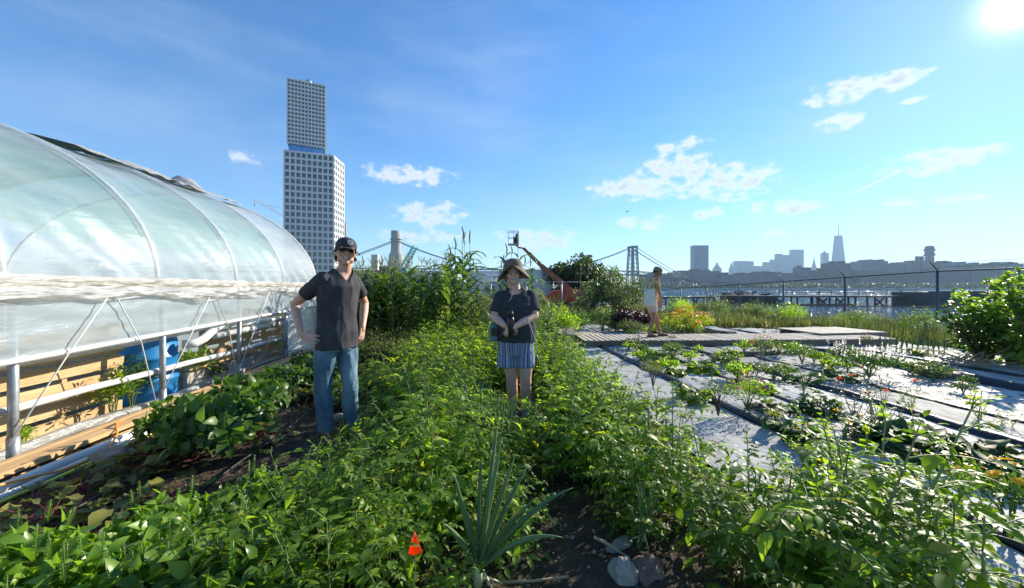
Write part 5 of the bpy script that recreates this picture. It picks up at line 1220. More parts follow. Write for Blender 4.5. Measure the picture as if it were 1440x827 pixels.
DKB=bush(843,.22,.22,.34,1300,.035,.012,L_dark,S_gr,.3,.5,1,.4,8)
P('round_bush',DKB,1128,512,1.0,'dense dark green round bush left of the purple flowers','bush')
P('round_bush',bush(844,.14,.14,.22,500,.035,.014,L_tom,S_gr,.3,.5,1,.4,8),1158,516,1.1,'small bright green round bush between the dark bush and the purple flowers','bush')
P('round_bush',bush(845,.18,.16,.30,260,.06,.03,L_dark,S_gr,.3,.5,2,.4,8),1095,500,1.0,'leafy dark bush right of the orange flowers near the boardwalk','bush')
# purple hyssop spikes
def spikes(seed,n,rx,ry,H,Lm,pm,nl=600):
    r=random.Random(seed); prt=bush(seed,rx,ry,H*.8,nl,.05,.02,Lm,S_gr,.15,.6,1,.5,10); fl=MB()
    for k in range(n):
        p=V((r.uniform(-rx,rx),r.uniform(-ry,ry),H*r.uniform(.62,.85))); h=r.uniform(.07,.13)
        fl.tube([p-UP*.1,p],.002,4,cap=False)
        for j in range(26): 
            t=j/26; d=hdir(j*2.4,.3); fl.leaf(p+UP*h*t,d,UP,.016*(1.2-t*.6),.012,0,1,.1)
    return prt+[('flowers',fl.mesh('flowers',pm))]
P('purple_flower_bush',spikes(850,30,.42,.2,.42,L_dark,P_pur,900),1222,532,1.15,'bushy clump of purple flower spikes on the right beds','flowering bush',rz=0)
P('purple_flower_bush',spikes(851,12,.2,.16,.38,L_dark,P_pur,400),1188,512,1.1,'smaller clump of purple flower spikes behind the large clump','flowering bush')
# poppies / cosmos
def poppy(seed,H,stems,fm,nf,leaf=L_grey):
    r=random.Random(seed); fo=MB();st=MB();fl=MB()
    for k in range(stems):
        pts=arc((r.uniform(-.04,.04),r.uniform(-.04,.04),0),hdir(r.uniform(0,6.28),r.uniform(1.0,1.45)),H*r.uniform(.6,1.1),.2,7); st.tube(pts,[.004,.0035,.003,.003,.002,.002,.0015,.0015],4)
        for j in range(14):
            q=pts[1+j%6]; fo.leaf(q+rv(r)*.01,(hdir(r.uniform(0,6.28),.4)),UP+rv(r)*.5,r.uniform(.03,.07),.013,.5,2,.2)
        if k<nf: blossom(fl,pts[-1],(UP+hdir(r.uniform(0,6.28))*.5).normalized(),.034,r,5)
        else: st.ell(pts[-1],(.007,.007,.01),6,4)
    return [('foliage',fo.mesh('foliage',leaf)),('stem',st.mesh('stem',S_pale)),('flowers',fl.mesh('flowers',fm))]
P('poppy_plant',poppy(860,.62,16,P_red,3),1236,603,1.0,'tall wiry plant with orange poppies on the grey path edge','poppy plant')
P('poppy_plant',poppy(861,.45,10,P_red,3),1198,600,1.0,'shorter wiry plant with orange and yellow blooms left of the tall poppies','poppy plant')
P('poppy_plant',poppy(862,.35,8,P_yel,3),1196,630,.9,'small wiry plant with yellow blooms in front of the poppies','poppy plant')
P('poppy_plant',poppy(863,.28,9,P_org,2),1215,505,.9,'orange poppy rising among the purple flower spikes','poppy plant')
P('seedling',poppy(864,.26,7,P_pink,0,L_tom),1280,575,.9,'thin bare-stemmed plant on the bed of empty holes','seedling')
P('seedling',poppy(865,.32,7,P_pink,0,L_tom),1378,590,.9,'spindly seedling near the right edge on the bed of empty holes','seedling')
P('seedling',poppy(866,.26,6,P_pink,0,L_tom),1415,598,.8,'rightmost spindly seedling on the bed of empty holes','seedling')
P('marigold_plant',bush(870,.2,.2,.34,700,.04,.014,L_dark,S_gr,.2,.5,1,.6,8,flower=P_yel,fn=12,fsz=.028),1420,750,1.0,'marigold bush with yellow flowers at the right edge of the photo','marigold')
P('marigold_plant',bush(871,.14,.14,.26,300,.04,.014,L_tom,S_gr,.2,.5,1,.6,8,flower=P_yel,fn=5,fsz=.022),1352,705,.9,'small marigold with three yellow flowers left of the larger marigold bush','marigold')
# seedlings in the holes
SD=[rosette(880+i,6,.05,.035,.05,L_tom if i else L_lime,S_pale,.4,.6,0) for i in range(2)]
n_=0
for (s0,s1,Y0,Y1,n) in ((2.85,3.5,2.8,8,26),(3.65,4.4,3,8,22),(5.35,6.7,5.5,8.3,14),(3,6.6,10,13,26)):
    for k in range(n):
        plant('seedling',SD[k%2],B(R.uniform(s0,s1),R.uniform(Y0,Y1),.07),R.uniform(0,6),R.uniform(.8,1.8),'small seedling in a hole of the white mulch beds','seedling','seedlings in the holes of the white beds')
ML=[bush(885+i,.16,.16,.22,170,.06,.03,[L_tom,L_grey,L_squ][i],S_gr,.2,.7,2,.3,6) for i in range(3)]
for k in range(26):
    s=R.uniform(2.85,4.4); Y=R.uniform(5.2,8.3)
    plant('young_vegetable',ML[k%3],B(s,Y,.07),R.uniform(0,6),R.uniform(.6,1.15),'young mixed vegetable plant in front of the boardwalk','vegetable plant','young vegetables in front of the boardwalk')
for k in range(16):
    s=R.uniform(5.3,6.7); Y=R.uniform(4.6,8.2)
    plant('young_vegetable',ML[k%3],B(s,Y,.07),R.uniform(0,6),R.uniform(.6,1.1),'young vegetable on the bed between the grey path and the black ridge','vegetable plant','young vegetables on the far holed bed')
for k in range(34):
    s=R.uniform(4.0,6.6); Y=R.uniform(10.2,12.4)
    plant('young_vegetable',ML[k%3],B(s,Y,.05),R.uniform(0,6),R.uniform(.8,1.5),'leafy vegetable plant behind the boardwalk right of the walking person','vegetable plant','vegetables behind the boardwalk')
for k in range(16):
    s=R.uniform(1.0,2.1); Y=R.uniform(8.8,13)
    plant('young_vegetable',ML[k%3],B(s,Y,.05),R.uniform(0,6),R.uniform(1.1,2.2),'leafy green plant behind the far end of the tomato rows','vegetable plant','green plants beyond the tomato rows')
# flower border behind the walkway
P2=lambda name,parts,px,Y,sc,label,cat,group=None: plant(name,parts,W(px,Y,z=.03),R.uniform(0,6.28),sc,label,cat,group)
BUR=bush(890,.36,.36,.62,1500,.09,.04,L_bur,S_red,.35,.8,2,.3,10)
P2('burgundy_bush',BUR,878,11.4,1.1,'dark burgundy-leaved bush left of the walking person','bush')
P2('burgundy_bush',BUR,902,11.6,1.0,'second burgundy bush partly behind the walking person','bush')
P2('dark_bush',bush(891,.5,.5,.75,1200,.07,.03,L_dark,S_gr,.3,.8,2,.3,10,flower=P_org,fn=7,fsz=.03),848,11.6,1.0,'dark green bush with small orange flowers left of the burgundy bush','bush')
P2('white_flower_bush',bush(892,.3,.3,.8,500,.06,.02,L_tom,S_gr,.3,.8,2,.3,8,flower=P_wht,fn=26,fsz=.045),848,12.6,1.0,'bush with white flowers behind the dark bush','flowering bush')
SGE=bush(893,.3,.3,.48,700,.06,.016,L_grey,S_pale,.2,.5,1,.9,12,leafup=1.2)
for k,(px,Y) in enumerate([(884,10.3),(897,10.2),(938,9.95)]): P2('sage_bush',SGE,px,Y,[1,.85,.7][k],['silvery upright sage in front of the burgundy bush','silvery sage at the feet of the walking person','silvery sage right of the walking person\'s feet'][k],'sage')
YF=[bush(894+i,.3,.3,.62,500,.06,.018,L_tom,S_gr,.2,.6,2,.6,9,flower=[P_org,P_yel][i],fn=34,fsz=.042) for i in range(2)]
for k,(px,Y,sc) in enumerate([(944,10.6,1.0),(957,10.9,1.1),(969,10.6,1.0),(982,11.0,1.0),(950,10.2,.8),(975,10.2,.75),(990,11.3,.95),(963,11.5,1.2)]):
    P2('marigold_plant',YF[(k+1)%2],px,Y,sc,'tall plant covered in yellow-orange flowers right of the walking person','flowering plant','yellow-orange flower clump right of the walking person')
for k,(px,Y,sc,lb) in enumerate([(952,9.9,.5,'small orange flower plant at the back edge of the boardwalk'),(1041,11.8,.8,'single red-orange poppy plant behind the boardwalk, left one'),(1074,11,.8,'red-orange poppy plant behind the boardwalk, between the other two'),(1090,11,.8,'red-orange poppy plant behind the boardwalk, right one'),(817,11,.9,'orange-flowered plant at the end of the left path')]): P2('poppy_plant',poppy(900+k,.4,8,P_red,5),px,Y,sc,lb,'poppy plant')
# tall dark green vegetables behind the woman to the right
TG=[bush(905+i,.45,.45,.9,800,.10,.035,L_tom if i else L_dark,S_gr,.3,.8,2,.3,10) for i in range(2)]
for k,(px,Y,sc,lb) in enumerate([(768,9.0,.8,'dark leafy bush just right of the woman\'s shoulder'),(795,9.6,.85,'bright leafy bush at the back of the right tomato row'),(812,10.5,.8,'leafy bush left of the pallet behind the boardwalk'),(780,11,1.0,'leafy bush farther back right of the woman'),(590,6.9,.8,'bright leafy bush in front of the corn'),(690,8.2,.8,'bright leafy bush left of the woman\'s shoulder'),(630,6.9,.75,'bright leafy bush in front of the sorghum')]):
    P2('leafy_bush',TG[k%2],px,Y,sc,lb,'bush')
# debris of sticks and old branches on the white sheet
mb=MB()
for k in range(60):
    a=V((R.uniform(-.5,.5),R.uniform(-.25,.25),R.uniform(.0,.12))); d=hdir(R.uniform(-.5,.5)+(0 if R.random()<.6 else 1.4),R.uniform(-.1,.5))*R.uniform(.15,.5); mb.tube([a,a+d*.5+rv()*.03,a+d],R.uniform(.003,.009),5)
o=mb.build('brush_pile',S_dry); o.location=W(1360,6.3,z=.07); tag(o,'heap of dry sticks and dead plants beside the right-hand bush','brush pile')
stick('timber_offcut',W(1128,7.45,z=.1),W(1005,7.2,z=.1),.05,m_beam,'short weathered timber lying across the grey path by the orange flower bush','timber')
stick('timber_offcut',W(1035,10.6,z=.1),W(985,10.9,z=.12),.07,m_beam,'old plank end lying behind the boardwalk by the yellow flowers','timber')
# ---------- tall grass and weeds along the river side
def grass(name,n,area,h,label,hs=.3,lean=.6,mat_=L_grass,w=.008,seed=3,dens=None):
    r=random.Random(seed); mb=MB(); k=0
    while k<n:
        s,Y=area(r)
        dn=mn.noise(V((s*.45,Y*.35,seed)))
        if r.random()>.65+dn*1.1: continue
        k+=1; hh=h(s,Y)*r.uniform(.3,1.1)*(1+.8*dn+.4*mn.noise(V((s*2,Y*1.3,9)))); X=s-SL*Y; z=gz(s,Y)
        a=r.uniform(0,6.28); d=hdir(a,0); L1=hh; bx=V((-math.sin(a),math.cos(a),0))*w*(1+Y*.05); p=V((X,Y,z-.03)); l=lean*r.random()
        p1=p+UP*L1*.55+d*L1*l*.3; p2=p+UP*L1*(1-.15*l)+d*L1*l
        mb.add([p-bx,p+bx,p1+bx*.8,p1-bx*.8,p2],[(0,1,2,3),(3,2,4)],0,True)
    return tag(mb.build(name,mat_),label,kind='stuff')
def ar(s0,s1,Y0,Y1,pw=1.0): return lambda r:(r.uniform(s0,s1),Y0+(Y1-Y0)*r.random()**pw)
grass('tall_grass',26000,ar(1.5,15.2,13.3,34,1.3),lambda s,Y:.46,'tall yellow-green grass and weeds between the beds and the river fence')
grass('tall_grass',15000,ar(11.2,15.4,3,16),lambda s,Y:.55,'tall green grass along the foot of the chain-link fence',seed=8)
grass('tall_grass',9000,ar(-9,3,11.5,26),lambda s,Y:.95,'tall grass behind the corn and the woman',seed=12)
grass('short_grass',4000,ar(-3.0,-1.2,3.5,9),lambda s,Y:.10,'thin short grass on the soil beside the greenhouse',seed=14,w=.004)
grass('short_grass',7000,ar(-1.3,1.9,1.2,9),lambda s,Y:.14,'short weeds between the tomato stems',seed=15,w=.004,mat_=L_tom)
WW=[bush(910+i,.45,.45,1.15,700,.09,.02,[L_grey,L_tom,L_grass][i],S_pale,.1,.7,2,.6,10) for i in range(3)]
for k in range(80):
    s=R.uniform(5.5,14.2) if k%2 else R.uniform(12.2,14.2); Y=R.uniform(13.2,22) if k%2 else R.uniform(6.5,20)
    plant('tall_weed',WW[k%3],B(s,Y,gz(s,Y)),R.uniform(0,6),R.uniform(.55,1.05),'tall weed among the grass at the foot of the river fence','weed','tall weeds along the river fence')
# ---------- bush on the right in front of the fence
def bigbush(seed,rx,H,n,LL,LW,Lm,name,loc,label,cat,shoots=7,lobed=True,trunk_h=.2,ry=None):
    r=random.Random(seed); fo=MB();st=MB(); ry=ry or rx
    root=empty(name,loc,0,label,cat)
    for s in range(14):
        a=2*PI*s/14+r.uniform(-.3,.3); k=math.sqrt((s+.5)/14); up=H*r.uniform(.75,1.08)*(1-.35*k)
        e=V((rx*k*math.cos(a),ry*k*math.sin(a),up)); pts=[V((0,0,-.1)),V((e.x*.25,e.y*.25,up*.3)),V((e.x*.6,e.y*.6,up*.62)),e]
        st.tube(pts,[.03,.024,.015,.005],6,cap=False)
        for j in range(n//14):
            t=.25+.75*r.random()**.8; i=min(2,int(t*3)); q=pts[i].lerp(pts[i+1],t*3-i)+rv(r)*r.uniform(.03,.28)*(1.1-.55*t)
            d=(q-V((e.x*.5,e.y*.5,up*.4))).normalized(); d=(V((d.x,d.y,d.z*.5-.1))+rv(r)*.5).normalized(); nrm=(UP+rv(r)*.6)
            sz=r.uniform(.6,1.15)
            if lobed:
                for w in(-.75,0,.75):
                    x=d.cross(nrm).normalized(); dd=(d*math.cos(w)+x*math.sin(w)); fo.leaf(q,dd,nrm,LL*sz*(1 if w==0 else .78),LW*sz*.62,.3,2,.15)
            else: fo.leaf(q,d,nrm,LL*sz,LW*sz,.5,2,.2)
    fo.build('foliage',Lm,root); st.build('branch',S_wood,root); return root
bigbush(920,.95,1.80,1500,.11,.10,L_fig,'lobed_leaf_bush',W(1425,6.6,z=0),'large bush with lobed leaves in front of the fence at the right edge','bush')
bigbush(921,.7,1.2,1000,.09,.08,L_dark,'lobed_leaf_bush',W(1380,6.9,z=0),'lower dark bush at the left foot of the large lobed-leaf bush','bush')
bigbush(922,.6,1.85,800,.11,.10,L_fig,'lobed_leaf_bush',W(1470,5.8,z=0),'bush cut off by the right edge of the photo','bush')
# ---------- chain-link fence by the river
m_fence=mat('fence_pipe',(.10,.11,.12),.5,.5,var=.2)
def mesh_mat():
    m,nt,p,o=new_mat('chain_link'); N=nt.nodes; L=nt.links
    tc=N.new('ShaderNodeTexCoord'); sp=N.new('ShaderNodeSeparateXYZ'); L.new(tc.outputs['Object'],sp.inputs[0])
    def ma(op,a,b):
        n=N.new('ShaderNodeMath'); n.operation=op
        for i,x in enumerate((a,b)):
            if isinstance(x,(int,float)): n.inputs[i].default_value=x
            else: L.new(x,n.inputs[i])
        return n.outputs[0]
    q=[]
    for op in('ADD','SUBTRACT'):
        v=ma(op,sp.outputs[1],sp.outputs[2]); f=ma('ABSOLUTE',ma('SUBTRACT',ma('FRACT',ma('MULTIPLY',v,1/.075),0),.5),0); q.append(ma('LESS_THAN',f,.035))
    k=ma('MAXIMUM',q[0],q[1]); tr=N.new('ShaderNodeBsdfTransparent'); mx=N.new('ShaderNodeMixShader')
    p.inputs['Base Color'].default_value=(.05,.055,.06,1); p.inputs['Metallic'].default_value=.3; p.inputs['Roughness'].default_value=.5
    L.new(k,mx.inputs[0]); L.new(tr.outputs[0],mx.inputs[1]); L.new(p.outputs[0],mx.inputs[2]); L.new(mx.outputs[0],o.inputs['Surface']); return m
m_link=mesh_mat()
fr=empty('chain_link_fence',B(14.5,12.1,-.3),BA,'long chain-link fence with angled top arms between the garden and the river','fence')
fY=[9.05+3.05*i for i in range(-1,17)]
tops=lambda Y: 1.35+.55-max(0,(Y-12))*.036
for Y in fY:
    y=Y-12.1; zt=tops(Y)+.3; mb=MB(); mb.tube([(0,y,-.6),(0,y,zt)],.036,8); mb.tube([(0,y,zt),(-.26,y,zt+.28)],.018,6); mb.build('post',m_fence,fr)
mb=MB(); mb.tube([(0,Y-12.1,tops(Y)+.28) for Y in fY],.022,7); mb.build('top_rail',m_fence,fr)
mb=MB(); mb.tube([(0,Y-12.1,tops(Y)+.3-1.15) for Y in fY],.016,7); mb.build('middle_rail',m_fence,fr)
mb=MB()
for a,b in zip(fY,fY[1:]):
    mb.add([(0,a-12.1,-.6),(0,b-12.1,-.6),(0,b-12.1,tops(b)+.28),(0,a-12.1,tops(a)+.28)],[(0,1,2,3)])
mb.build('mesh_panel',m_link,fr)
for j,off in enumerate(((-.1,.1),(-.2,.22))):
    mb=MB(); mb.tube([(off[0],Y-12.1,tops(Y)+.3+off[1]) for Y in fY[:3]],.004,4); mb.build('barbed_wire',m_fence,fr)
# ragged cloth caught on the fence
m_rag=mat('grey_plastic_rag',(.30,.32,.36),.6,col2=(.45,.47,.5),bump=.5,bscale=8,scale=6)
mb=MB(); n=14
for i in range(n+1):
    for j in range(5):
        t=i/n; mb.v.append((-.02-.05*mn.noise(V((i*.6,j,2))),-.55+1.1*t+.05*mn.noise(V((i,j*.8,4))),.11*math.sin(PI*t*1.0)*1.2-.07*j+.06*mn.noise(V((i*.9,j*.3,1)))*2))
for i in range(n):
    for j in range(4): mb.f.append((i*5+j,i*5+j+1,i*5+j+6,i*5+j+5)); mb.m.append(0); mb.sm.append(True)
b=len(mb.v)
for i in range(7):
    for j in range(6): mb.v.append((-.03-.04*math.sin(i*1.3+j*.5),-.17+.36*i/6*(1+.12*j),-.05-.085*j))
for i in range(6):
    for j in range(5): mb.f.append((b+i*6+j,b+i*6+j+1,b+i*6+j+7,b+i*6+j+6)); mb.m.append(0); mb.sm.append(True)
o=mb.build('plastic_rag',m_rag); o.location=W(1295,12.75,455); o.location.x-=.05; o.rotation_euler.z=BA+.0; tag(o,'grey ragged plastic sheet caught on the river fence','rag')
sol=o.modifiers.new('s','SOLIDIFY'); sol.thickness=.004
# back fence with pale posts
fr=empty('chain_link_fence',W(790,24,z=0),0,'distant chain-link fence in front of the red boom lift','fence')
for k in range(-2,2):
    mb=MB(); mb.tube([(k*2.2,0,-.3),(k*2.2,0,1.75)],.035,6); mb.build('post',m_steel,fr)
mb=MB(); mb.tube([(-4.4,0,1.72),(2.2,0,1.72)],.02,6); mb.build('top_rail',m_steel,fr)
mb=MB(); mb.add([(0,-4.4,-.3),(0,2.2,-.3),(0,2.2,1.72),(0,-4.4,1.72)],[(0,1,2,3)]); o=mb.build('mesh_panel',m_link,fr); o.rotation_euler.z=-PI/2
# ---------- trees
def tree(name,loc,H,Rc,n,LL,LW,Lm,label,trunk=.12,base=.25,seed=1,clumps=26,ell=1.0,group=None,up=.0):
    r=random.Random(seed); root=empty(name,loc,r.uniform(0,6),label,'tree',group); st=MB(); fo=MB()
    tr=arc((0,0,-.2),(r.uniform(-.08,.08),r.uniform(-.08,.08),1),H*.75,.1,6); st.tube(tr,[trunk*(1-.13*i) for i in range(7)],9,cap=False)
    for k in range(clumps):
        d=rv(r); q=r.random()**.45; c=V((d.x*Rc*q,d.y*Rc*q,H*(base+(1-base)*(.5+.47*d.z*q*ell)))); 
        w=1-.35*max(0,(c.z/H-.55)); c.x*=w; c.y*=w
        a=tr[min(6,max(1,int(c.z/H*5)))]; st.tube([a,a.lerp(c,.5)+rv(r)*.1*Rc,c],[trunk*.4,trunk*.25,trunk*.08],5,cap=False)
        cr_=Rc*r.uniform(.24,.42)
        for j in range(n//clumps):
            e=rv(r); t=r.random()**.4; p=c+V((e.x,e.y,e.z*.75))*cr_*t
            fo.leaf(p,(e+V((0,0,-.2+up))+rv(r)*.8).normalized(),e+UP*.7+rv(r)*.5,LL*r.uniform(.7,1.3),LW*r.uniform(.7,1.3),.4,1,.2)
    st.build('trunk',S_wood,root); fo.build('crown',Lm,root); return root
tree('broadleaf_tree',W(812,32,z=-.6),4.9,2.3,9000,.26,.17,L_tree,'dark green tree behind the red boom lift',.16,.12,1,34)
tree('broadleaf_tree',W(838,36,z=-.7),3.6,2.0,5000,.26,.17,L_tree,'lower dark tree right of the taller dark one',.12,.12,2,24)
tree('young_poplar',W(868,16,z=-.2),2.6,.9,4200,.10,.05,L_grey,'pale green young tree, the tallest, left of the bridge tower',.03,.1,3,30,up=.6)
tree('young_poplar',W(845,15,z=-.2),2.1,.8,3400,.10,.05,L_grey,'pale green bushy tree left of the tallest pale one',.03,.05,4,26,up=.6)
tree('young_poplar',W(826,17,z=-.3),1.9,.7,2600,.10,.05,L_grey,'low pale tree nearest the boom lift',.03,.05,5,22,up=.6)
tree('young_poplar',W(886,17,z=-.3),1.75,.6,2000,.10,.05,L_grey,'low pale tree right of the tallest one, beside the fence end',.03,.05,6,20,up=.6)
tree('young_poplar',W(757,14,z=-.1),1.9,.4,900,.09,.03,L_grey,'thin wispy sapling right of the woman\'s hat',.02,.1,7,16,up=.9)
SUN=poppy(930,2.35,1,P_org,0,L_grey)
def deadsun(px,Y,H,label,seed):
    r=empty('dead_sunflower',W(px,Y,z=-.2),0,label,'sunflower'); st=MB(); pts=arc((0,0,0),(.02,0,1),H,.05,8); st.tube(pts,[.014]*6+[.01,.008,.006],6)
    st.build('stalk',S_dry,r); h=MB(); c=pts[-1]+V((.05,0,-.03)); h.ell(c,(.11,.09,.06),12,7); 
    for k in range(18): h.leaf(c,hdir(k*.35,.3*math.sin(k)),UP,.17,.05,.6,1,.2)
    h.build('seed_head',S_dry,r); f=MB()
    for k in range(12): f.leaf(pts[2+k%6],hdir(k*2.4,.1),UP,.22,.12,1.5,3,.2)
    f.build('foliage',L_grey,r)
deadsun(815,15,2.85,'brown drooping sunflower head on a tall stalk, left of two',1); deadsun(826,15.3,2.85,'brown drooping sunflower head, right of two',2)
# ---------- boom lift
m_red=mat('red_paint',(.50,.045,.02),.45,var=.15,scale=3,spec=.5); m_tyre=mat('rubber',(.015,.015,.015),.8); m_boom=mat('boom_paint',(.30,.09,.045),.5,var=.25,scale=2)
bl=empty('boom_lift',W(792,27,z=-.5),0,'red boom lift with its raised arm and basket behind the garden','boom lift')
mb=MB(); mb.box((0,0,.75),(2.6,1.9,.35)); mb.build('chassis',m_dkm,bl)
mb=MB()
vs=[(-1.25,.95),(-1.25,1.3),(-.8,1.62),(-.1,1.72),(1.1,1.75),(1.35,1.6),(1.35,.95)]
k=len(vs); mb.add([(x,-.95,z) for x,z in vs]+[(x,.95,z) for x,z in vs],[tuple(range(k)),tuple(range(k,2*k))[::-1]]+[(i,i+k,(i+1)%k+k,(i+1)%k) for i in range(k)]); mb.build('turntable',m_red,bl)
for x in(-1.0,1.0):
    for y in(-.95,.95): mb=MB(); mb.tube([(x,y-.16,.45),(x,y+.16,.45)],.45,20); mb.tube([(x,y-.17,.45),(x,y+.17,.45)],.2,12,1); mb.build('wheel',[m_tyre,m_red],bl)
bt=W(722,26.8,342)-V(bl.location); b0=V((.55,-.1,1.65)); 
b1=b0.lerp(bt,.52); mb=MB(); mb.beam(b0,b1,.34,.34); mb.build('lower_boom',m_boom,bl)
b2=bt+V((.7,0,-.35)); mb=MB(); mb.beam(b1-(b1-b0)*.05,b1.lerp(b2,.72),.25,.25); mb.build('middle_boom',m_boom,bl)
mb=MB(); mb.beam(b1.lerp(b2,.6),b2,.18,.18); mb.tube([b2,b2+V((-.35,0,.05)),bt+V((.1,0,-.05))],.06,8); mb.build('jib',m_red,bl)
mb=MB(); mb.tube([b0+V((-.55,0,-.2)),b0.lerp(b1,.4)],.08,8); mb.build('lift_cylinder',m_steel,bl)
mb=MB(); c=bt; mb.box((c.x,c.y,c.z-.1),(.75,.65,.08))
for dx in(-.36,0,.36):
    for dy in(-.3,.3): mb.beam((c.x+dx,c.y+dy,c.z-.1),(c.x+dx,c.y+dy,c.z+.8),.03,.03)
for z in(.35,.8):
    for dy in(-.3,.3): mb.beam((c.x-.36,c.y+dy,c.z+z),(c.x+.36,c.y+dy,c.z+z),.03,.03)
    for dx in(-.36,.36): mb.beam((c.x+dx,c.y-.3,c.z+z),(c.x+dx,c.y+.3,c.z+z),.03,.03)
mb.build('basket',m_steel,bl); mb=MB(); mb.box((c.x+.15,c.y,c.z+.2),(.3,.4,.45)); mb.box((c.x+.22,c.y,c.z+.55),(.16,.34,.16)); mb.build('control_box',m_dkm,bl)
# ---------- buildings with windows as real recesses in their facades
m_glass=mat('window_glass',(.035,.05,.06),.12,col2=(.13,.17,.19),scale=.33,detail=1,spec=.9); m_bluegl=mat('blue_glass',(.08,.25,.60),.1,var=.2,scale=.2,spec=1)
m_conc=mat('pale_precast',(.62,.62,.60),.75,var=.06,scale=.1); m_concd=mat('weathered_concrete',(.30,.285,.26),.85,col2=(.40,.385,.35),scale=.15,bump=.2,bscale=.6)
def facade(mb,o,u,n_,Wd,Ht,nc,nr,fw,fh,dep):
    """grid of mullions standing proud of the glass. o: lower left corner, u: along, n_: outward"""
    cw=Wd/nc; rh=Ht/nr; u=V(u);n_=V(n_)
    for i in range(nc+1):
        c=o+u*(cw*i)+UP*Ht/2+n_*(dep/2-.02); w=fw
        a=c-u*w/2; mb.add([c+u*sx*w/2+n_*sy*dep/2+UP*sz*Ht/2 for sz in(-1,1) for sy in(-1,1) for sx in(-1,1)],BOX)
    for j in range(nr+1):
        for i in range(nc):
            c=o+u*(cw*(i+.5))+UP*(rh*j)+n_*(dep/2-.02); mb.add([c+u*sx*(cw-fw)/2+n_*sy*(dep/2-.03)+UP*sz*fh/2 for sz in(-1,1) for sy in(-1,1) for sx in(-1,1)],BOX)
BOX=[(0,2,3,1),(4,5,7,6),(0,1,5,4),(2,6,7,3),(0,4,6,2),(1,3,7,5)]
# main tower; wide face turned toward the garden, narrow sunlit face to the right
TY=240.; tz0=0
A=W(400,TY,z=0); Bc=W(469,250,z=0); Cc=W(483.5,268,z=0)
tw=empty('residential_tower',(A+Bc)/2,0,'very tall pale tower with a grid of square windows and a blue glass band','tower')
o_=V(tw.location)
u1=(Bc-A); w1=u1.length; u1.normalize(); n1=V((u1.y,-u1.x,0)); u2=(Cc-Bc); w2=u2.length; u2.normalize(); n2=V((u2.y,-u2.x,0))
zt=CH+(HZ-212)*TY/F
Dp=A+(Cc-Bc)
def prism(mb,pts,z0,z1,mi=0): 
    k=len(pts); mb.add([(p.x,p.y,z0) for p in pts]+[(p.x,p.y,z1) for p in pts],[tuple(range(k))[::-1],tuple(range(k,2*k))]+[(i,(i+1)%k,(i+1)%k+k,i+k) for i in range(k)],mi)
a,b,c,d=[p-o_ for p in(A,Bc,Cc,Dp)]
mb=MB(); prism(mb,[a,b,c,d],0,zt-.5); mb.build('lower_glazing',m_glass,tw)
mb=MB(); facade(mb,a,u1,n1,w1,zt,9,21,.95,1.3,.9); facade(mb,b,u2,n2,w2,zt,6,21,.9,1.3,.3); 
prism(mb,[a,b,c,d],zt-.45,zt+.6); mb.build('lower_frame',m_conc,tw)
# blue recessed storeys and upper block
A2=W(404,TY+1.5,z=0)-o_; B2=W(457,250.8,z=0)-o_; uu=(B2-A2); wu=uu.length; uu.normalize(); nn=V((uu.y,-uu.x,0)); D2=20
z1=CH+(HZ-203)*TY/F; z1=zt+5.6; z2=CH+(HZ-108.5)*TY/F
ins=.8; q=[A2+uu*ins+(-nn)*ins,B2-uu*ins-nn*ins,B2-uu*ins-nn*(D2-ins),A2+uu*ins-nn*(D2-ins)]
mb=MB(); prism(mb,q,zt+.5,z1); mb.build('blue_band',m_bluegl,tw)
q=[A2,B2,B2-nn*D2,A2-nn*D2]; mb=MB(); prism(mb,[A2-nn*.02,B2-nn*.02,B2-nn*D2,A2-nn*D2],z1,z2-.3); mb.build('upper_glazing',m_glass,tw)
mb=MB(); facade(mb,A2+UP*z1,uu,nn,wu,z2-z1,11,16,.62,1.0,.8); facade(mb,B2+UP*z1,-nn,uu,D2,z2-z1,9,16,.8,1.0,.8); prism(mb,q,z2-.25,z2+.5); mb.build('upper_frame',m_conc,tw)
for k,px in enumerate((424,434)):
    mb=MB(); p=W(px,TY+9,z=0)-o_; mb.tube([p+UP*(z2+.5),p+UP*(z2+2.2)],1.9,16); mb.ell(p+UP*(z2+2.2),(1.9,1.9,.8),14,6); mb.build('rooftop_tank',m_steel,tw)
def simple_tower(name,px0,px1,Y,py,m,label,cat='building',rz=0,depth=None,cap=None,group=None,extra=None,py0=None):
    a=W(px0,Y,z=0).x; b=W(px1,Y,z=0).x; w=b-a; H=CH+(HZ-py)*Y/F; dp=depth or w*.7
    o=empty(name,((a+b)/2,Y+dp/2,-1.5),rz,label,cat,group) if extra else None
    mb=MB(); mb.box((0,0,(H+1.5)/2),(w,dp,H+1.5)) 
    if extra: mb.build('wall',m,o); extra(o,w,dp,H+1.5); return o
    if cap: cap(mb,w,dp,H+1.5)
    q=mb.build(name,m); q.location=((a+b)/2,Y+dp/2,-1.5); q.rotation_euler.z=rz; return tag(q,label,cat,group)
# dark chimney just right of the tower
mb=MB(); mb.tube([(0,0,0),(0,0,CH+(HZ-313)*300/F)],1.1,12); o=mb.build('chimney',m_concd); o.location=W(485.5,300,z=0); tag(o,'slim dark chimney at the right edge of the tall tower','chimney')
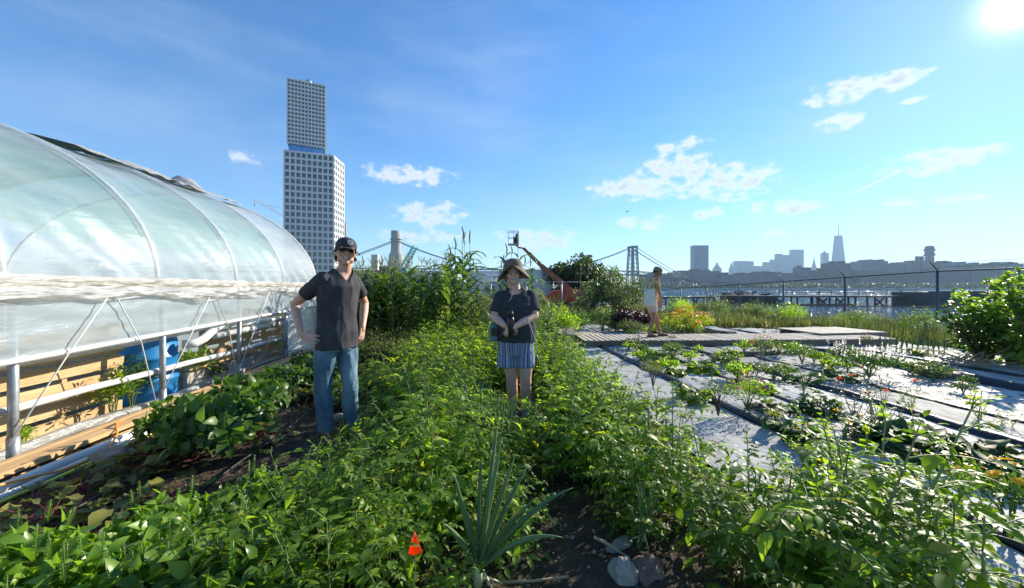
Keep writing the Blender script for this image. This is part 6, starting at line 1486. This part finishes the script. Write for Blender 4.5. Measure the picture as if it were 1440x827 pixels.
# smokestack
m_stack=mat('stack_concrete',(.33,.31,.28),.85,col2=(.42,.40,.36),scale=.12,bump=.2,bscale=.5)
r=empty('smokestack',W(557,430,z=0),0,'stout cylindrical concrete smokestack in front of the bridge cable','smokestack')
hh=lambda py,Y:CH+(HZ-py)*Y/F
mb=MB(); mb.loft([(0,0,0,8.0,8.0),(0,0,hh(359,430),7.8,7.8),(0,0,hh(354,430),5.8,5.8),(0,0,hh(340,430),5.4,5.4),(0,0,hh(325,430),5.4,5.4)],n=28); mb.build('stack',m_stack,r)
for z in(hh(340.5,430),hh(337,430)): mb=MB(); mb.loft([(0,0,z,6.6,6.6),(0,0,z+.8,6.6,6.6)],n=28); mb.build('gallery',m_concd,r)
# white buildings and sheds beyond the corn
m_cream=mat('cream_render',(.55,.52,.44),.8,var=.08,scale=.5); m_navy=mat('navy_cladding',(.012,.022,.075),.6,var=.3,scale=.4); m_wht=mat('white_metal',(.62,.64,.66),.5,var=.1,scale=.3)
def win_extra(rows,cols,m=m_glass,mw=.7):
    def f(o,w,dp,H):
        for j in range(rows):
            for i in range(cols):
                mb=MB(); cx=-w/2+w*(i+.5)/cols; cz=H*(.35+.55*(j+.5)/rows); mb.box((cx,-dp/2-.02,cz),(w/cols*mw,.1,H*.3/rows)); mb.build('window',m,o)
    return f
simple_tower('shed_building',522,531,150,358,m_cream,'small cream block beside the smokestack base',extra=win_extra(2,2))
simple_tower('industrial_building',497,562,110,380,m_navy,'long dark blue building behind the corn','building',extra=win_extra(1,6,m_glass,.5),depth=20)
simple_tower('shed_building',533,548,120,374,m_dkm,'dark rounded equipment housing above the blue building','building',depth=8)
simple_tower('white_building',575,622,115,381,m_wht,'low white building right of the dark blue one',extra=win_extra(1,5,m_glass,.5),depth=15)
simple_tower('white_building',655,706,60,381,m_wht,'white single-storey building behind the sorghum',extra=win_extra(1,4,m_glass,.6),depth=10)
simple_tower('white_building',706,778,70,384,m_cream,'low cream building behind the woman\'s hat',extra=win_extra(1,6,m_glass,.6),depth=10)
# parked trailers/vans in front
def van(px,Y,L_,H,m,label,rz=0):
    r=empty('box_truck',W(px,Y,z=-.3),rz,label,'truck'); mb=MB(); mb.box((.6,0,H*.55+.3),(L_*.72,2.2,H*.85)); mb.build('cargo_box',m,r)
    mb=MB(); vs=[(-L_*.5,.5),(-L_*.5,1.3),(-L_*.42,2.1),(-L_*.25,2.15),(-L_*.25,.5)]; k=5; mb.add([(x,-1,z) for x,z in vs]+[(x,1,z) for x,z in vs],[tuple(range(k)),tuple(range(k,2*k))[::-1]]+[(i,i+k,(i+1)%k+k,(i+1)%k) for i in range(k)]); mb.build('cab',m,r)
    mb=MB(); mb.box((-L_*.37,-1.01,1.6),(L_*.13,.04,.5)); mb.build('window',m_glass,r)
    for x in(-L_*.35,L_*.3):
        for y in(-.95,.95): mb=MB(); mb.tube([(x,y-.12,.42),(x,y+.12,.42)],.42,16); mb.build('wheel',m_tyre,r)
van(728,34,6.5,2.9,m_wht,'white box truck parked beyond the grass, left of the boom lift')
van(690,38,7,2.8,m_wht,'white truck parked beyond the sorghum')
# cranes
m_teal=mat('teal_paint',(.05,.34,.34),.5); 
def lattice(mb,a,b,w,n,t=.12):
    a=V(a);b=V(b);d=(b-a).normalized(); x=d.cross(UP if abs(d.z)<.95 else V((1,0,0))).normalized(); y=x.cross(d)
    c=[(x*i+y*j)*w/2 for i,j in((-1,-1),(1,-1),(1,1),(-1,1))]
    for q in c: mb.beam(a+q,b+q,t,t)
    for k in range(n):
        p=a.lerp(b,k/n); q=a.lerp(b,(k+1)/n)
        for i in range(4): mb.beam(p+c[i],q+c[(i+1)%4],t*.6,t*.6); 
        mb.beam(p+c[0],p+c[1],t*.6,t*.6); mb.beam(p+c[2],p+c[3],t*.6,t*.6)
cr_=empty('teal_crane',W(566,200,z=0),0,'teal lattice crane boom beside the smokestack','crane'); o_=V(cr_.location)
mb=MB(); lattice(mb,W(567,200,376)-o_,W(584,200,347)-o_,2.2,8,.35); mb.build('boom',m_teal,cr_)
mb=MB(); mb.box((0,0,CH+(HZ-379)*200/F-1),(5,4,3)); mb.box((0,0,3.5),(3,3,9)); mb.build('crane_house',m_teal,cr_)
mb=MB(); mb.tube([W(584,200,347)-o_,W(572,200,366)-o_],.12,4); mb.tube([W(584,200,349)-o_,W(578,200,372)-o_],.12,4); mb.build('cable',m_dkm,cr_)
cr_=empty('tower_crane',W(415,300,z=0),0,'crane jib showing to the left of the tall tower','crane'); o_=V(cr_.location)
mb=MB(); lattice(mb,W(358,300,281)-o_,W(415,300,313)-o_,1.3,16,.22); mb.build('jib',m_wht,cr_)
mb=MB(); lattice(mb,(0,0,0),W(415,300,313)-o_,1.8,16,.25); mb.build('mast',m_wht,cr_)
mb=MB(); mb.tube([W(370,300,288)-o_,W(415,300,296)-o_,W(415,300,313)-o_],.08,4); mb.build('stay_cable',m_dkm,cr_)
mb=MB(); mb.tube([W(358,300,282)-o_,W(358,300,287)-o_],.1,4); mb.box(W(358,300,288)-o_,(.6,.6,1)); mb.build('hook',m_dkm,cr_)
# street lamp
r=empty('street_lamp',W(605.5,90,z=0),0,'twin-arm street lamp in front of the bridge deck','street lamp')
mb=MB(); z=hh(369,90); mb.tube([(0,0,0),(0,0,z)],.1,6); mb.tube([(-1.0,0,z+.4),(-.5,0,z+.1),(0,0,z-.2),(.5,0,z+.1),(1.0,0,z+.4)],.06,5); mb.build('pole',m_steel,r)
for x in(-1.1,1.1): mb=MB(); mb.box((x,0,z+.42),(.5,.2,.12)); mb.build('lamp_head',m_steel,r)
# ---------- suspension bridge
m_br=mat('bridge_steel',(.10,.12,.14),.6,.3,var=.1,scale=.05)
br=empty('suspension_bridge',(277,886,-3),0,'steel suspension bridge with lattice towers crossing the river','bridge'); o_=V(br.location)
T1=V((-232,767,-3)); T2=V((278,886,-3)); ub=(T2-T1).normalized(); nb_=V((-ub.y,ub.x,0))
zdk=hh(385,886)-0; zdk=35; ztop=CH+(HZ-347)*886/F
def btower(T,zt):
    mb=MB(); hw=12
    legs=[]
    for sx in(-1,1):
        for sy in(-1,1):
            a=T+ub*sx*9+nb_*sy*15; b=T+ub*sx*5.0+nb_*sy*10.5; b=V((b.x,b.y,zt-3)); legs.append((a,b)); mb.beam(a-o_,b-o_,2.3,2.3)
        # inner legs
        for sy in(-1,1):
            a=T+ub*sx*9+nb_*sy*6; b=T+ub*sx*5+nb_*sy*5.0; b=V((b.x,b.y,zt-3)); mb.beam(a-o_,b-o_,1.5,1.5); legs.append((a,b))
    def P_(l,t): return l[0].lerp(l[1],t)-o_
    ord_=[(0,4-2),(1,3)]
    # cross bracing on the broad faces and sides
    idx={'f':[0,2,3,1],'b':[4,6,7,5]}
    for row in idx.values():
        for i in range(3):
            if i==1: ts=(.42,.97)
            else: ts=None
            L1,L2=legs[row[i]],legs[row[i+1]]
            for k in range(9):
                t0=.08+.9*k/9; t1=.08+.9*(k+1)/9
                if i==1 and not(k in(3,7,8)): continue
                mb.beam(P_(L1,t0),P_(L2,t1),.55,.55); mb.beam(P_(L2,t0),P_(L1,t1),.55,.55); mb.beam(P_(L1,t0),P_(L2,t0),.7,.7)
    for sy in(0,1):
        for k in range(9):
            t0=.08+.9*k/9; t1=.08+.9*(k+1)/9; L1=legs[[0,1][sy]]; L2=legs[[4,5][sy]]
            mb.beam(P_(L1,t0),P_(L2,t1),.5,.5); mb.beam(P_(L2,t0),P_(L1,t1),.5,.5)
    c=V((T.x,T.y,zt-1.5))-o_; ang=math.atan2(nb_.y,nb_.x); mb.box(c,(25,12.5,3),ang); mb.box(c+UP*2,(27,14,1.2),ang)
    return mb
btower(T2,ztop).build('bridge_tower',m_br,br); btower(T1,ztop).build('bridge_tower',m_br,br)
def pl(a,b,t): return a.lerp(b,t)
L0=T1-ub*185; L3=T2+ub*190
for sy in(-1,1):
    mb=MB(); off=nb_*sy*9
    pts=[V((L0.x,L0.y,zdk-2)).lerp(V((T1.x,T1.y,ztop)),t)+off-UP*6*math.sin(PI*t) for t in[i/8 for i in range(9)]]
    for i in range(1,33):
        t=i/32; p=T1.lerp(T2,t); pts.append(V((p.x,p.y,zdk+3+(ztop-zdk-3)*(2*t-1)**2))+off)
    pts+=[V((T2.x,T2.y,ztop)).lerp(V((L3.x,L3.y,2)),t)+off-UP*4*math.sin(PI*t) for t in[i/8 for i in range(1,9)]]
    mb.tube([p-o_ for p in pts],.75,6); mb.build('main_cable',m_br,br)
    mb=MB()
    for i in range(1,48):
        t=i/48; p=T1.lerp(T2,t)+off; zc=zdk+3+(ztop-zdk-3)*(2*t-1)**2; mb.beam(V((p.x,p.y,zdk))-o_,V((p.x,p.y,zc))-o_,.14,.14)
    mb.build('suspender_cables',m_br,br)
    # second stay down to the anchorage
    if sy>0:
        mb=MB(); mb.tube([V((T2.x,T2.y,ztop-2))+off-o_,V((L3.x-25*ub.x,L3.y,6))+off-o_],.5,5); mb.build('side_stay',m_br,br)
mb=MB(); S=T1-ub*330; E_=T2+ub*330
for sy in(-1,1):
    for z in(zdk-4,zdk+5): 
        a=V((S.x,S.y,z))+nb_*sy*12-o_; b=V((T2.x,T2.y,z))+nb_*sy*12-o_; mb.beam(a,b,1.3,1.4); c=V((E_.x,E_.y,z-22))+nb_*sy*12-o_; mb.beam(b,c,1.3,1.4)
    n=110
    for i in range(n):
        p=S.lerp(T2,i/n); q=S.lerp(T2,(i+1)/n); k=nb_*sy*12; z0,z1_=(zdk-4,zdk+5) if i%2 else (zdk+5,zdk-4); mb.beam(V((p.x,p.y,z0))+k-o_,V((q.x,q.y,z1_))+k-o_,.6,.6)
    n=36
    for i in range(n):
        p=T2.lerp(E_,i/n); q=T2.lerp(E_,(i+1)/n); k=nb_*sy*12; d0=-22*i/n; d1=-22*(i+1)/n; z0,z1_=(zdk-4+d0,zdk+5+d1) if i%2 else (zdk+5+d0,zdk-4+d1); mb.beam(V((p.x,p.y,z0))+k-o_,V((q.x,q.y,z1_))+k-o_,.8,.8)
mb.build('stiffening_truss',m_br,br)
mb=MB(); a=V((S.x,S.y,zdk-3))-o_; b=V((T2.x,T2.y,zdk-3))-o_; mb.beam(a,b,24,1.2); mb.beam(b,V((E_.x,E_.y,zdk-25))-o_,24,3); mb.build('road_deck',m_br,br)
for k in range(8):
    t=(k+.6)/8; p=T2.lerp(E_,t); mb=MB(); zz=zdk-4-22*t
    for sy in(-1,1): mb.beam(V((p.x,p.y,-3))+nb_*sy*14-o_,V((p.x,p.y,zz))+nb_*sy*9-o_,2,2)
    mb.beam(V((p.x,p.y,zz-1))+nb_*10-o_,V((p.x,p.y,zz-1))-nb_*10-o_,2,2); mb.build('approach_pier',m_br,br)
for T in(T2,): mb=MB(); c=V((T.x,T.y,1))-o_; mb.box(c,(40,24,9),math.atan2(nb_.y,nb_.x)); mb.build('tower_footing',m_concd,br)
# ---------- far city: each building a thing
m_sky=[mat('brick_block',(.13,.10,.085),.85,var=.2,scale=.03),mat('grey_block',(.17,.165,.16),.85,var=.2,scale=.03),mat('tan_block',(.22,.18,.14),.85,var=.2,scale=.03)]
m_tallgl=mat('pale_glass',(.07,.13,.22),.3,var=.15,scale=.01,spec=.8)
def wm(base,sx,sz,dark=.35):
    """facade with rows of windows, a pattern of the wall material itself"""
    m,nt,p,o=new_mat('windowed_facade'); N=nt.nodes;L=nt.links; tc=N.new('ShaderNodeTexCoord'); b=N.new('ShaderNodeTexBrick')
    mp=N.new('ShaderNodeMapping'); mp.inputs['Rotation'].default_value=(PI/2,0,0); L.new(tc.outputs['Object'],mp.inputs[0]); L.new(mp.outputs[0],b.inputs['Vector'])
    b.inputs['Scale'].default_value=1; b.inputs['Brick Width'].default_value=sx; b.inputs['Row Height'].default_value=sz; b.inputs['Mortar Size'].default_value=min(sx,sz)*.22; b.offset=0
    b.inputs['Color1'].default_value=(*[c*dark for c in base],1); b.inputs['Color2'].default_value=(*[c*dark*.7 for c in base],1); b.inputs['Mortar'].default_value=(*base,1)
    L.new(b.outputs['Color'],p.inputs['Base Color']); p.inputs['Roughness'].default_value=.7; return m
m_f=[wm((.11,.105,.11),4,3.2),wm((.15,.15,.15),5,3.4),wm((.10,.10,.105),6,3.2),wm((.18,.17,.16),4,3.5)]
def far(label,px0,px1,Y,py,m,cap=None,cat='building',group=None): return simple_tower(cat.replace(' ','_'),px0,px1,Y,py,m,label,cat,depth=max(20,(px1-px0)*Y/F*.5),cap=cap,group=group)
far('wide flat glass tower standing alone right of the bridge',975.5,996.5,1500,345,m_tallgl,cat='skyscraper')
def pyr(h,top=.04,sh=1.0): 
    def f(mb,w,dp,H): mb.loft([(0,0,H-1,w*.5*sh,dp*.5*sh),(0,0,H+h*.55,w*.22,dp*.22),(0,0,H+h,w*top,dp*top)],n=8)
    return f
far('old skyscraper with a steep pyramid roof right of the flat glass tower',1004.5,1015,3100,377,m_tallgl,pyr(50),'skyscraper')
far('slim old skyscraper with a stepped spire left of the glass group',1026.5,1032.5,3100,377,m_tallgl,pyr(52),'skyscraper')
far('broad flat-topped glass block left of the tall glass group',1035.5,1053,2900,367,m_tallgl,cat='skyscraper')
far('narrow tower against the broad flat-topped block',1053.5,1060,3000,367.5,m_tallgl,cat='skyscraper')
far('lower grey block between two narrow towers',1060.5,1074,3000,374,m_tallgl,cat='skyscraper')
far('narrow tower right of the lower grey block',1074.5,1082.5,3050,368.6,m_tallgl,cat='skyscraper')
far('short tower at the left of the tall glass group',1084.5,1091.5,3000,365,m_tallgl,cat='skyscraper')
far('slender tower, left of the pair of big glass towers',1092,1100.6,2900,357,m_tallgl,cat='skyscraper')
far('big glass tower with a flat top, lower of the pair',1102.5,1114.8,2800,358.5,m_tallgl,cat='skyscraper')
far('tallest glass tower of the middle group',1115.2,1130.4,2850,351,m_tallgl,cat='skyscraper')
far('old tower with a pointed spire left of the tallest spire tower',1142.5,1149.5,3200,376,m_tallgl,pyr(80),'skyscraper')
far('tower with a rounded stepped top beside the tallest spire tower',1157,1165.5,3100,356,m_tallgl,pyr(18,.12,.9),'skyscraper')
far('pale domed building low on the skyline behind the shore blocks',1197,1207,2600,371,m_tallgl,pyr(12,.2),'building')
# tallest tower with tapering chamfered body and mast
r=empty('skyscraper',W(1179,3050,z=-2),0,'tallest tower of the skyline, tapering with a needle mast','skyscraper')
wb=14*3050/F/2; wt=10*3050/F/2; Ht=hh(331.5,3050); mb=MB()
vb=[(-wb,-wb,0),(wb,-wb,0),(wb,wb,0),(-wb,wb,0)]; vm=[(x,y,55) for x,y,z in vb]; k=wt*1.2; vt=[(0,-k,Ht),(k,0,Ht),(0,k,Ht),(-k,0,Ht)]
mb.add(vb+vm+vt,[(0,1,5,4),(1,2,6,5),(2,3,7,6),(3,0,4,7),(4,5,8),(5,9,8),(5,6,9),(6,10,9),(6,7,10),(7,11,10),(7,4,11),(4,8,11),(8,9,10,11)]); mb.build('tower_body',m_tallgl,r)
mb=MB(); mb.tube([(0,0,Ht),(0,0,Ht+12),(0,0,hh(312,3050))],[6,3,1.2],8); mb.build('mast',m_steel,r)
# shore blocks
def bumps(seed,n=3,hmax=9):
    def f(mb,w,dp,H):
        rr=random.Random(seed)
        for k in range(n):
            x=rr.uniform(-.42,.42)*w; mb.box((x,0,H+2),(rr.uniform(.06,.16)*w+3,dp*.5,rr.uniform(4,hmax)))
    return f
sb=[(944,973,1080,383,0,'low brick block at the foot of the bridge approach'),(974,1012,1090,381,1,'brick block below the flat glass tower'),(1016,1066,1060,386,2,'long low brick block under the glass block'),
 (1068,1121,1060,384,0,'long brick block under the middle glass group'),(1122,1141,1080,376,1,'taller square block right of the middle glass group'),(1143,1166,1070,380,2,'brick block below the pointed old tower'),
 (1166,1197,1050,370,0,'wide tall brick block at the foot of the mast tower'),(1197,1216,1060,382,2,'low block right of the mast tower'),(1212,1249,1180,367,3,'large stepped block with a flat wide roof'),(1249,1278,1160,371,1,'pale block right of the large stepped one'),
 (1280,1322,1150,369,3,'long block beneath the mushroom-topped tower'),(1322,1348,1130,369.5,1,'block with two small roof huts right of the mushroom-topped tower'),(1345,1372,1130,371,0,'dark block with roof huts left of the far right row'),
 (1370,1402,1060,372,2,'row block near the right edge of the skyline'),(1404,1440,1050,371,0,'row block cut by the right edge of the photo'),(1442,1500,1050,372,1,'row block beyond the right edge'),
 (905,943,1150,386,2,'low block seen through the bridge approach'),(1206,1290,1035,383,2,'very long dark block along the far shore'),(1292,1365,1030,381,0,'very long dark block along the far shore, right of the other long one'),(1100,1200,1035,390,2,'low dark row of houses along the far shore under the towers'),(1366,1470,1030,383,1,'low dark block at the right end of the far shore')]
for i,(a,b,Y,py,mi,lb) in enumerate(sb): 
    if lb.startswith('row block beyond'): continue
    far(lb,a,b,Y,py,m_f[mi],bumps(i,4 if b-a>25 else 2,10),'building')
# distinctive stepped round-topped tower
r=empty('round_topped_tower',W(1307,1200,z=-1.5),0,'tower with a bulging round top above the shore blocks','tower')
k=1200/F; mb=MB(); mb.loft([(0,0,0,5*k,5*k),(0,0,hh(366,1200),5*k,5*k),(0,0,hh(360,1200),4.6*k,4.6*k)],n=12); mb.build('tower_body',m_f[1],r)
for z,rd in((359.5,6),(356,5.2),(352.5,6.2),(349,5)): mb=MB(); mb.loft([(0,0,hh(z,1200),rd*k*.8,rd*k*.8),(0,0,hh(z,1200)+2,rd*k,rd*k),(0,0,hh(z-2,1200),rd*k,rd*k),(0,0,hh(z-3.5,1200)+.5,rd*k*.75,rd*k*.75)],n=14); mb.build('round_storey',m_f[1],r)
for j,(px,) in enumerate(((1290,),(1296,))): mb=MB(); mb.tube([(0,0,0),(0,0,hh(360.5,1140))],5,10); o=mb.build('water_tank_tower',m_f[0]); o.location=W(px,1140,z=0); tag(o,['left of two dark rooftop tank towers on the skyline','right of two dark rooftop tank towers on the skyline'][j],'water tank')
# shore trees: a wooded park seen as one belt
m_ft=leaf_mat('far_foliage',(.03,.05,.02),(.06,.085,.03),.3)
mb=MB(); rr=random.Random(77)
for k in range(900):
    px=rr.uniform(930,1520); Y=rr.uniform(925,990); c=W(px,Y,z=rr.uniform(2,9)); s_=rr.uniform(4,8)
    for j in range(14):
        e=rv(rr); mb.leaf(c+V((e.x,e.y,e.z*.8))*s_,rv(rr),e,4.5,4,.3,1,.2)
tag(mb.build('riverside_trees',m_ft),'belt of dark trees along the far shore park',kind='stuff')
mb=MB(); mb.box((0,0,0),(1500,6,5)); o=mb.build('sea_wall',m_concd); o.location=(950,899,-1.6); o.rotation_euler.z=-.01; tag(o,'long low stone sea wall along the far shore','sea wall')
# ---------- piers and hulks in the river
m_pier=mat('old_timber',(.045,.04,.038),.85,col2=(.09,.08,.07),scale=1.5,bump=.3,bscale=6); m_pierd=mat('pier_deck',(.22,.20,.18),.8,col2=(.3,.28,.25),scale=2)
def pier(a,b,z,w,label,rail=True,step=4.2,brace=True,deck=m_pier):
    a=V(a);b=V(b); r=empty('pier',(a.x,a.y,-3),0,label,'pier'); o_=V(r.location); d=(b-a); L_=d.length; d.normalize(); n=V((-d.y,d.x,0))
    mb=MB(); mb.beam(V((a.x,a.y,z))-o_,V((b.x,b.y,z))-o_,w,.4); mb.build('deck',deck,r)
    k=int(L_/step)
    for i in range(k+1):
        p=a+d*(L_*i/max(1,k)); mb=MB()
        for sy in(-1,1): 
            q=p+n*sy*w*.4; mb.tube([V((q.x,q.y,-5))-o_,V((q.x,q.y,z))-o_],.2,7)
        if brace and i%2: q=p-n*w*.4; mb.beam(V((q.x,q.y,-3))-o_,V((q.x,q.y,z-.4))+d*step*.45-o_,.3,.3); mb.beam(V((q.x,q.y,-3))+d*step*.45-o_,V((q.x,q.y,z-.4))-o_,.3,.3)
        mb.build('piling',m_pier,r)
    if rail:
        mb=MB(); m_=int(L_/3)
        for i in range(m_+1): p=a+d*(L_*i/m_)-n*w*.48; mb.beam(V((p.x,p.y,z+.4))-o_,V((p.x,p.y,z+1.6))-o_,.12,.12)
        for zz in(.95,1.6): p=a-n*w*.48; q=b-n*w*.48; mb.beam(V((p.x,p.y,z+zz))-o_,V((q.x,q.y,z+zz))-o_,.1,.1)
        mb.build('railing',m_pier,r)
pier(W(1145,96,z=0),W(1280,93,z=0),-.75,3,'long timber pier with railing running to the concrete wall')
pier(W(1000,99,z=0),W(1147,96.5,z=0),-.8,3,'decayed middle length of the timber pier')
pier(W(925,90,z=0),W(1000,92,z=0),-.9,3,'broken dark pier remains left of the old hulk',rail=False,step=2.6)
pier(W(960,88,z=0),W(1200,89,z=0),-2.55,.3,'floating log boom in the water before the piers',rail=False,step=12,brace=False)
m_wharf=mat('dark_concrete',(.07,.07,.07),.9,col2=(.12,.115,.11),scale=.8,bump=.4,bscale=3)
mb=MB(); mb.box((0,0,-2.05),(18,9,4.9)); mb.box((0,-4.2,.5),(18.1,.5,.25)); o=mb.build('concrete_wharf',m_wharf); o.location=(W(1333,91.5,z=0).x,91.5,0); tag(o,'large square concrete wharf block standing in the river','wharf')
def hulk():
    r=empty('old_barge',W(1052,107,z=-3.2),0,'dark rotting barge hulk beside the timber pier','barge'); w=64*107/F/2; mb=MB()
    H=2.6; pr=[(-w,H*.9),(-w*.92,H),(w*.6,H*.95),(w,H*.8),(w*.93,0),(-w*.93,0)]; k=6
    mb.add([(x,-3,z) for x,z in pr]+[(x,3,z) for x,z in pr],[tuple(range(k))[::-1],tuple(range(k,2*k))]+[(i,(i+1)%k,(i+1)%k+k,i+k) for i in range(k)]); mb.build('hull',m_pier,r)
    mb=MB(); rr=random.Random(4)
    for j in range(26): x=rr.uniform(-w*.9,w*.9); mb.beam((x,rr.uniform(-3.5,3.5),H*.9),(x+rr.uniform(-1,1),rr.uniform(-3,3),H+rr.uniform(.3,1.2)),.3,.3)
    mb.build('broken_timber',m_pier,r)
hulk()
# riverbank retaining edge and a bird
mb=MB(); mb.tube([(-.16,0,0),(0,0,.03),(.2,0,-.01)],[.02,.055,.01],7); 
r=empty('bird',W(882,40,298),.5,'small dark bird flying above the bridge','bird'); mb.build('body',m_dkm,r)
for sy in(-1,1): mb=MB(); mb.leaf((0,0,.02),(0.1,sy,.55),(0,-sy*.5,1),.34,.14,.9,3,.1); mb.build('wing',m_dkm,r)
